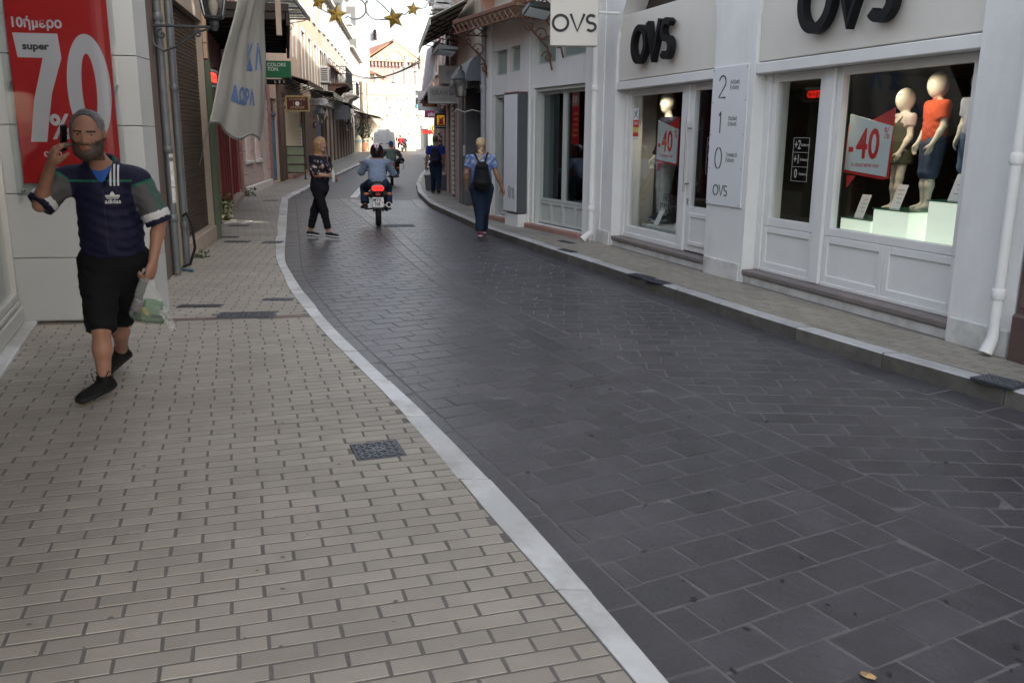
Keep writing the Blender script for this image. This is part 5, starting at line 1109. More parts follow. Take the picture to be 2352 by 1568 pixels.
def acunit(label, loc, rot, s=1.):
    t = thing('air_conditioner', label, 'air conditioner', loc, rot, 'air conditioners on house walls'); bx(-.42*s, 0, 0, .42*s, .34*s, .62*s, .02).build('case', m_wplain, t)
    b = MB(); b.lathe([(.24*s,0),(.24*s,.012),(.05*s,.02)], (-.08*s, .341*s, .31*s), 20, 'y'); b.build('fan_grille', m_dgrey, t); b = MB()
    for k in range(7): b.box(-.425*s-.004, .05*s, (.08+k*.07)*s, -.42*s, .30*s, (.11+k*.07)*s)
    for k in range(7): b.box(.42*s, .05*s, (.08+k*.07)*s, .425*s+.004, .30*s, (.11+k*.07)*s)
    b.each('vent_slot', m_black, t)
    b = MB(); b.box(-.3*s, -.02, -.05, -.26*s, .4*s, -.01); b.box(.26*s, -.02, -.05, .3*s, .4*s, -.01); b.each('bracket', m_dgrey, t); return t
acunit('white air conditioner on brackets above the rusty canopy', (-8.62, 40.6, 3.98), frame(FL[5], FL[4]), 1.15)
def balcony(label, i, u0, u1, z, dep, side, m_, rail_m, rail=True):
    P, Q = (FL[i+1], FL[i]) if side == 'L' else (FR[i], FR[i+1]); rt = frame(P, Q); t = thing('balcony', label, 'balcony', (P[0], P[1], zg(P[1])), rt)
    bx(u0, .01, z, u1, dep, z+.12, .015).build('slab', m_, t); b = MB()
    for k in range(3):
        u = u0+.15+(u1-u0-.35)*k/2; b.prism([(.0,z),(dep*.9,z),(dep*.75,z-.12),(dep*.45,z-.2),(dep*.3,z-.42),(.0,z-.55)], u, u+.12, 'x')
    b.each('corbel', m_, t)
    b = MB(); n = int((u1-u0)/.14); b.box(u0+.02, dep-.06, z+1.0, u1-.02, dep-.02, z+1.04)
    for k in range(n+1): u = u0+.03+(u1-u0-.06)*k/n; b.box(u-.008, dep-.048, z+.121, u+.008, dep-.032, z+.999)
    for q in range(1, 7):
        for u in (u0+.03, u1-.03): b.box(u-.008, dep*q/7-.008, z+.121, u+.008, dep*q/7+.008, z+.999)
    b.box(u0+.01, .02, z+1.0, u0+.05, dep-.06, z+1.04); b.box(u1-.05, .02, z+1.0, u1-.01, dep-.06, z+1.04)
    b.each('baluster', rail_m, t); return t
balcony('brown corroded balcony on scrolled corbels above the grey green canopy', 6, 15.5, 21.5, 4.35, 1.1, 'L', m_rustroof, m_lant)
balcony('far iron balcony beyond the corroded brown balcony', 6, 4, 8, 4.3, .9, 'L', m_uppale, m_lant)
lantern('street lantern beyond the maroon sign on the dark post', (-9.0, 39.8, 2.75), frame(FL[5], FL[4]), 1.3, .5)
lantern('street lantern on the brown shopfronts, far along the street', (-11.9, 62, 2.6), frame(FL[7], FL[6]), 1.5, .55)
b = MB(); b.prism([(0,0),(1.1,-.55),(1.1,-.47),(.05,.14)], 0, 7, 'x'); o = b.build('tiled_eave', mat('roof_tile', (.30,.12,.065), .7, .2, 6, .4, 20), None, (-12.4, 60, 6.1)); o.rotation_euler = (0, 0, frame(FL[7], FL[6])); tag(o, 'sloping red tiled eave above the pale terrace', 'roof eave')
# ------------------------------------------------------------------ right-hand signs, awnings and ironwork
t = hang('hanging_sign', 'grey weathered box sign reading GRAVITY in raised capitals', -1.80, 23, 2.55, 2.88, .68, mat('weathered_grey_sign', (.35,.34,.32), .6, .12, 4, streak=.3, dcol=(.22,.21,.19)), .14, mat('pale_sign_rim', (.5,.49,.46), .5), 0, -1.3)
text('GRAVITY', .155, mat('grey_letter', (.20,.195,.185), .6), t, (0, -.002, .215), UP, 'lettering', bold=.007, ext=.006, sx=.93); text('men & women', .06, MATS['grey_letter'], t, (.06, -.002, .07), UP, 'lettering', ext=.001)
t = hang('hanging_sign', 'rounded white sign with a brown and amber ribbon emblem behind the grey sign', -2.53, 27, 2.44, 3.0, .68, m_card, .12, None, 0, -1.9)
b = MB(); b.prism([(-.20,.12),(.24,.12),(.22,.34),(.10,.44),(-.1,.44),(-.22,.34)], -.006, 0); b.prism([(-.30,.22),(-.19,.20),(-.19,.30),(-.30,.31),(-.25,.265)], -.004, 0); b.prism([(.23,.20),(.32,.22),(.28,.265),(.32,.31),(.23,.30)], -.004, 0); b.each('emblem', mat('brown_emblem', (.09,.02,.015), .5), t)
b = MB(); b.prism([(-.14,.14),(.18,.14),(.12,.22),(-.08,.20)], -.0085, -.0065); b.build('amber_stripe', mat('amber', (.45,.16,.03), .5), t)
t = hang('hanging_sign', 'magenta sign with white lower case letters pink', -2.74, 33, 2.37, 2.62, 1.05, mat('magenta', (.42,.01,.15), .4, .04), .1, None, 0, -2.2); text('pink', .19, m_winwhite, t, (-.24, -.002, .12), UP, 'lettering', bold=.01, ext=.001); text('lar', .16, m_winwhite, t, (.35, -.002, .10), UP, 'lettering', bold=.006, ext=.001)
t = hang('hanging_sign', 'black box sign with a red and yellow flame picture', -2.11, 26, 1.92, 2.34, .32, m_black, .10, None, 0, -1.75); bx(-.11, -.004, .10, .11, -.0005, .37).build('yellow_picture', mat('flame_yellow', (.62,.32,.02), .5, .4, 12, emit=.12), t)
b = MB(); b.prism([(-.09,.11),(.10,.11),(.06,.24),(.09,.35),(.0,.27),(-.05,.33),(-.04,.2)], -.0065, -.0045); b.build('red_picture', mat('flame_red', (.4,.02,.01), .5, .3, 10), t); text('ΚΑΛΟΓΡΑΝΗΣ', .05, m_winwhite, t, (0, -.002, .05), UP, 'lettering', ext=.001, bold=.001)
bb = MB(); bb.lathe([(.17,0),(.13,.08),(.06,.12),(.02,.13)], (0,.05,.43), 14); bb.build('lamp_hood', m_zinc, t)
t = hang('hanging_sign', "grey stone coloured sign with raised letters P'S over the grey box sign", -1.62, 22.9, 2.98, 3.42, .55, MATS['weathered_grey_sign'], .2, None, 0, -1.35); text("P'S", .2, MATS['grey_letter'], t, (.02, -.002, .24), UP, 'lettering', ext=.01, bold=-.002)
t = thing('drop_awning', 'off-white drop awning with a grey centre hanging beside the grey signs', 'awning', (0, 0, 0)); m_offw = mat('off_white_canvas', (.72,.66,.64), .8, .08, 3); m_gcv = mat('grey_centre_canvas', (.42,.42,.49), .8, .06)
q0, q1, q2, q3 = Vector((-1.83, 22.8, 4.05)), Vector((-2.72, 28.4, 4.3)), Vector((-2.95, 28.4, 2.7)), Vector((-2.02, 22.8, 3.02))
def drop(u, v, o=0.): p = q0.lerp(q1, u).lerp(q3.lerp(q2, u), v); return (p.x-o, p.y-o*.2, p.z+.03*math.sin(u*40)*(v > .97)+.0)
b = MB(); b.grid(drop, 60, 12, th=.008); b.build('canvas', m_offw, t, smooth='all'); b = MB(); b.grid(lambda u, v: drop(.17+.66*u, .02+.80*v, .012), 8, 6); b.build('grey_centre', m_gcv, t)
canopy('corrugated metal canopy over the drop awning and projecting signs', 3, -2.4, 4.0, 4.5, .85, .42, mat('pale_roof_sheet', (.6,.58,.48), .7, .2, 4), 6, side='R')
# rusty iron canopies with scrollwork
m_rust = mat('rust_iron2', (.17,.075,.045), .65, .3, 9); m_ctop = mat('canopy_cream', (.55,.45,.30), .7, .15, 3)
def iron_canopy(label, i, u0, u1, z, dep, seed):
    P, Q = FR[i], FR[i+1]; rt = frame(P, Q); t = thing('iron_canopy', label, 'canopy', (P[0], P[1], 0), rt)
    bx(u0, .06, z, u1, dep, z+.06, .01).build('roof', m_ctop, t)
    for u in (u0, u1-.04): bx(u, .02, z-.005, u+.04, dep+.02, z+.09, .006).build('edge_beam', m_rust, t)
    bx(u0, dep+.001, z-.0, u1, dep+.04, z+.065, .006).build('edge_beam', m_rust, t)
    b = MB(); n = int((u1-u0)/.2)       # lattice fringe
    for k in range(n):
        a, c = u0+(u1-u0)*k/n, u0+(u1-u0)*(k+1)/n; b.tube([(a,dep+.02,z-.02),(c,dep+.02,z-.17)], .011, 4); b.tube([(c,dep+.02,z-.02),(a,dep+.02,z-.17)], .011, 4)
    b.tube([(u0,dep+.02,z-.17),(u1,dep+.02,z-.17)], .012, 4); n = int(dep/.2)
    for u in (u0+.02, u1-.02):
        for k in range(n):
            a, c = .05+(dep-.05)*k/n, .05+(dep-.05)*(k+1)/n; b.tube([(u,a,z-.02),(u,c,z-.17)], .011, 4); b.tube([(u,c,z-.02),(u,a,z-.17)], .011, 4)
        b.tube([(u,.05,z-.17),(u,dep,z-.17)], .012, 4)
    stuff(b.build('lattice', m_rust, t)); b = MB()
    for u in (u0+.02, u1-.02):
        b.tube([(u,.03,z-.95),(u,.12,z-.6),(u,.4,z-.35),(u,dep*.8,z-.2)], .016, 5)
        for (cy, cz, r0, s) in ((.22, z-.42, .13, 1), (.45, z-.28, .09, -1), (.12, z-.75, .10, 1)): b.tube([(u, cy+r0*math.cos(a*s)*(1-a/9), cz+r0*math.sin(a*s)*(1-a/9)) for a in np.linspace(0, 7.5, 18)], .012, 5)
    b.each('scroll', m_rust, t); return t
iron_canopy('rusty iron canopy with lattice fringe behind the hanging store sign', 1, .35, 1.40, 3.86, .70, 1)
iron_canopy('lower rusty iron canopy with lattice end beside the ochre wall', 1, 1.75, 4.5, 3.70, .70, 2)
balcony('terracotta coloured balcony with dentils above the rusty canopies', 1, 1.5, 4.45, 4.35, .55, 'R', mat('terracotta_render', (.55,.33,.25), .8, .12, 3), m_rust)
def flood(label, loc, rot):
    t = thing('floodlight', label, 'floodlight', loc, rot, 'floodlights under the iron canopies'); b = MB(); b.prism([(-.22,-.05),(.22,.0),(.22,.05),(-.2,.06)], -.14, .14); b.build('case', m_dgrey, t); bx(-.19, -.11, -.056, .17, .11, -.05).build('lens', m_pale, t); b = MB(); b.tube([(0,0,.05),(.02,0,.25),(.1,0,.34)], .012, 5); b.build('arm', m_dgrey, t); return t
o = flood('dark floodlight tilted under the rusty canopy beside the hanging OVS sign', (.36, 14.3, 3.58), (R(-25), R(8), R(20))); o2 = flood('dark floodlight hanging from the lower rusty canopy over the ochre wall', (-1.42, 18.9, 3.40), (R(-20), R(5), R(25)))
acunit('pale air conditioner high above the corrugated canopy', (-1.75, 25.2, 5.0), frame(FR[3], FR[4]), 1.4)
b = MB()
for k in range(3): b.tube([(-5.0+k*.02, 20.5, 5.6-k*.16),(-3.0,21.5,5.35-k*.16),(-1.5,23,5.0-k*.12)], .018, 5)
o = b.build('light_tube', m_card, None); tag(o, 'pale strings of light tube slung over the street to the corrugated canopy', 'light string')
# bright reflection-catching items are left to the light
# ------------------------------------------------------------------ smooth bodies grown from joints (distance fields, surface nets)
def V3(p): return np.array(p, dtype=np.float64)
def unit(v): v = V3(v); return v/(np.linalg.norm(v)+1e-12)
class SDF:
    def __init__(s, lo, hi, h):
        s.lo = V3(lo); s.h = h; n = np.ceil((V3(hi)-s.lo)/h).astype(int)+1
        s.d = np.full(n, 9., np.float32); s.c = np.zeros(n, np.uint8); s.ax = [(s.lo[k]+h*np.arange(n[k])).astype(np.float32) for k in range(3)]; s.n = n
    def win(s, lo, hi):
        i0 = np.maximum(0, np.floor((V3(lo)-s.lo)/s.h).astype(int)); i1 = np.minimum(s.n, np.ceil((V3(hi)-s.lo)/s.h).astype(int)+1)
        if np.any(i1 <= i0): return None
        sl = tuple(slice(i0[k], i1[k]) for k in range(3)); return sl, s.ax[0][sl[0]][:,None,None], s.ax[1][sl[1]][None,:,None], s.ax[2][sl[2]][None,None,:]
    def put(s, sl, d, k, col, sub):
        cur = s.d[sl]
        if sub:
            e = -d; h = np.clip(.5-.5*(cur-e)/k, 0, 1); s.d[sl] = cur*(1-h)+e*h+k*h*(1-h)
            if col is not None: s.c[sl] = np.where((e > cur) & (np.abs(d) < 3*s.h), col, s.c[sl])
        else:
            s.c[sl] = np.where(d < cur, col, s.c[sl]); h = np.clip(.5+.5*(cur-d)/k, 0, 1); s.d[sl] = cur*(1-h)+d*h-k*h*(1-h)
    def cone(s, a, b, ra, rb=None, k=.02, col=1, fl=None, clip=None, sub=False, wob=0.):
        a = V3(a); b = V3(b); rb = ra if rb is None else rb; Rm = max(ra, rb)*(max(1, fl[1]) if fl else 1)+k+3*s.h
        w_ = s.win(np.minimum(a, b)-Rm, np.maximum(a, b)+Rm)
        if w_ is None: return s
        sl, X, Y, Z = w_; q = [X-a[0], Y-a[1], Z-a[2]]; ba = b-a; sc = 1.
        if fl:
            dv = unit(fl[0]); f = 1/fl[1]-1; t = q[0]*dv[0]+q[1]*dv[1]+q[2]*dv[2]; q = [q[i]+dv[i]*t*f for i in range(3)]; ba = ba+dv*(ba@dv)*f; sc = min(1, (1+fl[1])/2)
        bb = ba@ba+1e-12; t = np.clip((q[0]*ba[0]+q[1]*ba[1]+q[2]*ba[2])/bb, 0, 1)
        d = (np.sqrt((q[0]-ba[0]*t)**2+(q[1]-ba[1]*t)**2+(q[2]-ba[2]*t)**2)-(ra+(rb-ra)*t))*sc
        if wob: d = d+wob*(np.sin(X*41+Z*63)*np.sin(Y*47-Z*38+1)+.6*np.sin(Z*95+X*30)*np.sin(Y*70))
        if clip:
            for (p, nn) in clip: p = V3(p); nn = unit(nn); d = np.maximum(d, (X-p[0])*nn[0]+(Y-p[1])*nn[1]+(Z-p[2])*nn[2])
        s.put(sl, d.astype(np.float32), k, col, sub); return s
    def ell(s, c, r, k=.02, col=1, R3=None, sub=False, clip=None):
        c = V3(c); r = V3(r); Rm = r.max()+k+3*s.h; w_ = s.win(c-Rm, c+Rm)
        if w_ is None: return s
        sl, X, Y, Z = w_; q = [X-c[0], Y-c[1], Z-c[2]]
        if R3 is not None: q = [q[0]*R3[i][0]+q[1]*R3[i][1]+q[2]*R3[i][2] for i in range(3)]
        k0 = np.sqrt(sum((q[i]/r[i])**2 for i in range(3))); k1 = np.sqrt(sum((q[i]/r[i]**2)**2 for i in range(3)))+1e-9; d = k0*(k0-1)/k1
        if clip:
            for (p, nn) in clip: p = V3(p); nn = unit(nn); d = np.maximum(d, (X-p[0])*nn[0]+(Y-p[1])*nn[1]+(Z-p[2])*nn[2])
        s.put(sl, d.astype(np.float32), k, col, sub); return s
    def cut(s, p, nn, k=.004):
        p = V3(p); nn = unit(nn); X, Y, Z = s.ax[0][:,None,None], s.ax[1][None,:,None], s.ax[2][None,None,:]
        s.d = np.maximum(s.d, ((X-p[0])*nn[0]+(Y-p[1])*nn[1]+(Z-p[2])*nn[2]).astype(np.float32)); return s
    def surf(s):
        d = s.d; d[0] = d[-1] = 9; d[:,0] = d[:,-1] = 9; d[:,:,0] = d[:,:,-1] = 9
        o = d < 0; cnt = np.zeros(tuple(s.n-1), np.int8)
        cs = [(i,j,k) for i in (0,1) for j in (0,1) for k in (0,1)]
        for (i,j,k) in cs: cnt += o[i:s.n[0]-1+i, j:s.n[1]-1+j, k:s.n[2]-1+k]
        I = np.argwhere((cnt > 0) & (cnt < 8)); N = len(I); acc = np.zeros((N,3)); m = np.zeros(N)
        val = {c: d[I[:,0]+c[0], I[:,1]+c[1], I[:,2]+c[2]] for c in cs}
        for c in cs:
            for a in range(3):
                if c[a]: continue
                c2 = list(c); c2[a] = 1; c2 = tuple(c2); da, db = val[c], val[c2]; x = (da < 0) != (db < 0); t = np.where(x, da/np.where(x, da-db, 1), 0)
                for q in range(3): acc[:,q] += np.where(x, c[q]+(t if q == a else 0), 0)
                m += x
        P = I+acc/m[:,None]; idm = np.full(tuple(s.n-1), -1, np.int32); idm[I[:,0], I[:,1], I[:,2]] = np.arange(N); F = []
        for a in range(3):
            b, c = (a+1)%3, (a+2)%3; s0 = [slice(None)]*3; s1 = [slice(None)]*3; s0[a] = slice(0, -1); s1[a] = slice(1, None)
            e = o[tuple(s0)] != o[tuple(s1)]; E = np.argwhere(e); E = E[(E[:,b] > 0) & (E[:,c] > 0)]; ins = o[E[:,0], E[:,1], E[:,2]]
            def cell(db, dc):
                q = E.copy(); q[:,b] -= db; q[:,c] -= dc; return idm[q[:,0], q[:,1], q[:,2]]
            Q = np.stack([cell(1,1), cell(0,1), cell(0,0), cell(1,0)], 1); Q[~ins] = Q[~ins][:,::-1]; F.append(Q)
        F = np.concatenate(F); ii = np.clip(np.rint(P).astype(int), 0, s.n-1); col = s.c[ii[:,0], ii[:,1], ii[:,2]]
        bad = col == 0
        if bad.any():
            for c in cs:
                jj = np.minimum(I+np.array(c), s.n-1); cc = s.c[jj[:,0], jj[:,1], jj[:,2]]; col = np.where((col == 0) & (cc > 0), cc, col)
        return s.lo+P*s.h, F, col
    def build(s, name, parent, m, pal, base=(0,0,0), paint=None, smooth=1):
        V, F, c = s.surf()
        for _ in range(smooth):
            A_ = np.zeros_like(V); n_ = np.zeros(len(V))
            for i in range(4): np.add.at(A_, F[:,i], V[F[:,(i+1)%4]]); np.add.at(n_, F[:,i], 1); np.add.at(A_, F[:,(i+1)%4], V[F[:,i]]); np.add.at(n_, F[:,(i+1)%4], 1)
            V = V*.5+.5*A_/np.maximum(n_, 1)[:,None]
        me = bpy.data.meshes.new(name); me.vertices.add(len(V)); me.vertices.foreach_set('co', (V-V3(base)).astype(np.float32).ravel())
        me.loops.add(F.size); me.loops.foreach_set('vertex_index', F.astype(np.int32).ravel()); me.polygons.add(len(F))
        me.polygons.foreach_set('loop_start', np.arange(0, F.size, 4, dtype=np.int32)); me.polygons.foreach_set('loop_total', np.full(len(F), 4, np.int32)); me.polygons.foreach_set('use_smooth', np.ones(len(F), bool))
        me.update(); me.validate()
        pa = np.zeros((256, 3)); 
        for k, v in pal.items(): pa[k] = v
        C4 = np.ones((len(V), 4)); C4[:,:3] = pa[c]
        if paint: C4[:,:3] = paint(V, c, C4[:,:3].copy())
        at_ = me.color_attributes.new('Col', 'FLOAT_COLOR', 'POINT'); at_.data.foreach_set('color', C4.astype(np.float32).ravel())
        me.materials.append(m); o = bpy.data.objects.new(name, me); C.objects.link(o); o.parent = parent; return o
m_skin = mat('skin', vcol=True, rough=.5, var=.06, sc=30, spec=.4, sub=.08)
m_cloth = mat('cloth', vcol=True, rough=.85, var=.10, sc=14, spec=.2, bump=.25, bsc=140)
m_jersey = mat('jersey', vcol=True, rough=.7, var=.10, sc=9, spec=.3, bump=.2, bsc=220)
m_hair = mat('hair', vcol=True, rough=.5, var=.35, sc=40, spec=.45, stretch=(1.6,1.6,.25), bump=.5, bsc=90)
m_shoe = mat('shoe', vcol=True, rough=.75, var=.2, sc=20, spec=.2)
m_shell = mat('shell_gloss', vcol=True, rough=.25, var=.03, spec=.6)
def hand(S, wr, f, n, sz, curl, thumb, col=1, k=.008):
    """fingers along f, palm facing n, thumb on side `thumb` (+1/-1) of f x n"""
    wr = V3(wr); f = unit(f); n = V3(n); n = unit(n-f*(n@f)); s_ = np.cross(f, n)
    S.cone(wr, wr+f*.05*sz, .027*sz, .038*sz, .02*sz, col, (n, .55)); S.cone(wr+f*.05*sz+s_*.018*sz, wr+f*.085*sz+s_*.022*sz, .024*sz, .018*sz, .02*sz, col, (n, .65)); S.cone(wr+f*.05*sz-s_*.018*sz, wr+f*.085*sz-s_*.022*sz, .024*sz, .018*sz, .02*sz, col, (n, .65))
    L_ = (.078, .086, .080, .064)
    for i in range(4):
        o = (1.5-i)*.0195*thumb; p = wr+(f*(.088-.004*abs(i-1.3))+s_*o)*sz; a = 0
        for q, fr in enumerate((.42, .32, .26)):
            a += curl[i]*(1., 1.15, .8)[q]; dv = f*math.cos(a)+n*math.sin(a); p2 = p+dv*L_[i]*fr*sz; S.cone(p, p2, (.0098-.0008*q)*sz, (.0092-.001*q)*sz, k*sz*.6, col); p = p2
    b = wr+(f*.022+s_*.024*thumb)*sz; d1 = unit(f*.62+s_*.62*thumb+n*.42); d2 = unit(f*.85+s_*.15*thumb+n*.5); p = b+d1*.045*sz
    S.cone(b, p, .016*sz, .012*sz, .012*sz, col); p2 = p+d2*.032*sz; S.cone(p, p2, .0115*sz, .0105*sz, k*sz, col); S.cone(p2, p2+d2*.026*sz, .0105*sz, .008*sz, k*sz, col)
def headframe(f, up=(0,0,1)):
    f = unit(f); u = V3(up); u = unit(u-f*(u@f)); return np.cross(f, u), f, u       # right, forward, up
def head(S, c, f, s=1., up=(0,0,1), ear=True, fem=False, face=True):
    r, f, u = headframe(f, up); c = V3(c); R3 = [r, f, u]; P = lambda x, y, z: c+(r*x+f*y+u*z)*s
    S.ell(P(0,-.012,.028), V3((.074,.093,.088))*s, .02*s, 1, R3); S.cone(P(0,.03,-.01), P(0,.052,-.085), .062*s, (.030 if fem else .036)*s, .03*s, 1)
    for q in (-1, 1):
        S.ell(P(.040*q,.045,-.022), V3((.026,.032,.028))*s, .02*s, 1, R3); S.cone(P(.052*q,.0,-.055), P(.018*q,.062,-.092), .024*s, .018*s, .03*s, 1)
        if ear: S.ell(P(.076*q,-.012,-.004), V3((.010,.020,.032))*s, .006*s, 1, R3)
    if face:
        S.cone(P(0,.078,.012), P(0,.097,-.026), .0075*s, .0125*s, .012*s, 1); S.ell(P(.012,.088,-.030), V3((.009,.010,.007))*s, .006*s, 1, R3); S.ell(P(-.012,.088,-.030), V3((.009,.010,.007))*s, .006*s, 1, R3)
        S.cone(P(-.036,.072,.024), P(.036,.072,.024), .010*s, .010*s, .012*s, 1)
        for q in (-1, 1): S.ell(P(.031*q,.090,.008), V3((.015,.012,.010))*s, .008*s, 1, R3, True); S.ell(P(.031*q,.070,.007), V3((.0125,.0125,.0105))*s, .003*s, 2, R3)
        S.ell(P(0,.083,-.052), V3((.020,.010,.0055))*s, .005*s, 3, R3); S.ell(P(0,.082,-.061), V3((.017,.010,.0060))*s, .005*s, 3, R3)
    return P
def paint_face(c, f, s, skin, brow, up=(0,0,1), beard=None, shadow=None):
    r, f, u = headframe(f, up); c = V3(c)
    def go(V, ids, col):
        q = (V-c)/s; x, y, z = q@r, q@f, q@u; inh = (np.abs(x) < .09) & (np.abs(y) < .12) & (z > -.13) & (z < .14)
        nz = .5+.5*np.sin(V[:,0]*400)*np.sin(V[:,1]*370+V[:,2]*410)
        b = inh & (y > .045) & (np.abs(x) > .010) & (np.abs(x) < .050) & (z > .019+.06*np.maximum(0, np.abs(x)-.035)) & (z < .027-.05*np.maximum(0, np.abs(x)-.025)); col[b & (ids == 1)] = brow
        iris = inh & (ids == 2) & (((np.abs(x)-.031)**2+(z-.006)**2) < .0062**2); col[iris] = (.02,.014,.01)
        lid = inh & (ids == 2) & (z > .012); col[lid] = V3(skin)*.6
        if beard is not None:
            e = inh & (ids == 1) & (z < -.028+.25*np.maximum(0, np.abs(x)-.03)) & (y > -.015) & ~((np.abs(x) < .028) & (z > -.036)); e &= (z < -.030) | (np.abs(x) > .045); w_ = np.clip(.75+.25*nz, 0, 1)[:,None]; bc = V3(beard)[None,:]*(1+.9*np.clip((np.abs(x)-.035)/.03, 0, 1))[:,None]; col[e] = (col*(1-w_)+bc*w_)[e]
        return col
    return go
def person(label, base, J, h, skin, lo, hi, group=None, fem=False, scale=1., headless=False, hands=None, paint=None, fat=1., extra=None, name='person', cat='person', hs=1.):
    """empty at the feet > body (skin, one surface). J: world joints"""
    t = thing(name, label, cat, base, 0, group); S = SDF(lo, hi, h); j = {k: V3(v) for k, v in J.items()}; s = scale; g = fat
    f = unit(J['face']) if 'face' in J else V3((0,-1,0)); side = unit(np.cross(f, (0,0,1)))
    S.cone(j['pelvis'], j['waist'], .125*s*g, .118*s*g, .04, 1, (f, .78)); S.cone(j['waist'], j['chest'], .118*s*g, (.125 if fem else .135)*s*g, .04, 1, (f, .74)); S.cone(j['shR']*.85+j['shL']*.15, j['shL']*.85+j['shR']*.15, .062*s, .062*s, .05, 1); S.cone(j['chest'], j['neck'], .10*s*g, .058*s, .05, 1, (f, .75))
    S.cone(j['neck'], j['head']+V3((0,0,-.03))*s, .052*s, .048*s*(.9 if fem else 1.08), .03, 1)
    if fem:
        for q in (-1, 1): S.ell(j['chest']+f*.085*s+side*.07*q*s+V3((0,0,-.03)), V3((.055,.055,.06))*s, .03, 1)
    for q in 'LR':
        if 'el'+q in j:
            S.cone(j['sh'+q], j['el'+q], .050*s*g, .040*s*g, .03, 1); m_ = j['el'+q]*.7+j['wr'+q]*.3; S.cone(j['el'+q], m_, .040*s*g, .042*s*g, .02, 1); S.cone(m_, j['wr'+q], .041*s*g, .027*s, .02, 1)
        if 'kn'+q in j:
            S.cone(j['hip'+q], j['kn'+q], .088*s*g, .056*s*g, .04, 1); m_ = j['kn'+q]*.62+j['an'+q]*.38; S.cone(j['kn'+q], m_, .054*s*g, .056*s*g, .02, 1); S.cone(m_, j['an'+q], .055*s*g, .036*s, .03, 1)
            a = j['an'+q]; to = j['to'+q]; S.cone(a+V3((0,0,-.03))*s, to, .040*s, .028*s, .03, 1); S.cone(a+V3((0,0,-.045))*s-unit(to-a)*V3((1,1,0))*.03*s, a+V3((0,0,-.045))*s, .033*s, .033*s, .02, 1)
    P = None
    if not headless: P = head(S, j['head'], J.get('hface', f), s*hs, J.get('hup', (0,0,1)), fem=fem)
    for hd in (hands or []): hand(S, *hd)
    if extra: extra(S)
    S.build('body', t, m_skin, {1: skin, 2: (.30,.28,.25), 3: V3(skin)*V3((.80,.55,.52)), 4: (.03,.02,.015)}, base, paint)
    return t, j, f, side, P
def shoes(t, base, j, s, col, sole, h=.008, sides='LR', name='shoe', wid=1.):
    for q in sides:
        a = j['an'+q]; to = j['to'+q]; d = to-a; dh = unit(d*V3((1,1,0))); pitch = d.copy(); heel = a-dh*.035*s+V3((0,0,-.052))*s
        drop = V3((0,0,-.028))*s; S = SDF(np.minimum(heel, to)-.13, np.maximum(a, to)+.13, h)
        sd = np.cross(dh, (0,0,1)); ax = unit(to+drop*.2-heel); up = np.cross(sd, ax); up = up if up[2] > 0 else -up
        S.cone(heel+up*.012*s, to+up*.006*s, .041*s*wid, .042*s*wid, .01, 2, (up, .42)); S.cone(heel+up*.035*s, a+V3((0,0,-.01))*s, .038*s*wid, .042*s*wid, .03, 1); S.cone(a+V3((0,0,-.025))*s, to+up*.018*s, .044*s*wid, .033*s*wid, .03, 1)
        S.build(name, t, m_shoe, {1: col, 2: sole}, base)
def trousers(t, base, j, f, s, col, end, g=1., flare=1., h=.01, lo=None, hi=None, name='trousers', top=.06, wob=.004, wide=1.):
    pts = [j[k] for k in ('pelvis','knL','knR','anL','anR','hipL','hipR') if k in j]; S = SDF(np.min(pts, 0)-.28, np.max(pts, 0)+.28, h)
    S.cone(j['pelvis']+V3((0,0,.02)), j['pelvis']+V3((0,0,top)), .142*s*g, .136*s*g, .04, 1, (f, .82))
    for q in 'LR':
        if 'kn'+q not in j: continue
        kn, an, hp = j['kn'+q], j['an'+q], j['hip'+q]; S.cone(hp, kn, .106*s*g*wide, .076*s*g*wide, .05, 1, wob=wob)
        if end > 1: e = kn+(an-kn)*(end-1); S.cone(kn, e, .074*s*g*wide, .062*s*flare*wide, .03, 1, wob=wob, clip=[(e, an-kn)])
    S.cut(j['pelvis']+V3((0,0,top+.03)), (0,0,1)); return S.build(name, t, m_cloth, {1: col}, base)
def decal(shape_mesh, org, right, up, into, bvh, off, m, parent, base, name):
    """flat print laid on a garment: shape in x,y, cast along `into` onto the cloth"""
    org, right, up, into = (Vector(tuple(q)) for q in (org, right, up, into)); bm = bmesh.new(); bm.from_mesh(shape_mesh); bmesh.ops.triangulate(bm, faces=bm.faces)
    for _ in range(3):
        es = [e for e in bm.edges if e.calc_length() > .018]
        if es: bmesh.ops.subdivide_edges(bm, edges=es, cuts=1); bmesh.ops.triangulate(bm, faces=bm.faces)
    for v in bm.verts:
        p = org+right*v.co.x+up*v.co.y; hit = bvh.ray_cast(p-into*.6, into); v.co = (hit[0] if hit[0] else p)-into*off-Vector(tuple(base))
    me = bpy.data.meshes.new(name); bm.to_mesh(me); bm.free(); me.materials.append(m); o = bpy.data.objects.new(name, me); C.objects.link(o); o.parent = parent; return o
def bvh_of(o, base):
    me = o.data; return BVHTree.FromPolygons([v.co+Vector(tuple(base)) for v in me.vertices], [tuple(p.vertices) for p in me.polygons])
def flat(polys):
    b = MB(); b.p = []
    for P in polys: b.add([(x, y, 0) for x, y in P], [tuple(range(len(P)))])
    me = bpy.data.meshes.new('d'); me.from_pydata(b.v, [], b.f); return me
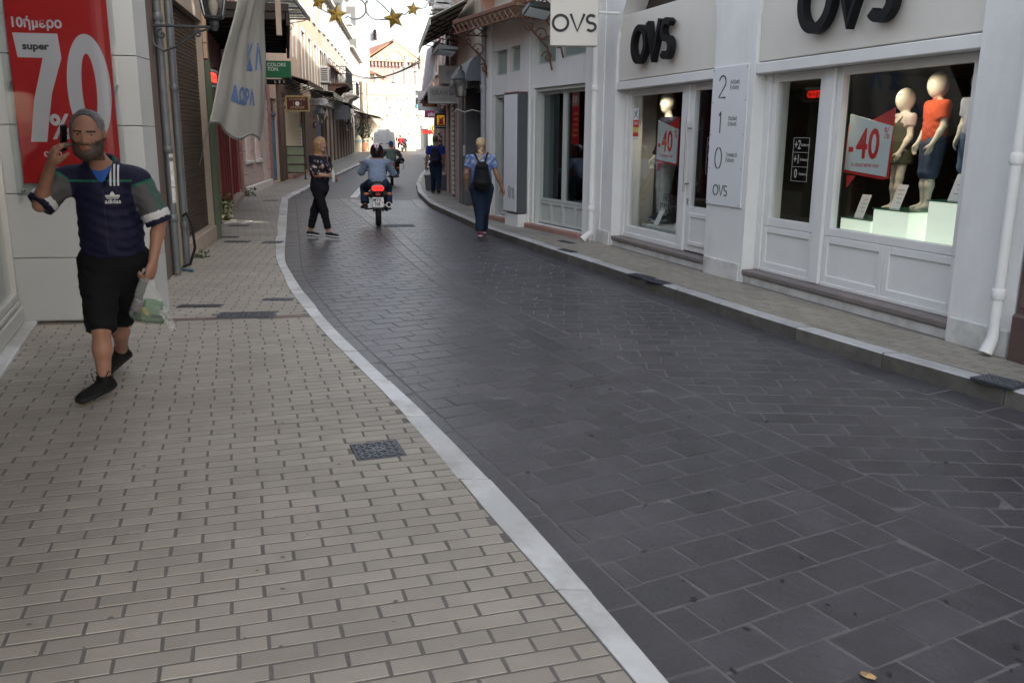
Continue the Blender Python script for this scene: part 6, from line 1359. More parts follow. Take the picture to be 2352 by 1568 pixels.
# ------------------------------------------------------------------ man on the phone
base = (-2.5, 5.3, HL); sk = (.33,.172,.12); Hc = V3((-2.432, 5.12, 1.665)); HF = V3((.27,-.95,-.14)); HS = 1.14
J = dict(face=(.30,-.95,0), hface=HF, hup=(.05,0,1), head=Hc, neck=(-2.415,5.22,1.475), chest=(-2.415,5.25,1.31), waist=(-2.415,5.27,1.08), pelvis=(-2.42,5.29,.95), shL=(-2.235,5.27,1.425), shR=(-2.60,5.20,1.425),
    elL=(-2.135,5.30,1.15), wrL=(-2.150,5.20,.93), elR=(-2.715,5.06,1.265), wrR=(-2.595,4.99,1.485), hipL=(-2.33,5.33,.90), hipR=(-2.51,5.27,.90), knR=(-2.455,5.10,.53), anR=(-2.475,5.12,.205), toR=(-2.535,4.965,.130), knL=(-2.50,5.46,.52), anL=(-2.63,5.72,.245), toL=(-2.672,5.61,.135))
pf = paint_face(Hc, HF, HS, sk, (.02,.015,.012), (.05,0,1), beard=(.028,.022,.02))
def beardvol(S):
    r, f, u = headframe(HF, (.05,0,1)); P = lambda x, y, z: Hc+(r*x+f*y+u*z)*HS
    S.cone(P(-.03,.058,-.075), P(.03,.058,-.075), .032*HS, .032*HS, .02, 1); S.ell(P(0,.062,-.098), V3((.03,.026,.022))*HS, .02, 1)
man, j, f, side, P = person('bearded man in a navy tracksuit top talking on a phone, walking along the cream pavement', base, J, .0052, sk, (-2.95,4.75,.08), (-1.95,5.95,1.87), paint=pf, extra=beardvol, hs=HS, fat=.94,
    hands=[(J['wrR'], (.38,-.02,.93), (.80,.45,.25), 1.12, (.42,.46,.5,.55), -1), (J['wrL'], (-.16,-.30,-.94), (-.9,.1,.1), 1.1, (.75,.8,.85,.9), 1)])
# hair: short grey, receding
S_ = SDF(Hc-.16, Hc+.18, .005); r_, f_, u_ = headframe(HF, (.05,0,1)); Pq = lambda x, y, z: Hc+(r_*x+f_*y+u_*z)*HS
S_.ell(Pq(0,-.014,.029), V3((.0775,.096,.0895))*HS, .004, 1, [r_, f_, u_])
rgh = np.random.default_rng(8)
for k in range(420):
    n_ = unit(rgh.normal(size=3)); n_[2] = abs(n_[2]); q_ = (n_*V3((.0765,.095,.0885))+V3((0,-.014,.029)))
    S_.cone(Pq(*q_), Pq(*(q_+n_*.0045+V3((rgh.normal()*.004, .004, -.006)))), .0035*HS, .0022*HS, .002, 1)
S_.ell(Pq(0,.105,.022), V3((.070,.090,.092))*HS, .012, None, [r_, f_, u_], True); S_.cut(Pq(0,0,-.028), -u_+f_*.25); S_.ell(Pq(.074,.03,-.06), V3((.03,.045,.05))*HS, .01, None, [r_, f_, u_], True); S_.ell(Pq(-.074,.03,-.06), V3((.03,.045,.05))*HS, .01, None, [r_, f_, u_], True)
for q in (-1, 1): S_.ell(Pq(.078*q,-.012,-.004), V3((.016,.022,.034))*HS, .004, None, [r_, f_, u_], True)
def hp(V, ids, col):
    q = (V-Hc)/HS; x, y, z = q@r_, q@f_, q@u_; w_ = np.clip(.75+(y-.0)*4+(z-.06)*7-np.abs(x)*8, 0, 1)[:,None]; g_ = (.5+.5*np.sin(V[:,0]*900)*np.sin(V[:,1]*800+V[:,2]*700))[:,None]
    return V3((.27,.27,.275))*(1-w_)*(.25+1.1*g_)+V3((.035,.03,.027))*w_*(.5+.8*g_)
S_.build('hair', man, m_hair, {1: (.2,.2,.2)}, base, hp)
# t-shirt
S_ = SDF((-2.7,4.95,.95), (-2.15,5.5,1.56), .008); S_.cone(j['waist'], j['chest'], .126, .142, .04, 1, (f, .76)); S_.cone(j['chest'], j['neck']+V3((0,.0,-.005)), .110, .070, .05, 1, (f, .8)); S_.cone(j['shR']*.8+j['shL']*.2, j['shL']*.8+j['shR']*.2, .062, .062, .04, 1); S_.cut(j['neck']+V3((0,0,.012))+f*.03, (f[0]*-.1, f[1]*-.1, 1))
S_.build('t_shirt', man, m_jersey, {1: (.025,.10,.42)}, base)
# tracksuit top
navy, grey, grn, wht = (.006,.0065,.032), (.09,.09,.10), (.01,.13,.085), (.62,.63,.66)
S_ = SDF((-2.93,4.85,.85), (-1.98,5.6,1.60), .0055)
S_.cone(j['pelvis']+V3((0,0,.04)), j['waist'], .176, .172, .03, 1, (f, .82), wob=.006); S_.cone(j['waist'], j['chest'], .172, .170, .04, 1, (f, .80), wob=.005); S_.cone(j['shR']*.86+j['shL']*.14+V3((0,0,-.015)), j['shL']*.86+j['shR']*.14+V3((0,0,-.015)), .082, .082, .05, 1); S_.cone(j['chest'], j['neck'], .13, .086, .05, 1, (f, .84))
for q in 'LR':
    a, b_ = j['sh'+q], j['el'+q]; e = b_-a; S_.cone(a+e*.12, a+e*.78, .076, .076, .04, 2, wob=.004)
    S_.cone(a+e*.80, a+e*.90, .083, .083, .008, 3, clip=[(a+e*.78, -e), (a+e*.905, e)]); S_.cone(a+e*.90, a+e*1.0, .079, .079, .008, 1, clip=[(a+e*.905, -e), (a+e*1.02, e)])
S_.cone(j['neck']+V3((0,.0,-.03)), j['neck']+V3((0,.005,.05)), .088, .090, .02, 1, clip=[(j['neck']+V3((0,0,.045))-f*.02, unit(V3((0,0,1))+f*.55))])
S_.cone(j['neck']+V3((0,0,-.02)), j['neck']+V3((0,0,.12))+f*.01, .070, .082, .004, None, None, None, True)
vb = j['neck']+f*.125+V3((0,0,-.125))
S_.cone(vb, vb+V3((0,0,.18))-f*.02, .014, .086, .004, None, (f, 1.6), None, True)
S_.cut(j['pelvis']+V3((0,0,.0)), (0,0,-1))
def jp(V, ids, col):
    q = V-V3((-2.415,5.25,0)); x, y, z = q@-side, q@f, V[:,2]      # x towards his left
    fr = (y > .02); n1 = ids == 1
    for (zz, hw) in ((1.402, .0045),): col[n1 & fr & (np.abs(z-zz+.02*np.abs(x)) < hw) & (np.abs(x) < .19)] = grn
    col[n1 & fr & (np.abs(x) < .0035) & (z < 1.40)] = (.02,.021,.05)
    d = V-j['neck']; rr = np.hypot(d[:,0], d[:,1]); col[n1 & (z > 1.508) & (rr > .055) & (y > -.02) & (rr < .083) ] = grn
    for q_ in 'LR':
        a, b_ = j['sh'+q_], j['el'+q_]; e = unit(b_-a); tt = (V-a)@e; L_ = np.linalg.norm(b_-a); out = unit(np.cross(e, f))*(1 if q_ == 'L' else -1); out = out if (out@side)*(-1 if q_ == 'L' else 1) > 0 else -out
        rad = V-a-tt[:,None]*e; ang = np.degrees(np.arctan2(rad@f, rad@out)); m2 = (ids == 2) & ((x > 0) == (q_ == 'L'))
        for a0 in (24, 40, 56): col[m2 & (np.abs(ang-a0) < 3.4)] = grn
        col[m2 & (tt < .052)] = grn; col[m2 & (tt < .040)] = navy
    return col
jack = S_.build('tracksuit_top', man, m_jersey, {1: navy, 2: grey, 3: wht}, base, jp)
bv = bvh_of(jack, base); R_ = Vector(tuple(-side)); U_ = Vector((0,0,1)); into = Vector(tuple(-f)); O_ = Vector((-2.415, 5.05, 0))
m_wstr = mat('white_stripe', (.62,.63,.66), .6, .03)
st = [[(.098+k*.020+.012*0, 1.372), (.108+k*.020, 1.372), (.113+k*.020, 1.50-.005*k), (.103+k*.020, 1.50-.005*k)] for k in range(3)]
for q in st: decal(flat([q]), O_, R_, U_, into, bv, .003, m_wstr, man, base, 'stripe')
def leaf_(cx, cy, ang, L, W): return [(cx+L*t*math.sin(ang)+W*math.sin(PI*t)*sg*math.cos(ang), cy+L*t*math.cos(ang)-W*math.sin(PI*t)*sg*math.sin(ang)) for sg, ts in ((1, np.linspace(0, 1, 9)), (-1, np.linspace(1, 0, 9)[1:-1])) for t in ts]
cx, cy = .108, 1.296
logo = [leaf_(cx, cy, 0, .045, .014), leaf_(cx-.004, cy, -1.0, .042, .013), leaf_(cx+.004, cy, 1.0, .042, .013)]
def hclip(P, y0, y1): return clip_half(clip_half(P, 0, 1, y0), 0, -1, -y1)
pl_ = [P2 for L_ in logo for P2 in [hclip(L_, cy+.0145, cy+.1)]+[hclip(L_, cy+.0005+k*.005, cy+.0035+k*.005) for k in range(3)] if len(P2) > 2]
decal(flat(pl_), O_, R_, U_, into, bv, .0035, m_wstr, man, base, 'trefoil_logo')
me = text_mesh('adidas', .034, ext=0, bold=.0006); me.transform(Matrix.Translation((cx, cy-.014, 0))); decal(me, O_, R_, U_, into, bv, .0035, m_wstr, man, base, 'lettering')
# shorts, shoes, socks, laces
S_ = SDF((-2.75,4.95,.44), (-2.1,5.75,1.05), .0075); S_.cone(j['pelvis']+V3((0,0,-.04)), j['pelvis']+V3((0,0,.06)), .156, .150, .05, 1, (f, .86))
for q in 'LR': a, b_ = j['hip'+q], j['kn'+q]; e = b_-a; S_.cone(a, a+e*1.02, .122, .084, .06, 1, wob=.005, clip=[(a+e*1.03, e)])
S_.build('shorts', man, m_cloth, {1: (.0065,.0065,.0085)}, base)
shoes(man, base, j, 1.02, (.006,.006,.007), (.016,.016,.018), .0055)
for q in 'LR':
    a = j['an'+q]; b = MB(); b.lathe([(.046,-.03),(.047,.0),(.044,.035),(.040,.036)], tuple(a-V3(base)), 14); b.build('sock', m_black, man, smooth=True)
b = MB(); a = j['anR']-V3(base)+f*.05+V3((0,0,.01))
for sg in (-1, 1): b.tube([tuple(a+side*.004*sg), tuple(a+side*.035*sg+V3((0,0,.06))), tuple(a+side*.062*sg+V3((0,0,.055))), tuple(a+side*.05*sg+V3((0,0,.005))), tuple(a+side*.015*sg)], .0035, 5)
b.each('lace', m_black, man)
ph_ = thing('mobile_phone', 'dark mobile phone pressed to the ear of the bearded man', 'phone', (-2.530, 5.04, 1.640), (R(8), R(-6), R(92))); bx(-.036, -.005, -.075, .036, .005, .075, .004).build('case', m_black, ph_); bx(-.032, -.0062, -.068, .032, -.0052, .068).build('screen', mat('phone_screen', (.01,.01,.012), .08, 0), ph_)
# plastic carrier bag with green packs
bag = thing('shopping_bag', 'translucent white carrier bag with green packets hanging from the man', 'bag', (-2.185, 5.14, .82)); m_bag = bpy.data.materials.new('thin_plastic'); m_bag.use_nodes = True
n_ = m_bag.node_tree; n_.nodes.clear(); o_ = n_.nodes.new('ShaderNodeOutputMaterial'); t_ = n_.nodes.new('ShaderNodeBsdfTransparent'); tl = n_.nodes.new('ShaderNodeBsdfTranslucent'); d_ = n_.nodes.new('ShaderNodeBsdfPrincipled'); d_.inputs['Base Color'].default_value = (.7,.72,.73,1); d_.inputs['Roughness'].default_value = .25; tl.inputs[0].default_value = (.7,.72,.73,1)
x1 = n_.nodes.new('ShaderNodeMixShader'); x2 = n_.nodes.new('ShaderNodeMixShader'); x1.inputs[0].default_value = .45; x2.inputs[0].default_value = .28; n_.links.new(d_.outputs[0], x1.inputs[1]); n_.links.new(tl.outputs[0], x1.inputs[2]); n_.links.new(t_.outputs[0], x2.inputs[1]); n_.links.new(x1.outputs[0], x2.inputs[2]); n_.links.new(x2.outputs[0], o_.inputs[0])
def bagf(u, v):
    a = 2*PI*u; rr = .016+.115*(v**.75) if v < .75 else (.016+.115*(.75**.75))*(1-((v-.75)/.25)**3*.75); fold = 1+.14*math.sin(a*5+v*4)*(1-v*.6)+.06*math.sin(a*9-v*7)
    return (rr*fold*math.cos(a)+.02*v, rr*fold*.72*math.sin(a), .02-.285*v)
b = MB(); b.grid(bagf, 40, 22); b.build('bag_film', m_bag, bag, smooth='all'); b = MB(); b.grid(lambda u, v: (.09+.06*v+.02*math.sin(u*9), -.02+.10*(u-.5)*(1-.3*v), -.17-.12*v), 8, 6); b.build('loose_corner', m_bag, bag, smooth='all')
b = MB()
for sg in (-1, 1): b.tube([(.012*sg,.0,.0),(.016*sg,.01,.045),(0,.012,.07),(-.01*sg,.0,.05)], .008, 6)
b.each('handle', m_bag, bag)
for k, (x, y, z, a, b1, c1, rz, ry, col) in enumerate(((.035,.0,-.16,.07,.03,.055,20,14,(.02,.13,.03)), (-.03,.0,-.215,.06,.045,.03,-30,-10,(.05,.13,.04)), (-.05,-.02,-.15,.035,.03,.045,40,25,(.16,.15,.17)), (.03,.02,-.235,.075,.045,.025,5,5,(.035,.10,.03)), (.0,-.04,-.18,.02,.015,.04,0,-12,(.40,.30,.05)))):
    o = bx(-a*.8, -b1*.8, -c1*.8, a*.8, b1*.8, c1*.8, .012).build('packet', mat('packet_%s' % 'abcde'[k], col, .35, .25, 18), bag, (x, y, z)); o.rotation_euler = (R(8*k), R(ry), R(rz))
# ------------------------------------------------------------------ woman crossing the road
def W2(px, py, Y): return None
base = (-3.22, 14.62, 0); Y0 = 14.62; sk2 = (.34,.19,.135); Hc = V3((-3.145, Y0, 1.535)); HF = V3((.86,-.50,-.06))
J = dict(face=(.93,-.36,0), hface=HF, head=Hc, neck=(-3.175,Y0+.01,1.375), chest=(-3.17,Y0,1.22), waist=(-3.18,Y0,1.02), pelvis=(-3.19,Y0,.88), shR=(-3.24,Y0-.155,1.33), shL=(-3.12,Y0+.16,1.33), elR=(-3.22,Y0-.20,1.06), wrR=(-3.01,Y0-.17,1.045), elL=(-3.06,Y0+.22,1.06), wrL=(-2.98,Y0+.06,.99),
    hipR=(-3.23,Y0-.08,.84), hipL=(-3.15,Y0+.08,.84), knR=(-3.12,Y0-.09,.46), anR=(-3.05,Y0-.09,.105), toR=(-2.91,Y0-.12,.045), knL=(-3.31,Y0+.08,.46), anL=(-3.405,Y0+.09,.105), toL=(-3.27,Y0+.05,.045))
wo1, j, f, side, P = person('long haired blonde woman in a dark floral blouse and cropped trousers crossing the road', base, J, .009, sk2, (-3.75,14.1,-.02), (-2.6,15.1,1.75), fem=True, scale=.94, paint=paint_face(Hc, HF, .97, sk2, (.12,.07,.04)), hs=1.03,
    hands=[(J['wrR'], (.97,-.05,-.05), (.1,.95,.0), .95, (.5,.55,.6,.6), 1), (J['wrL'], (.8,-.5,-.2), (-.3,-.9,0), .95, (.4,.4,.4,.4), -1)])
S_ = SDF((-3.8,14.1,.85), (-2.9,15.1,1.75), .009); r_, f_, u_ = headframe(HF); Pq = lambda x, y, z: Hc+(r_*x+f_*y+u_*z)*.97
S_.ell(Pq(0,-.02,.034), (.086,.098,.094), .01, 1, [r_, f_, u_]); S_.ell(Pq(0,.10,-.01), (.062,.075,.085), .012, None, [r_, f_, u_], True)
for (x0, y0, x1, y1, z1, r0, r1) in ((-.06,-.03,-.07,-.06,-.28,.045,.03), (.06,-.03,.075,-.03,-.27,.045,.03), (0,-.075,-.02,-.13,-.36,.06,.04), (-.045,-.06,-.06,-.14,-.35,.05,.025), (.05,-.06,.05,-.10,-.33,.05,.025), (.075,.02,.082,.045,-.20,.025,.022), (-.075,.02,-.078,.04,-.2,.025,.02), (.02,-.08,.03,-.17,-.31,.045,.02)): S_.cone(Pq(x0,y0,.02), Pq(x1*1.05,y1-.05,z1*1.45), r0, r1*1.15, .03, 1, wob=.004)
S_.build('hair', wo1, m_hair, {1: (.30,.175,.085)}, base, lambda V, i, c: V3((.34,.20,.10))*(.55+.65*np.clip((.5+.5*np.sin(V[:,0]*130+V[:,2]*12)*np.sin(V[:,1]*140)), 0, 1))[:,None])
def floral(V, ids, col):
    rg = np.random.default_rng(5); col[:] = (.014,.013,.020); ctr = V[rg.integers(0, len(V), 150)]; cs_ = [(.38,.30,.32), (.20,.06,.055), (.09,.11,.2), (.26,.23,.23), (.10,.11,.16)]
    for k, c_ in enumerate(ctr):
        if c_[2] < 1.0 and k % 3: continue
        d_ = np.linalg.norm((V-c_), axis=1); m_ = d_ < rg.uniform(.010, .024); col[m_] = cs_[k % 5]
    return col
S_ = SDF((-3.65,14.15,.7), (-2.75,15.1,1.5), .009); S_.cone(j['pelvis']+V3((-.01,0,-.03)), j['waist'], .168, .15, .05, 1, (f, .85), wob=.005); S_.cone(j['waist'], j['chest'], .148, .145, .05, 1, (f, .85), wob=.004); S_.cone(j['shR'], j['shL'], .068, .068, .05, 1); S_.cone(j['chest'], j['neck'], .115, .072, .05, 1, (f, .85)); S_.ell(j['chest']+f*.075+V3((0,0,-.03)), (.08,.10,.08), .03, 1)
for q in 'RL': a, b_ = j['sh'+q], j['el'+q]; e = b_-a; S_.cone(a, a+e*1.0, .068, .082, .04, 1, wob=.005, clip=[(a+e*1.05, e)])
S_.cut(j['neck']+V3((0,0,.0)), (.35,-.1,1)); S_.cut(j['pelvis']+V3((0,0,-.10)), (0,0,-1)); S_.build('blouse', wo1, m_cloth, {1: (.012,.012,.02)}, base, floral)
trousers(wo1, base, j, f, .93, (.006,.006,.010), 1.80, 1., .98, .01); shoes(wo1, base, j, .93, (.012,.013,.02), (.6,.6,.6), .0075)
b = MB(); b.lathe([(.026,0),(.028,.02),(.028,.13),(.024,.17),(.012,.19),(.012,.21)], (0,0,0), 12); wb = thing('water_bottle', 'small clear plastic water bottle with a lime cap held by the blonde woman', 'bottle', (-2.925, 14.425, .95)); b.build('bottle_body', mat('cloudy_plastic', (.62,.68,.70), .15, .1, alpha=.75), wb, smooth=True); b = MB(); b.lathe([(.014,.208),(.014,.228)], n=10); b.build('cap', mat('lime_cap', (.35,.5,.05), .5), wb)
# ------------------------------------------------------------------ woman with the backpack, seen from behind
base = (-.54, 14.55, 0); Y0 = 14.55; sk3 = (.33,.18,.125); Hc = V3((-.535, Y0+.04, 1.545)); HF = V3((.02,1,-.05))
J = dict(face=(-.05,1,0), hface=HF, head=Hc, neck=(-.53,Y0,1.40), chest=(-.525,Y0,1.24), waist=(-.525,Y0,1.03), pelvis=(-.52,Y0,.88), shR=(-.365,Y0,1.345), shL=(-.70,Y0+.01,1.345), elR=(-.275,Y0-.01,1.09), wrR=(-.18,Y0+.06,.86), elL=(-.775,Y0+.02,1.10), wrL=(-.775,Y0+.12,.90),
    hipR=(-.43,Y0,.86), hipL=(-.61,Y0,.86), knR=(-.475,Y0+.16,.48), anR=(-.50,Y0+.42,.13), toR=(-.49,Y0+.53,.05), knL=(-.555,Y0+.04,.47), anL=(-.545,Y0-.02,.12), toL=(-.565,Y0+.13,.045))
wo2, j, f, side, P = person('blonde woman with a plait, blue shirt and black backpack walking away by the kerb', base, J, .009, sk3, (-1.0,14.1,-.03), (.05,15.35,1.75), fem=True, scale=.98, fat=1.06, paint=paint_face(Hc, HF, .97, sk3, (.12,.07,.04)), hs=1.0,
    hands=[(J['wrR'], (.25,.1,-.96), (-.75,-.65,0), .95, (.35,.4,.45,.45), 1), (J['wrL'], (0,.25,-.96), (.9,.2,0), .95, (.4,.4,.45,.45), -1)])
S_ = SDF(Hc-.25, Hc+.2, .008); r_, f_, u_ = headframe(HF); Pq = lambda x, y, z: Hc+(r_*x+f_*y+u_*z)
S_.ell(Pq(0,-.012,.034), (.083,.100,.095), .01, 1, [r_, f_, u_]); S_.ell(Pq(0,.10,-.01), (.064,.085,.085), .012, None, [r_, f_, u_], True); S_.cone(Pq(0,-.07,.0), Pq(0,-.08,-.05), .07, .04, .03, 1); S_.build('hair', wo2, m_hair, {1: (.46,.34,.19)}, base, lambda V, i, c: V3((.48,.36,.20))*(.6+.55*(.5+.5*np.sin((V[:,0]+.53)*260)*np.sin(V[:,2]*15)))[:,None])
S_ = SDF(Hc+V3((-.12,-.25,-.42)), Hc+V3((.12,.02,.02)), .006)
for k in range(9): S_.ell(Pq(.014*(-1)**k, -.105-.005*k, -.065-.033*k), V3((.030,.028,.030))*(1.05-.06*k), .008, 1)
S_.build('plait', wo2, m_hair, {1: (.50,.38,.22)}, base); b = MB(); b.lathe([(.03,-.01),(.036,0),(.03,.01)], tuple(Pq(0,-.10,-.05)-V3(base)), 12); b.build('hair_tie', mat('mauve_tie', (.25,.15,.3), .6), wo2)
S_ = SDF((-.95,14.1,.8), (-.1,15,1.5), .009); S_.cone(j['pelvis']+V3((0,0,.03)), j['waist'], .172, .155, .05, 1, (f, .82), wob=.005); S_.cone(j['waist'], j['chest'], .155, .158, .05, 1, (f, .8), wob=.004); S_.cone(j['shR'], j['shL'], .072, .072, .05, 1); S_.cone(j['chest'], j['neck'], .12, .075, .05, 1, (f, .85))
for q in 'RL': a, b_ = j['sh'+q], j['el'+q]; e = b_-a; S_.cone(a, a+e*.58, .076, .072, .04, 1, clip=[(a+e*.62, e)])
S_.cut(j['neck']+V3((0,0,-.005)), (0,.15,1)); S_.cut(j['pelvis']+V3((0,0,-.02)), (0,0,-1))
def tie(V, i, c):
    n1 = np.sin(V[:,0]*23+np.sin(V[:,2]*31)*1.4)*np.sin(V[:,2]*27+np.sin(V[:,0]*29+V[:,1]*17)*1.7); n2 = np.sin(V[:,0]*71+V[:,2]*13)*np.sin(V[:,2]*67+V[:,1]*31); w_ = np.clip(.28+.5*n1+.25*n2, 0, 1)[:,None]*np.clip((V[:,2]-1.08)/.25+.15, 0.1, 1)[:,None]; return V3((.065,.125,.33))*(1-w_)+V3((.42,.47,.58))*w_
S_.build('shirt', wo2, m_jersey, {1: (.07,.13,.34)}, base, tie); trousers(wo2, base, j, f, 1.0, (.016,.028,.055), 1.90, 1.08, 1.12, .01, name='jeans'); shoes(wo2, base, j, .98, (.16,.012,.06), (.55,.53,.54), .0075)
def backpack(t, base, c, f, side, w_, h_, d_, col, strap, sh, h=.009, bumpy=.004, lab='backpack'):
    c = V3(c); S = SDF(c-V3((w_+.1, w_+.12, h_+.1)), c+V3((w_+.1, w_+.12, h_+.1)), h); z = V3((0,0,1))
    S.cone(c+z*h_*-.55, c+z*h_*.45, w_*1.0, w_*.72, .05, 1, (f, d_/w_), wob=bumpy); S.cone(c-f*d_*.8+z*h_*-.62-side*w_*.3, c-f*d_*.8+z*h_*-.62+side*w_*.3, d_*.55, d_*.55, .03, 1); S.cone(c-f*d_*.4+z*h_*.55-side*w_*.4, c-f*d_*.4+z*h_*.55+side*w_*.4, d_*.5, d_*.5, .02, 1)
    o = S.build(lab, t, m_cloth if not strap else m_shoe, {1: col}, base); b = MB()
    for q in sh: b.tube([tuple(V3(p)-V3(base)) for p in q], .014, 6)
    b.each('strap', m_black, o); return o
bp = thing('backpack', 'small black leather backpack worn by the woman with the plait', 'backpack', (-.51, 14.36, 1.12)); backpack(bp, (-.51,14.36,1.12), (-.51,14.365,1.09), f, side, .150, .22, .085, (.010,.011,.013), True, [((-.56,14.36,1.28),(-.62,14.44,1.40),(-.64,14.53,1.425),(-.64,14.60,1.40)), ((-.46,14.36,1.28),(-.43,14.44,1.40),(-.42,14.53,1.425),(-.42,14.60,1.40))], lab='pack_body')
# ------------------------------------------------------------------ man walking away on the right-hand pavement
base = (-2.16, 24.8, HR); Y0 = 24.8; sk4 = (.32,.175,.12); z0 = HR; Hc = V3((-2.17, Y0+.02, 1.60)); HF = V3((0,1,-.04))
J = dict(face=(0,1,0), hface=HF, head=Hc, neck=(-2.165,Y0,1.45), chest=(-2.165,Y0,1.28), waist=(-2.165,Y0,1.09), pelvis=(-2.165,Y0,.96), shR=(-1.985,Y0,1.385), shL=(-2.345,Y0,1.385), elR=(-1.94,Y0+.0,1.12), wrR=(-1.95,Y0+.12,.90), elL=(-2.41,Y0+.0,1.12), wrL=(-2.44,Y0+.02,.86),
    hipR=(-2.08,Y0,.93), hipL=(-2.25,Y0,.93), knR=(-2.09,Y0+.05,.56), anR=(-2.09,Y0-.03,.21), toR=(-2.08,Y0+.10,.155), knL=(-2.24,Y0+.14,.55), anL=(-2.28,Y0+.38,.20), toL=(-2.28,Y0+.50,.155))
mn2, j, f, side, P = person('man in a royal blue t-shirt with a navy backpack walking away on the far pavement', base, J, .011, sk4, (-2.75,24.3,.08), (-1.6,25.6,1.8), paint=paint_face(Hc, HF, 1, sk4, (.05,.03,.02)), hands=[(J['wrL'], (-.05,.1,-1), (.9,0,.1), 1., (.4,.4,.4,.4), -1), (J['wrR'], (0,.3,-.95), (-.9,0,0), 1., (.4,.4,.4,.4), 1)])
S_ = SDF(Hc-.2, Hc+.2, .009); S_.ell(Hc+V3((0,-.012,.032)), (.080,.098,.093), .01, 1); S_.ell(Hc+V3((0,.10,-.01)), (.07,.085,.085), .012, None, None, True); S_.cut(Hc+V3((0,0,-.05)), (0,0,-1)); S_.build('hair', mn2, m_hair, {1: (.13,.075,.045)}, base)
def tee(t, base, j, f, s, col, lo, hi, sl=.62, h=.011, hem=.0, paint=None, g=1., name='t_shirt', neckcut=-.005, m_=None):
    S = SDF(lo, hi, h); S.cone(j['pelvis']+V3((0,0,.03)), j['waist'], .150*s*g, .148*s*g, .05, 1, (f, .82), wob=.005); S.cone(j['waist'], j['chest'], .148*s*g, .158*s*g, .05, 1, (f, .8), wob=.004); S.cone(j['shR'], j['shL'], .070*s, .070*s, .05, 1); S.cone(j['chest'], j['neck'], .12*s*g, .075*s, .05, 1, (f, .85))
    for q in 'RL':
        if 'el'+q not in j: continue
        a, b_, c_ = j['sh'+q], j['el'+q], j['wr'+q]; e = b_-a
        if sl <= 1: S.cone(a, a+e*sl, .073*s, .072*s, .04, 1, clip=[(a+e*sl, e)])
        else: S.cone(a, b_, .072*s, .066*s, .04, 1, wob=.005); e2 = c_-b_; S.cone(b_, b_+e2*(sl-1), .066*s, .048*s, .03, 1, wob=.005, clip=[(b_+e2*(sl-1), e2)])
    S.cut(j['neck']+V3((0,0,neckcut)), (0,0,1)); S.cut(j['pelvis']+V3((0,0,hem)), (0,0,-1)); return S.build(name, t, m_ or m_jersey, {1: col}, base, paint)
tee(mn2, base, j, f, .97, (.018,.035,.24), (-2.65,24.4,.85), (-1.7,25.3,1.55)); trousers(mn2, base, j, f, .98, (.014,.028,.06), 1.92, 1., 1.0, .011, name='jeans'); shoes(mn2, base, j, 1., (.02,.02,.02), (.12,.12,.10), .009)
bp = thing('backpack', 'navy backpack worn by the man walking away on the pavement', 'backpack', (-2.165, 24.6, 1.2)); backpack(bp, (-2.165,24.6,1.2), (-2.165,24.62,1.20), f, side, .145, .24, .10, (.018,.018,.035), False, [((-2.25,24.66,1.40),(-2.28,24.75,1.47),(-2.28,24.86,1.45)), ((-2.08,24.66,1.40),(-2.05,24.75,1.47),(-2.05,24.86,1.45))], h=.011, lab='pack_body')
# ------------------------------------------------------------------ end of the street, churches and towers behind
zF = zg(100)
m_sunw = mat('white_stone', (.31,.31,.31), .7, .06, 1, .1, 20); m_pstone = mat('pink_stone', (.30,.20,.185), .8, .15, 1.2, .2, 20, dirt=.3, dcol=(.3,.2,.18)); m_ostone = mat('ochre_stone', (.34,.27,.20), .8, .15, 1.5, .2, 20, dirt=.3, dcol=(.3,.22,.16)); m_tile = mat('roof_tile', (.30,.12,.065), .7, .2, 6)
# ornate white building closing the street
t = thing('ornate_white_building', 'bright white ornate building with pinnacles closing the end of the street', 'building', (-13.2, 104, zF), PI)
b = MB(); wallgrid(b, -2.9, 2.9, 0, 6.4, [(-2.6, -1.2, .1, 2.6), (-.7, .7, .1, 2.6), (1.2, 2.6, .1, 2.6), (-2.2, -1.5, 3.7, 5.6), (-.4, .4, 3.7, 5.6), (1.5, 2.2, 3.7, 5.6)], 0, -.5)
b.box(-2.9, -9, 0, 2.9, -.6, 6.2); b.build('wall', m_sunw, t, fix=False)
for u in (-2.6, -.7, 1.2): bx(u, -.4, .1, u+1.4, -.3, 2.6).build('shop_window', m_glass2, t); bx(u+.02, -.47, .1, u+1.38, -.42, 2.5).build('shop_backing', mat('dim_shop', (.13,.12,.12), .8, .4, 3), t)
for u in (-2.2, -.4, 1.5): bx(u, -.35, 3.7, u+.75, -.25, 5.6).build('window', m_glass2, t); bx(u-.15, .0, 5.65, u+.9, .15, 5.85, .02).build('hood', m_sunw, t)
bx(-3, -.4, 6.4, 3, .3, 6.7, .03).build('cornice', m_sunw, t); b = MB()
b.prism([(2.9,6.7),(-2.9,6.7),(-2.8,7.6),(-2.2,8.0),(-1.8,8.9),(-1.0,9.3),(-.2,9.0),(.2,8.0),(.9,7.5),(2.8,7.2)], -.4, .1); b.build('curved_gable', m_sunw, t)
for u, h in ((-.75, 10.5), (-2.0, 10.1), (.5, 8.9), (2.7, 8.2)): b = MB(); b.lathe([(.26,6.8),(.26,h-1.6),(.34,h-1.5),(.2,h-1.2),(.1,h-.4),(.16,h-.25),(.02,h)], (u,-.1,0), 10); b.build('pinnacle', m_sunw, t, smooth=True)
for k in range(3): bx(-2.8+k*1.9, .0, 2.9, -1.0+k*1.9, 1.2, 3.0).build('awning', (m_awn, m_red, m_offw)[k], t)
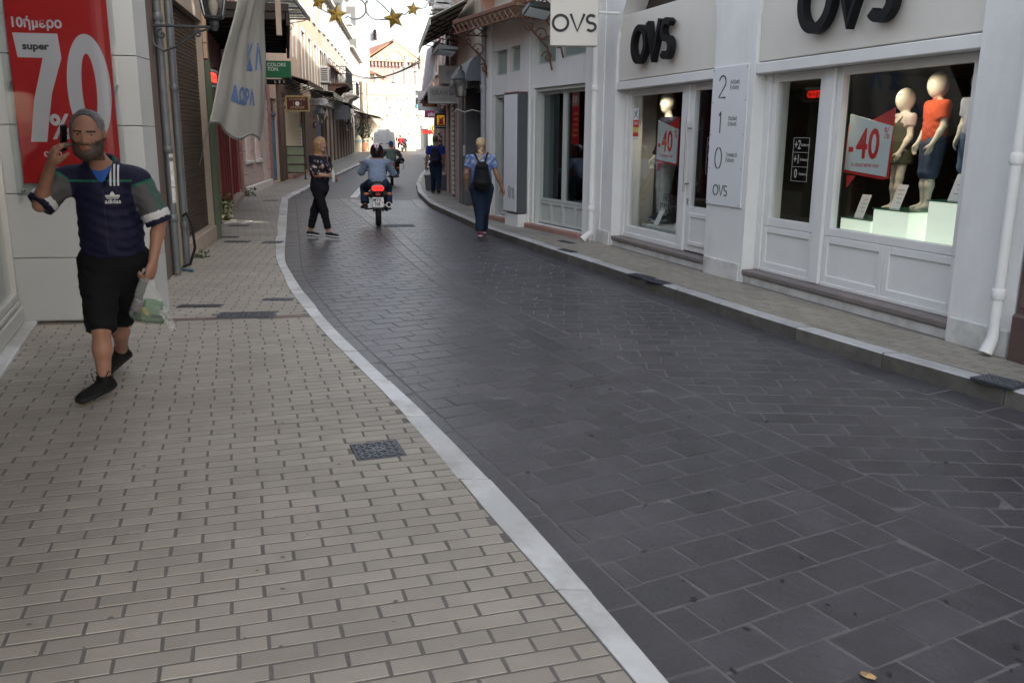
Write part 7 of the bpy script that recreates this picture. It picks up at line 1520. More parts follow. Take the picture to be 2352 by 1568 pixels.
# pink church with pediment
ch = thing('church', 'pink stone church with an arched pediment, dentil cornice and orange tiled roof', 'church', (-19.6, 150, .5), R(24)); w_, e0, ap, dp = 4.5, 13.2, 16.3, 26
b = MB(); b.box(-w_, 0, 0, w_, dp, e0); b.box(-w_-.6, 5, 0, -w_+.01, dp, e0-1); b.build('wall', m_pstone, ch)
b = MB(); b.prism([(-w_-.1,e0),(w_+.1,e0),(0,ap)], -.15, .6); b.build('pediment', m_ostone, ch)
for cx_, r0 in ((0, 1.25), (-2.2, .8), (2.2, .8)): b = MB(); ribbon(b, arc(cx_, 0, r0, r0*1.1, 0, 180, 14), .22, 0, .12); b.build('blind_arch', m_ostone, ch, (0, -.15, e0+.35), (R(90), 0, 0)); b = MB(); b.prism([(cx_+r0*.85*math.cos(a), e0+.36+r0*.95*math.sin(a)) for a in np.linspace(0, PI, 12)], -.18, -.16); b.build('arch_panel', mat('pale_ochre', (.56,.46,.33), .8, .1), ch)
bx(-w_-.3, -.45, e0-.05, w_+.3, -.16, e0+.25, .03).build('cornice', m_ostone, ch)
for k in range(16): bx(-w_-.1+k*.58, -.35, e0-.75, -w_+.18+k*.58, -.01, e0-.1).build('dentil', m_pstone, ch)
for sg in (-1, 1):
    b = MB(); b.prism([(0,ap+.15),(sg*(w_+.45),e0+.1),(sg*(w_+.45),e0+.32),(0,ap+.42)], .62, dp); b.build('roof', m_tile, ch)
    bx(sg*w_-.3, -.3, e0+.1, sg*w_+.3, .5, e0+1.2, .03).build('corner_block', m_ostone, ch)
b = MB(); b.lathe([(.4,ap),(.3,ap+.5),(.12,ap+1.0),(.08,ap+1.1)], (0,.1,0), 8); b.build('finial', m_ostone, ch); b = MB(); b.box(-.05, .05, ap+1.0, .05, .15, ap+2.4); b.box(-.35, .06, ap+1.75, .35, .14, ap+1.87); b.each('cross', m_dgrey, ch)
# pale domed tower, modern block, small tiled roofs
dm = thing('domed_tower', 'tall pale domed tower rising behind the church', 'tower', (-34.2, 205, 0)); b = MB(); b.lathe([(4.4,0),(4.4,17.5),(4.7,17.6),(4.9,18.2),(4.9,22),(4.7,25),(4.3,28),(3.6,31.5),(2.6,35),(1.4,37.5),(.3,38.5)], n=28); b.build('wall', mat('pale_dome', (.64,.66,.72), .6, .05), dm, smooth=True)
for k in range(3): bx(3.5, -5.0, 22.4+k*.75, 3.95, -2.2, 22.95+k*.75).build('slit_window', m_black, dm)
for k in range(10):
    a = 2*PI*k/10; b = MB(); b.tube([((r+.03)*math.cos(a), (r+.03)*math.sin(a), z) for r, z in ((4.9,18.2),(4.9,22),(4.7,25),(4.3,28),(3.6,31.5),(2.6,35))], .12, 5); b.build('rib', m_sunw, dm)
ap_ = thing('apartment_block', 'tall white apartment block with balconies behind the pale terrace', 'building', (-20.7, 92, 0))
b = MB(); b.box(-4, 0, 0, 3.6, 9, 19); b.box(3.6, 2, 0, 4.7, 9, 17.5); b.build('wall', m_sunw, ap_)
for z in (6.2, 9.3, 12.4, 15.5):
    bx(1.2, -1.1, z, 4.6, -.01, z+.18, .02).build('balcony_slab', m_sunw, ap_); bx(1.25, -1.08, z+.19, 4.55, -1.02, z+1.0).build('balcony_front', mat('frosted_rail', (.60,.66,.70), .3), ap_); w3 = bx(2.2, -.06, z+.2, 3.5, -.003, z+2.2).build('window', m_dgrey, ap_); bx(-2.5, -.06, z+.6, -1.2, -.003, z+2.2).build('window', m_dgrey, ap_); bx(3.62, 1.94, z+.4, 4.5, 1.997, z+2.1).build('window', m_dgrey, ap_)
for lab, x, y, z, w2, d2 in (('tiled roof house between the white apartment block and the church', -22.5, 118, 9.6, 4.5, 8), ('tiled roof house beyond the ornate white building', -10.2, 128, 8.8, 4, 7)):
    t = thing('tiled_house', lab, 'house', (x, y, 0)); bx(-w2, 0, 0, w2, d2, z).build('wall', m_upcream, t); b = MB(); b.prism([(-w2-.4,z),(w2+.4,z),(0,z+2.2)], -.4, d2+.4); b.build('roof', m_tile, t); bx(-1, -.05, z-2.4, 0, -.003, z-1).build('window', m_dgrey, t)
# corner buildings at the bend: cream shop with a framed door (left), green and pale fronts (right)
t = thing('corner_shop', 'cream corner shop with a white framed glass door behind the potted shrub', 'building', (-16.0, 88.5, zg(88)), R(-50)); b = MB(); wallgrid(b, -2, 2.4, 0, 6.5, [(-.9, .4, .1, 2.5), (.8, 2.1, .8, 2.5)], 0, .4); b.box(-2, .5, 0, 2.4, 6, 6.4); b.build('wall', m_upcream, t, fix=False)
bx(-.9, .1, .1, .4, .14, 2.5).build('door', m_glass2, t); b = MB(); b.box(-.92, .02, .1, -.8, .1, 2.5); b.box(.3, .02, .1, .42, .1, 2.5); b.box(-.8, .02, 2.4, .3, .1, 2.5); b.each('door_frame', m_wplain, t); bx(.8, .1, .8, 2.1, .14, 2.5).build('window', m_glass2, t); bx(-.5, .0, 1.3, .1, .09, 1.9).build('poster', mat('blue_poster', (.08,.25,.5), .5, .5, 5), t)
fr_ = [('pale green', (.42,.52,.50)), ('mint', (.36,.46,.38)), ('white', (.66,.65,.62)), ('pink', (.5,.38,.36))]
for k, (nm, c_) in enumerate(fr_):
    x = -8.6-1.25*k; t = thing('narrow_shop', '%s painted narrow shop at the far bend of the street' % nm, 'shop', (x, 99.2-.5*k, zg(99))); m_ = mat('front_'+nm.replace(' ', '_'), c_, .7, .1)
    b = MB(); b.box(-.6, 0, 0, -.42, 2, 3.3); b.box(.42, 0, 0, .6, 2, 3.3); b.box(-.42, 0, 2.5, .42, 2, 3.3); b.each('jamb', m_, t); bx(-.42, .3, .05, .42, .34, 2.5).build('door', (m_green, m_dgrey, m_frost, m_brwood)[k], t)
t = thing('round_sign', 'round yellow and black shop sign at the far bend', 'sign', (-8.05, 92, 2.55)); b = MB(); b.lathe([(.01,-.04),(.42,-.04),(.42,.04),(.01,.04)], n=20, axis='y'); b.build('panel', mat('sign_yellow', (.6,.5,.08), .5), t); b = MB(); ribbon(b, arc(0,0,.27,.27,0,360,20)[:-1], .06, 0, .02, closed=True); b.box(-.04, -.2, 0, .04, .15, .02); b.build('emblem', m_black, t, (0,-.06,0), (R(90),0,0))
t = thing('red_sign', 'small red lettered sign board at the far bend', 'sign', (-8.9, 93, 2.05)); bx(-.55, 0, 0, .55, .05, .36).build('panel', m_red, t)
t = thing('grey_sign', 'grey shop sign board above the small red sign', 'sign', (-9.0, 93.2, 2.55)); bx(-.6, 0, 0, .6, .05, .6).build('panel', mat('sign_grey', (.45,.5,.5), .5), t)
mat('green_awning', (.03,.16,.08), .7)
t = thing('teal_board', 'teal and pale blue sign board high at the far bend', 'sign', (-9.6, 96, 4.0)); bx(-.75, 0, .65, .75, .05, 1.1).build('teal_band', mat('teal_print', (.12,.38,.42), .5), t); bx(-.75, 0, 0, .75, .05, .645).build('pale_band', m_pale, t)
t = thing('green_awning', 'long green awning across the street end above the parked van', 'awning', (-13.6, 97, 3.65)); b = MB(); b.prism([(0,0),(1.2,-.35),(1.2,-.6),(1.15,-.6),(1.13,-.4),(0,-.06)], -2.9, 2.6, 'x'); b.build('canvas', MATS['green_awning'], t, rot=(0,0,PI))
for lab, x, y, z, w2, h2, kd in (('white blouse hanging under the green awning', -13.1, 96.2, 2.0, .55, .95, 0), ('white trousers hanging under the red awning', -10.95, 95.5, 1.35, .5, 1.5, 1), ('white dress hanging beside the white trousers', -11.4, 95.2, 1.9, .55, 1.1, 0)):
    t = thing('hanging_garment', lab, 'garment', (x, y, z)); b = MB()
    if kd: b.prism([(-w2*.6,h2),(w2*.6,h2),(w2*.65,0),(w2*.1,0),(0,h2*.6),(-w2*.1,0),(-w2*.65,0)], -.06, .06)
    else: b.prism([(-w2*.35,h2),(w2*.35,h2),(w2*.75,h2*.75),(w2*.6,h2*.6),(w2*.42,h2*.68),(w2*.6,0),(-w2*.6,0),(-w2*.42,h2*.68),(-w2*.6,h2*.6),(-w2*.75,h2*.75)], -.06, .06)
    b.build('cloth', m_card, t)
pot = thing('potted_shrub', 'bushy shrub in a terracotta pot at the pavement end by the van', 'plant', (-13.5, 80.5, zg(80)+HL)); b = MB(); b.lathe([(.28,0),(.42,.7),(.45,.7),(.45,.8),(.38,.8)], n=14); b.build('pot', mat('terracotta', (.36,.15,.08), .8), pot, smooth=True); b = MB(); leaves(b, (0,0,1.75), (.85,.7,1.05), 420, .22, random.Random(2)); b.build('foliage', m_leaf2, pot); b = MB(); b.tube([(0,0,.7),(.02,0,1.8)], .05, 6); b.build('stem', mat('stem_brown'), pot)
t = thing('bollard', 'cream pointed bollard with a pale blue band at the pavement end', 'bollard', (-13.75, 79.2, zg(79)+HL)); b = MB(); b.lathe([(.32,0),(.33,.85),(.36,.86)], n=14); b.build('post', mat('cream_bollard', (.62,.58,.42), .7), t, smooth=True); b = MB(); b.lathe([(.37,.861),(.37,1.02)], n=14); b.build('band', mat('blue_band', (.3,.42,.5), .6), t); b = MB(); b.lathe([(.34,1.021),(.28,1.2),(.14,1.4),(.02,1.48)], n=14); b.build('cap', MATS['cream_bollard'], t, smooth=True)
# ------------------------------------------------------------------ hanging star decorations, wires and light nets
m_gold2 = mat('gold_tinsel', (.30,.19,.03), .38, .6, 60, .5, 90, metal=.35, rnd=.5); m_wire = mat('pale_wire', (.36,.40,.42), .5)
def star(label, c, r, rot, seed):
    t = thing('tinsel_star', label, 'star decoration', c, (R(random.Random(seed).uniform(-8, 8)), rot, R(random.Random(seed+9).uniform(-15, 15))), 'tinsel stars slung over the street'); rng = random.Random(seed)
    P = [((r if k % 2 == 0 else r*.45)*math.sin(PI*k/5), (r if k % 2 == 0 else r*.45)*math.cos(PI*k/5)) for k in range(10)]
    b = MB()
    for sg in (-1, 1):
        for k in range(10): b.add([(0, sg*r*.16, 0), (P[k][0]*.9, sg*.012, P[k][1]*.9), (P[(k+1)%10][0]*.9, sg*.012, P[(k+1)%10][1]*.9)], [(0,1,2)])
    b.build('core', m_gold2, t); b = MB()
    for i in range(420):
        k = rng.randrange(10); a, c_ = math.sqrt(rng.random()), rng.random(); x = a*(P[k][0]*(1-c_)+P[(k+1)%10][0]*c_)*.95; z = a*(P[k][1]*(1-c_)+P[(k+1)%10][1]*c_)*.95; y = rng.choice((-1, 1))*r*.16*(1-a)+rng.uniform(-.02, .02)*r*5
        d_ = Vector((rng.gauss(0,1), rng.gauss(0,1), rng.gauss(0,1))).normalized()*r*.10; s2 = d_.cross(Vector((rng.gauss(0,1), rng.gauss(0,1), rng.gauss(0,1)))).normalized()*r*.022; q = Vector((x, y, z)); b.add([q-s2, q+d_, q+s2], [(0,1,2)])
    stuff(b.build('tinsel', m_gold2, t)); b = MB(); b.tube([(p*1.02, 0, q*1.02) for p, q in P], r*.022, 5, closed=True); b.build('wire_outline', m_wire, t); return t
star('second largest tinsel star of the overhead garland, left of the big curl', (-2.70, 14, 3.46), .175, R(8), 1); star('tinsel star in the middle of the overhead garland between two wire curls', (-1.83, 14, 3.41), .18, R(-12), 2); star('small tinsel star at the far end of the overhead garland near the canopy', (-1.55, 14.1, 3.56), .12, R(6), 3); star('tinsel star cut by the top of the view above the pale houses', (-2.96, 14, 3.64), .13, R(15), 4)
gl = thing('garland_wire', 'curling pale wire frame carrying the tinsel stars over the street', 'garland', (0, 14.02, 0)); b = MB()
b.tube([(-3.1,0,3.78),(-2.98,0,3.56),(-2.86,0,3.50),(-2.7,0,3.46)], .011, 6)
b.tube([(-2.57+.0,0,3.41)]+[(-2.42+.17*math.cos(a), 0, 3.55+.15*math.sin(a)) for a in np.linspace(-2.3, 2.4, 16)]+[(-2.6,0,3.7)], .012, 6)
b.tube([(-2.3,0,3.8)]+[(-2.07+.19*math.cos(a), 0, 3.58+.19*math.sin(a)) for a in np.linspace(2.6, 4.9, 10)]+[(-1.98,0,3.40),(-1.9,0,3.40)], .012, 6); b.tube([(-2.25,0,3.62),(-2.15,0,3.72),(-2.0,0,3.6),(-1.9,0,3.5)], .011, 6)
b.tube([(-1.72,0,3.48),(-1.66,0,3.47),(-1.60,0,3.53)], .010, 6); b.tube([(-1.46,.05,3.56),(-1.36,.05,3.58),(-1.30,.05,3.68),(-1.28,.05,3.8)], .011, 6)
b.each('wire_curl', m_wire, gl)
for k, (p, q, sag) in enumerate((((-10.5,52,6.0), (-3.2,31,4.2), .8), ((-12.5,68,6.3), (-3.4,33,4.3), .5), ((-8,30,6.6), (-.8,19,6.2), .35), ((-4.5,12.5,5.2), (.9,14.6,4.4), .15), ((-11.4,60,4.6), (-5.2,58,4.4), .2), ((-12.6,72,5.1), (-6.3,71,4.8), .2))):
    b = MB(); n = 14; pts = [Vector(p).lerp(Vector(q), i/n)+Vector((0, 0, -4*sag*(i/n)*(1-i/n))) for i in range(n+1)]; b.tube(pts, (.022, .02, .012, .006, .012, .012)[k], 5); o = b.build('overhead_cable', m_dgrey, None)
    tag(o, ('thick dark cable sagging from the pale houses to the corrugated canopy', 'second dark cable crossing below the thick sagging cable', 'thin cable high above the canopies', 'thinnest wire above the hanging store sign', 'light net cable across the far street, nearer one', 'light net cable across the far street by the van')[k], 'cable')
for k, (xa, xb, y, z) in enumerate(((-11.4,-5.2,59,4.4), (-12.5,-6.3,71.5,4.9))):
    t = thing('light_net', ('net of small drop lights hung across the far street, nearer one', 'net of small drop lights hung across the far street by the van')[k], 'light net', (0, y, 0)); b = MB()
    for i in range(9):
        for q in range(5): b.lathe([(.01,-.045),(.05,0),(.01,.045)], (xa+(xb-xa)*(i+.5)/9+.2*(q%2), 0, z-.3-.55*q-.12*(i%2)), 6)
    stuff(b.build('bulb', m_dgrey, t)); b = MB()
    for i in range(9): x = xa+(xb-xa)*(i+.5)/9; b.tube([(x,0,z),(x+.1,0,z-2.7)], .008, 3)
    b.each('drop_wire', m_wire, t)
# ------------------------------------------------------------------ motorcycles and riders
m_tyre = mat('tyre_rubber', (.012,.012,.013), .8, .1, 20); m_bikeblk = mat('bike_black', (.02,.02,.022), .35, .1); m_bikegrey = mat('bike_grey', (.16,.14,.135), .4, .1, 3, metal=.3); m_alu2 = mat('engine_alloy', (.30,.30,.31), .45, .2, 10, metal=.7); m_tail = mat('tail_lamp_lit', (.85,.015,.015), .3, .1, emit=.4); m_tailoff = mat('tail_lamp', (.30,.01,.012), .25, .05); m_orange = mat('indicator', (.45,.12,.02), .3, .05); m_seat = mat('vinyl_seat', (.025,.025,.028), .5, .1)
def bike(label, loc, rot, lit=True, plate='MYX\n768', scale=1., wide=1.):
    """faces +Y; the rear wheel is at the base"""
    t = thing('motorcycle', label, 'motorcycle', loc, rot); t.scale = (scale,)*3
    for y, r, wd in ((0, .29, .055), (1.22, .28, .045)):
        b = MB(); b.lathe([(r-.085,-wd*.8),(r-.03,-wd),(r-.008,-wd*.55),(r,0),(r-.008,wd*.55),(r-.03,wd),(r-.085,wd*.8)], (0,y,r), 26, 'x'); w_ = b.build('wheel', m_tyre, t, smooth=True); q = MB(); q.lathe([(.05,-.06),(.05,.06)], (0,y,r), 12, 'x')
        for k in range(5): a = 2*PI*k/5; q.tube([(0,y+.04*math.cos(a),r+.04*math.sin(a)),(0,y+(r-.08)*math.cos(a),r+(r-.08)*math.sin(a))], .018, 5)
        q.build('rim', m_alu2, w_)
    b = MB()
    for sx in (-.085, .085): b.tube([(sx,0,.29),(sx,.5,.34)], .022, 6); b.tube([(sx,.02,.33),(sx*1.1,.12,.66)], [.03,.022], 8)
    b.each('swing_arm', m_bikeblk, t)
    b = MB()
    for sx in (-.07, .07): b.tube([(sx,1.22,.28),(sx,1.02,.80),(sx,.98,.98)], .022, 6)
    b.each('fork', m_alu2, t); b = MB(); b.grid(lambda u, v: ((u-.5)*.13, 1.22+.31*math.cos(R(20+150*v)), .28+.31*math.sin(R(20+150*v))), 3, 8, th=.006); b.build('front_fender', m_bikeblk, t)
    S = SDF((-.3,-.3,.25), (.3,1.2,1.05), .012); S.cone((0,.45,.36), (0,.75,.42), .13, .12, .05, 1, ((1,0,0), .8)); S.build('engine', t, m_shoe, {1: (.06,.06,.062)}, (0,0,0))
    S = SDF((-.35,-.35,.4), (.35,1.2,1.1), .01); S.cone((0,-.16,.70), (0,.30,.70), .10, .12, .04, 1, ((1,0,0), .95)); S.cone((0,.3,.66), (0,.75,.60), .12, .10, .05, 1); S.cone((0,.85,.60), (0,.98,.92), .13, .12, .05, 1, ((0,1,0), .6)); S.cone((.11,-.02,.60), (.12,.3,.58), .06, .07, .04, 1); S.cone((-.11,-.02,.60), (-.12,.3,.58), .06, .07, .04, 1)
    S.build('fairing', t, m_shoe, {1: (.055,.045,.043)}, (0,0,0))
    S = SDF((-.3,-.35,.6), (.3,.8,1.0), .01); S.cone((0,-.12,.79), (0,.50,.77), .12, .125, .04, 1, ((0,0,1), .5)); S.build('seat', t, m_shoe, {1: (.022,.022,.024)}, (0,0,0))
    S = SDF((-.2,-.42,.55), (.2,-.1,.9), .008); S.ell((0,-.24,.725), (.13,.07,.085), .01, 1); S.build('tail_cowl', t, m_shoe, {1: (.20,.195,.19)}, (0,0,0))
    b = MB(); b.prism([(-.10,.685),(.10,.685),(.115,.725),(.085,.775),(-.085,.775),(-.115,.725)], -.322, -.26); b.build('tail_light', m_tail if lit else m_tailoff, t); b = MB(); b.prism([(-.045,.595),(.045,.595),(.045,.645),(-.045,.645)], -.285, -.25); b.build('reflector', m_tailoff, t)
    b = MB()
    for sx in (-1, 1): b.tube([(sx*.06,-.2,.62),(sx*.20,-.22,.62)], .012, 5)
    b.each('indicator_stalk', m_bikeblk, t); b = MB()
    for sx in (-1, 1): b.box(sx*.215-.045, -.26, .595, sx*.215+.045, -.19, .645, .015)
    b.each('indicator', m_orange, t)
    b = MB(); b.grid(lambda u, v: ((u-.5)*.16, -.12-.22*v-.02*math.sin(v*3), .62-.26*v), 3, 6, th=.006); b.build('mudguard', m_bikeblk, t)
    p = thing if False else None; q = bx(-.105, -.335, .385, .105, -.329, .565, .002).build('number_plate', m_card, t)
    if plate: text(plate, .088, m_print, q, (.0 if '\n' not in plate else -.015, -.336, .475), UP, 'lettering', ext=.001, bold=.002, sx=.82, line=.85); bx(.07, -.3375, .455, .095, -.3355, .48).build('plate_badge', m_orange, q)
    b = MB(); b.tube([(.10,.75,.36),(.14,.4,.28),(.16,.1,.32),(.20,-.22,.42)], [.022,.026,.05,.055], 10); b.build('exhaust', m_alu2, t, smooth=True); b = MB(); b.lathe([(.035,0),(.035,.02)], (.203,-.235,.425), 10, 'y'); b.build('exhaust_tip', m_black, t)
    b = MB(); b.tube([(-.33,.78,1.0),(-.22,.86,1.02),(0,.95,1.0),(.22,.86,1.02),(.33,.78,1.0)], .014, 6); b.build('handlebar', m_bikeblk, t, smooth=True); b = MB()
    for sx in (-1, 1): b.tube([(sx*.26,.78,1.0),(sx*.37,.74,.995)], .02, 8)
    b.each('grip', m_tyre, t)
    for sx in (-1, 1): q = MB(); q.tube([(sx*.22,.86,1.02),(sx*.30,.86,1.16)], .008, 5); o = q.build('mirror', m_bikeblk, t); q = MB(); q.box(sx*.30-.045, .84, 1.15, sx*.30+.045, .87, 1.20, .012); q.build('mirror_glass', m_bikegrey, o)
    b = MB()
    for sx in (-1, 1): b.tube([(sx*.10,.42,.30),(sx*.26,.42,.29)], .016, 6)
    b.each('footrest', m_bikeblk, t)
    return t
def rider(label, bx_, by_, rot, skin, shirt, jean, sl, h, helmet, paint=None, s=1., shoecol=(.03,.025,.022), sw=0., elbow=.10, lean=0.):
    M = Matrix.Translation((bx_, by_, 0)) @ Matrix.Rotation(rot, 4, 'Z'); T = lambda x, y, z: tuple(M @ Vector((x, y, z))); fwd = V3((M.to_3x3() @ Vector((0,1,0)))[:]); z0 = zg(by_)
    P_ = lambda x, y, z: V3(T(x, y, z+z0)); Hc = P_(0, .40+lean, 1.40)
    J = dict(face=fwd, hface=fwd, head=Hc, neck=P_(0,.36+lean,1.25), chest=P_(0,.33+lean*.7,1.10), waist=P_(0,.27,.93), pelvis=P_(0,.24,.84), shR=P_(.185,.36+lean,1.20), shL=P_(-.185,.36+lean,1.20), elR=P_(.185+elbow,.50,.98), wrR=P_(.32,.72,.985), elL=P_(-.185-elbow*.9,.50,1.0), wrL=P_(-.33,.74,1.0),
        hipR=P_(.10,.26,.80), hipL=P_(-.10,.26,.80), knR=P_(.20,.62,.70), knL=P_(-.26,.60,.70), anR=P_(.20,.44,.37), anL=P_(-.25,.44,.37), toR=P_(.21,.56,.31), toL=P_(-.30,.55,.31))
    base = tuple(P_(0, .3, 0)); V_ = np.array([J[k] for k in J if k not in ('face', 'hface')]); lo, hi = V_.min(0)-.3, V_.max(0)+.3
    t, j, f, side, P = person(label, base, J, h, skin, lo, hi, headless=False, hs=1.0, fat=1.08, paint=paint_face(Hc, fwd, 1, skin, (.05,.03,.02)), hands=[(J['wrR'], fwd*.9+V3((0,0,-.2)), (0,0,-1), 1., (.9,.9,.9,.9), 1), (J['wrL'], fwd*.9+V3((0,0,-.2)), (0,0,-1), 1., (.9,.9,.9,.9), -1)])
    tee(t, base, j, f, 1.0, shirt, lo, hi, sl, h, -.02, paint, 1.08, 'shirt', .0, m_cloth); trousers(t, base, j, f, 1.0, jean, 1.90, 1.05, 1.35, h, name='jeans', top=.05); shoes(t, base, j, 1., shoecol, (.08,.07,.06), h*.9)
    b = MB(); return t, j, Hc, base, f
sk5 = (.34,.19,.13)
bk = bike('black motorcycle seen from behind with its tail light glowing and plate MYX 768', (-2.58, 16.86, 0), R(9))
r1, j, Hc, base, f = rider('rider in a pale blue shirt and jeans on the motorcycle with the glowing tail light', -2.58, 16.86, R(9), sk5, (.22,.28,.40), (.02,.035,.07), 1.92, .009, True, elbow=.13)
def helm(Hc, f, parent, base, pal, h=.008):
    r_, f_, u_ = headframe(f); S = SDF(Hc-.22, Hc+.22, h); S.ell(Hc+u_*.015-f_*.005, (.125,.145,.135), .01, 1, [r_, f_, u_]); S.cone(Hc-u_*.06-f_*.02, Hc-u_*.085+f_*.09, .105, .085, .04, 1); S.ell(Hc+f_*.13+u_*.005, (.10,.06,.05), .006, 2, [r_, f_, u_], True); S.cut(Hc-u_*.15, -u_)
    def pt(V, i, c):
        q = V-Hc; x, y, z = q@r_, q@f_, q@u_; c[:] = pal[0]; c[np.abs(x) > .085+.02*np.sin(z*40)] = pal[1]
        m_ = (z > .062) & (y < .03) & (np.abs(x) < .03+.28*(z-.06)); c[m_] = pal[2]; c[m_ & (np.sin(x*150+np.sign(x)*z*110) > .35)] = pal[3]; c[m_ & (np.abs(x) < .012) & (z < .12)] = pal[4]; return c
    return S.build('helmet', parent, m_shell, {1: pal[0]}, base, pt)
helm(Hc, f, r1, base, [(.008,.007,.008), (.10,.012,.012), (.62,.62,.64), (.50,.02,.05), (.10,.14,.30)])
b2 = bike('dark motorcycle further along the street ridden by the man in the blue cap', (-4.28, 31.3, zg(31)), R(8), False, None)
def stripes(V, i, c): c[:] = V3((.085,.125,.115)); c[np.sin(V[:,2]*150) > .75] = (.13,.18,.165); return c
r2, j, Hc, base, f = rider('rider in a striped grey green t-shirt and blue cap on the second motorcycle', -4.28, 31.3, R(8), sk5, (.09,.13,.12), (.05,.045,.035), .85, .013, False, stripes, elbow=.16)
r_, f_, u_ = headframe(f); S_ = SDF(Hc-.24, Hc+.24, .011); S_.ell(Hc+u_*.035-f_*.012, (.088,.105,.10), .008, 1, [r_, f_, u_]); S_.cut(Hc+u_*.03, -u_); S_.cone(Hc+u_*.035+f_*.09, Hc+u_*.025+f_*.16, .07, .06, .01, 1, (u_, .15)); S_.build('cap', r2, m_cloth, {1: (.02,.045,.19)}, base)
S_ = SDF(Hc-.2, Hc+.2, .011); S_.ell(Hc+u_*.02-f_*.02, (.079,.092,.09), .008, 1, [r_, f_, u_]); S_.cut(Hc+u_*.028, u_); S_.cut(Hc+f_*.02, f_); S_.cut(Hc-u_*.05, -u_); S_.build('hair', r2, m_hair, {1: (.08,.07,.06)}, base)
hl = thing('spare_helmet', 'dark helmet dangling from the handlebar of the second motorcycle', 'helmet', (-4.02, 31.75, zg(31)+.86)); S_ = SDF((-.2,-.2,-.2), (.2,.2,.2), .012); S_.ell((0,0,0), (.14,.13,.12), .01, 1); S_.ell((.05,-.12,0), (.1,.06,.07), .01, None, None, True); S_.build('shell', hl, m_shell, {1: (.02,.021,.023)}, (0,0,0)); b = MB(); b.tube([(.08,0,-.1),(.11,0,-.2),(.10,0,-.3)], .008, 5); b.build('chin_strap', m_black, hl)
# far scooter pair
b3 = bike('far motorcycle carrying two people beside the parked van', (-10.75, 86.5, zg(86)), R(-8), False, None)
r3, j, Hc, base, f = rider('far rider in dark clothes and a white helmet driving the two person motorcycle', -10.75, 86.5, R(-8), sk5, (.015,.015,.02), (.015,.015,.02), 1.9, .024, True, elbow=.14, lean=.05); helm(Hc, f, r3, base, [(.7,.7,.72)]*5, .016)
r4, j, Hc, base, f = rider('far passenger in a red top behind the white helmeted driver', -10.98, 86.15, R(-8), sk5, (.55,.02,.03), (.015,.015,.02), 1.3, .024, True, elbow=.05, s=1., lean=-.05); S_ = SDF(Hc-.22, Hc+.22, .02); S_.ell(Hc+V3((0,-.01,.03)), (.095,.11,.11), .01, 1); S_.build('hair', r4, m_hair, {1: (.03,.02,.015)}, base)
# ------------------------------------------------------------------ parked white van seen from behind
van = thing('white_van', 'old white panel van with blank rear doors parked at the far bend', 'van', (-10.75, 74.5, zg(74)), R(8)); m_van = mat('van_paint', (.68,.70,.74), .35, .06, 2, dirt=.2, dcol=(.5,.5,.5), spec=.5)
b = MB(); prof = [(-.90,.35),(.90,.35),(.93,.75),(.91,1.05),(.84,1.72),(.70,1.86),(-.70,1.86),(-.84,1.72),(-.91,1.05),(-.93,.75)]; b.prism(prof, 0, 3.4, 'y'); b.prism([(-.88,.35),(.88,.35),(.9,.9),(-.9,.9)], 3.4, 4.3, 'y'); b.build('body', m_van, van)
for sg in (-1, 1):
    q = MB(); q.prism([(sg*.02,.62),(sg*.86,.62),(sg*.86,1.05),(sg*.78,1.66),(sg*.02,1.70)], -.03, -.002); dr = q.build('rear_door', m_van, van)
    q = MB(); q.prism([(sg*.12,1.10),(sg*.74,1.10),(sg*.68,1.58),(sg*.12,1.60)], -.045, -.031); q.build('blank_window', mat('van_panel', (.60,.63,.67), .4, .05), dr); bx(sg*.12, -.045, .86, sg*.34, -.031, .91).build('door_handle', m_black, dr)
    bx(sg*.80, -.04, .45, sg*.93, .05, .66, .01).build('tail_light', m_tailoff, van); q = MB(); q.lathe([(.2,-.1),(.31,-.1),(.33,-.05),(.33,.05),(.31,.1),(.2,.1)], (sg*.76,.7,.33), 18, 'x'); q.build('wheel', m_tyre, van, smooth=True); q = MB(); q.lathe([(.2,-.1),(.31,-.1),(.33,-.05),(.33,.05),(.31,.1),(.2,.1)], (sg*.76,3.4,.33), 18, 'x'); q.build('wheel', m_tyre, van, smooth=True); bx(sg*.98, 3.1, 1.1, sg*1.10, 3.2, 1.4, .02).build('mirror', m_black, van)
bx(-.92, -.10, .28, .92, .02, .44, .03).build('bumper', mat('van_bumper', (.03,.03,.033), .6), van); q = bx(-.26, -.05, .50, .26, -.033, .60, .003).build('number_plate', m_card, van); bx(-.55, .3, 1.865, .55, 1.6, 2.06, .04).build('roof_hatch', m_van, van); bx(.28, .28, 1.92, .34, .299, 2.02).build('hatch_latch', m_black, van)
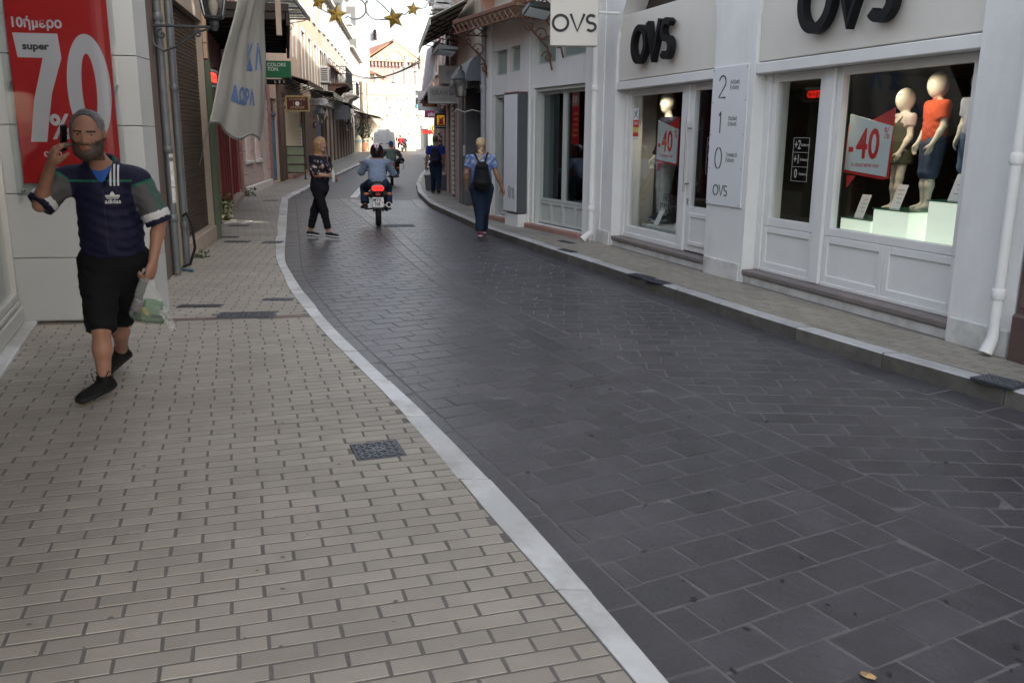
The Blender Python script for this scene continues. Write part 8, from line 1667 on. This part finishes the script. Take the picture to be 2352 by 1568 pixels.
# ------------------------------------------------------------------ mannequins in the store windows
def mannequin(label, u, d, z, rot, H_, outfit, arms=(.10, .10)):
    k = H_/1.70; sh_ = m_manq; base = place(u, d, z); M = Matrix.Translation(base) @ Matrix.Rotation(rotO+rot, 4, 'Z'); P_ = lambda x, y, zz: V3((M @ Vector((x*k, y*k, zz*k)))[:]); f = V3((M.to_3x3() @ Vector((0,1,0)))[:]); Hc = P_(0, .02, 1.57)
    J = dict(face=f, head=Hc, neck=P_(0,0,1.40), chest=P_(0,0,1.24), waist=P_(0,0,1.03), pelvis=P_(0,0,.90), shR=P_(.17,0,1.34), shL=P_(-.17,0,1.34), elR=P_(.22+arms[0],.0,1.08), wrR=P_(.21+arms[0],.12,.86), elL=P_(-.22-arms[1],.0,1.08), wrL=P_(-.21-arms[1],.12,.86), hipR=P_(.09,0,.86), hipL=P_(-.09,0,.86), knR=P_(.10,.02,.48), knL=P_(-.10,.04,.48), anR=P_(.10,0,.09), anL=P_(-.11,.06,.09), toR=P_(.12,.14,.03), toL=P_(-.13,.20,.03))
    V_ = np.array([J[q] for q in J if q != 'face']); lo, hi = V_.min(0)-.25, V_.max(0)+.3; kid = H_ < 1.4
    def hd(S): r_, f_, u_ = headframe(f); S.ell(Hc+V3((0,0,.03))*k, V3((.088,.112,.128))*k*(1.28 if kid else 1.), .02, 1, [r_, f_, u_]); S.cone(Hc+f_*.03*k, Hc+f_*.045*k-u_*.07*k, .07*k, .045*k, .03, 1)
    t, j, f, side, P = person(label, base, J, .010, (.72,.68,.57), lo, hi, name='mannequin', cat='mannequin', scale=k, headless=True, extra=hd, hands=[(J['wrR'], f*.3+V3((0,0,-.95)), unit(P_(-1,0,0)-P_(0,0,0)), k, (.3,.3,.3,.3), 1), (J['wrL'], f*.3+V3((0,0,-.95)), unit(P_(1,0,0)-P_(0,0,0)), k, (.3,.3,.3,.3), -1)])
    outfit(t, base, j, f, k, lo, hi); return t
def o_polo(t, base, j, f, k, lo, hi):
    tee(t, base, j, f, k*1.05, (.62,.095,.035), lo, hi, .62, .009, -.04, None, 1.05, 'polo_shirt', .01); S = SDF(lo, hi, .009); S.cone(j['neck']+V3((0,0,-.02)), j['neck']+V3((0,0,.025)), .075*k, .07*k, .01, 1); S.build('collar', t, m_jersey, {1: (.55,.075,.03)}, base); trousers(t, base, j, f, k, (.06,.09,.15), 1.02, 1.05, 1, .009, name='denim_shorts', wide=1.1, wob=.0015)
def o_dung(t, base, j, f, k, lo, hi):
    tee(t, base, j, f, k, (.55,.48,.45), lo, hi, .45, .009, .02, None, 1., 't_shirt', .005); S = SDF(lo, hi, .009); S.cone(j['pelvis']+V3((0,0,-.22))*k, j['pelvis']+V3((0,0,.05)), .20*k, .165*k, .03, 1, (f, .85)); S.cone(j['waist'], j['chest']+f*.02, .163*k, .165*k, .03, 1, (f, .82)); S.cut(j['pelvis']+V3((0,0,-.22))*k, (0,0,-1)); S.cut(j['chest']+V3((0,0,.02)), (0,0,1))
    S.build('pinafore_dress', t, m_cloth, {1: (.075,.08,.05)}, base); b = MB()
    for sg in (-1, 1): b.tube([tuple(j['chest']+f*.14*k+side_(f)*sg*.08*k-V3(base)+V3((0,0,.02))), tuple(j['neck']+side_(f)*sg*.10*k+f*.03-V3(base)+V3((0,0,.0))), tuple(j['chest']-f*.12*k+side_(f)*sg*.08*k-V3(base))], .012, 6)
    b.each('strap', MATS['garment_olive'], t)
def side_(f): return unit(np.cross(f, (0,0,1)))
def o_shirt(t, base, j, f, k, lo, hi): tee(t, base, j, f, k*1.03, (.42,.46,.58), lo, hi, .7, .009, -.03, None, 1.05, 'shirt', .0); trousers(t, base, j, f, k, (.12,.17,.28), 1.02, 1.05, 1, .009, name='denim_shorts', wide=1.1, wob=.0015)
def o_adult(t, base, j, f, k, lo, hi): tee(t, base, j, f, k*1.03, (.02,.022,.045), lo, hi, 1.8, .010, -.02, None, 1.05, 'jacket', .01); trousers(t, base, j, f, k, (.50,.52,.50), 1.9, 1.0, 1.1, .010, name='pale_trousers'); shoes(t, base, j, 1., (.03,.04,.07), (.5,.5,.48), .009)
mannequin('child mannequin in an olive pinafore over a pale t-shirt behind the sale placard', 2.10, -.85, 1.0, R(-15), 1.12, o_dung, (-.02, -.02))
mannequin('child mannequin in a bright orange polo shirt and denim shorts', 1.70, -.85, 1.03, R(-15), 1.21, o_polo, (-.02, -.02))
mannequin('child mannequin in a pale blue shirt half hidden by the store pier', 1.22, -.85, 1.12, R(10), 1.12, o_shirt, (-.02, .0))
mannequin('adult mannequin in a dark jacket and pale trousers in the smaller store window', 6.68, -.72, .47, R(-5), 1.82, o_adult, (-.03, -.03))
for lab, u, d, z in (('display riser under the pinafore mannequin', 2.10, -.90, .26), ('display riser under the orange polo mannequin', 1.70, -.90, .26), ('display riser under the pale blue shirt mannequin', 1.22, -.95, .26)):
    t = thing('display_riser', lab, 'plinth', place(u, d, z), rotO); bx(-.19, -.12, 0, .19, .06, (.74 if u > 2 else .77 if u > 1.5 else .86)-.002, .01).build('block', m_lit if False else m_dgrey, t)
# store window spots: one seen lit, the others added to brighten the mannequins
for k, (u, d, z) in enumerate(((2.15, -.42, 2.40), (1.62, -.42, 2.42), (6.5, -.45, 2.38))):
    t = thing('spot_lamp', ('added ceiling spot brightening the pinafore mannequin', 'lit ceiling spot above the orange polo mannequin', 'added ceiling spot brightening the smaller store window')[k], 'lamp', place(u, d, z), rotO); b = MB(); b.lathe([(.035,0),(.045,-.07),(.04,-.07)], n=12); b.build('housing', m_dgrey, t); b = MB(); b.lathe([(.001,-.071),(.036,-.071),(.036,-.068)], n=12); b.build('lens', mat('lamp_glow', (1,.85,.65), .4, 0, emit=2.), t)
    L = bpy.data.lights.new('spot', 'SPOT'); L.energy = 5.5; L.spot_size = R(120); L.spot_blend = .6; L.color = (1, .87, .70); L.shadow_soft_size = .04; o = bpy.data.objects.new('lamp_light', L); C.objects.link(o); o.parent = t; o.location = (0, 0, -.09); o.rotation_euler = (R(-22), 0, 0)
# small litter and stains on the paving
rng = random.Random(21); b = MB()
for i in range(130):
    y = 2.4+8*rng.random()**1.6; x = rng.uniform(xLo(y)+.3, xR(y)-.3); r = rng.uniform(.006, .02); n = 7; a0 = rng.uniform(0, 6); el = rng.uniform(.3, .8); P_ = [(x+r*math.cos(a0)*math.cos(2*PI*k/n)*rng.uniform(.7, 1.2)-r*el*math.sin(a0)*math.sin(2*PI*k/n), y+r*math.sin(a0)*math.cos(2*PI*k/n)+r*el*math.cos(a0)*math.sin(2*PI*k/n)) for k in range(n)]
    b.add([(p, q, .0035) for p, q in P_], [tuple(range(n))])
stuff(b.build('gum_spots', mat('old_gum', (.022,.022,.023), .7, .2), None))
b = MB()
for i in range(70):
    y = 2.4+7*rng.random()**1.4; x = rng.uniform(-2.6, xLi(y)-.1); r = rng.uniform(.004, .012); n = 7; P_ = [(x+r*math.cos(2*PI*k/n)*rng.uniform(.6, 1.3), y+r*.8*math.sin(2*PI*k/n)*rng.uniform(.6, 1.3)) for k in range(n)]; b.add([(p, q, HL+.0045) for p, q in P_], [tuple(range(n))])
stuff(b.build('gum_spots', mat('pave_gum', (.12,.11,.10), .8, .2), None))
lf_ = MB(); lf_.grid(lambda u, v: (.035*(u-.5)*(1-abs(v-.5)), .05*(v-.5), .004+.008*math.sin(u*3)*math.sin(v*4)), 4, 4); o = lf_.build('dry_leaf', mat('dry_leaf', (.42,.28,.13), .7), None, (1.14, 2.47, .006)); o.rotation_euler = (0, 0, R(50)); tag(o, 'single dry brown leaf lying on the dark paving in front', 'leaf')
p_ = MB(); p_.grid(lambda u, v: (.12*(u-.5), .05*(v-.5), .004+.012*math.sin(u*5)), 5, 3); o = p_.build('paper_scrap', m_card, None, (-4.2, 23.0, .002)); tag(o, 'white paper scrap lying on the road beyond the crossing woman', 'litter')
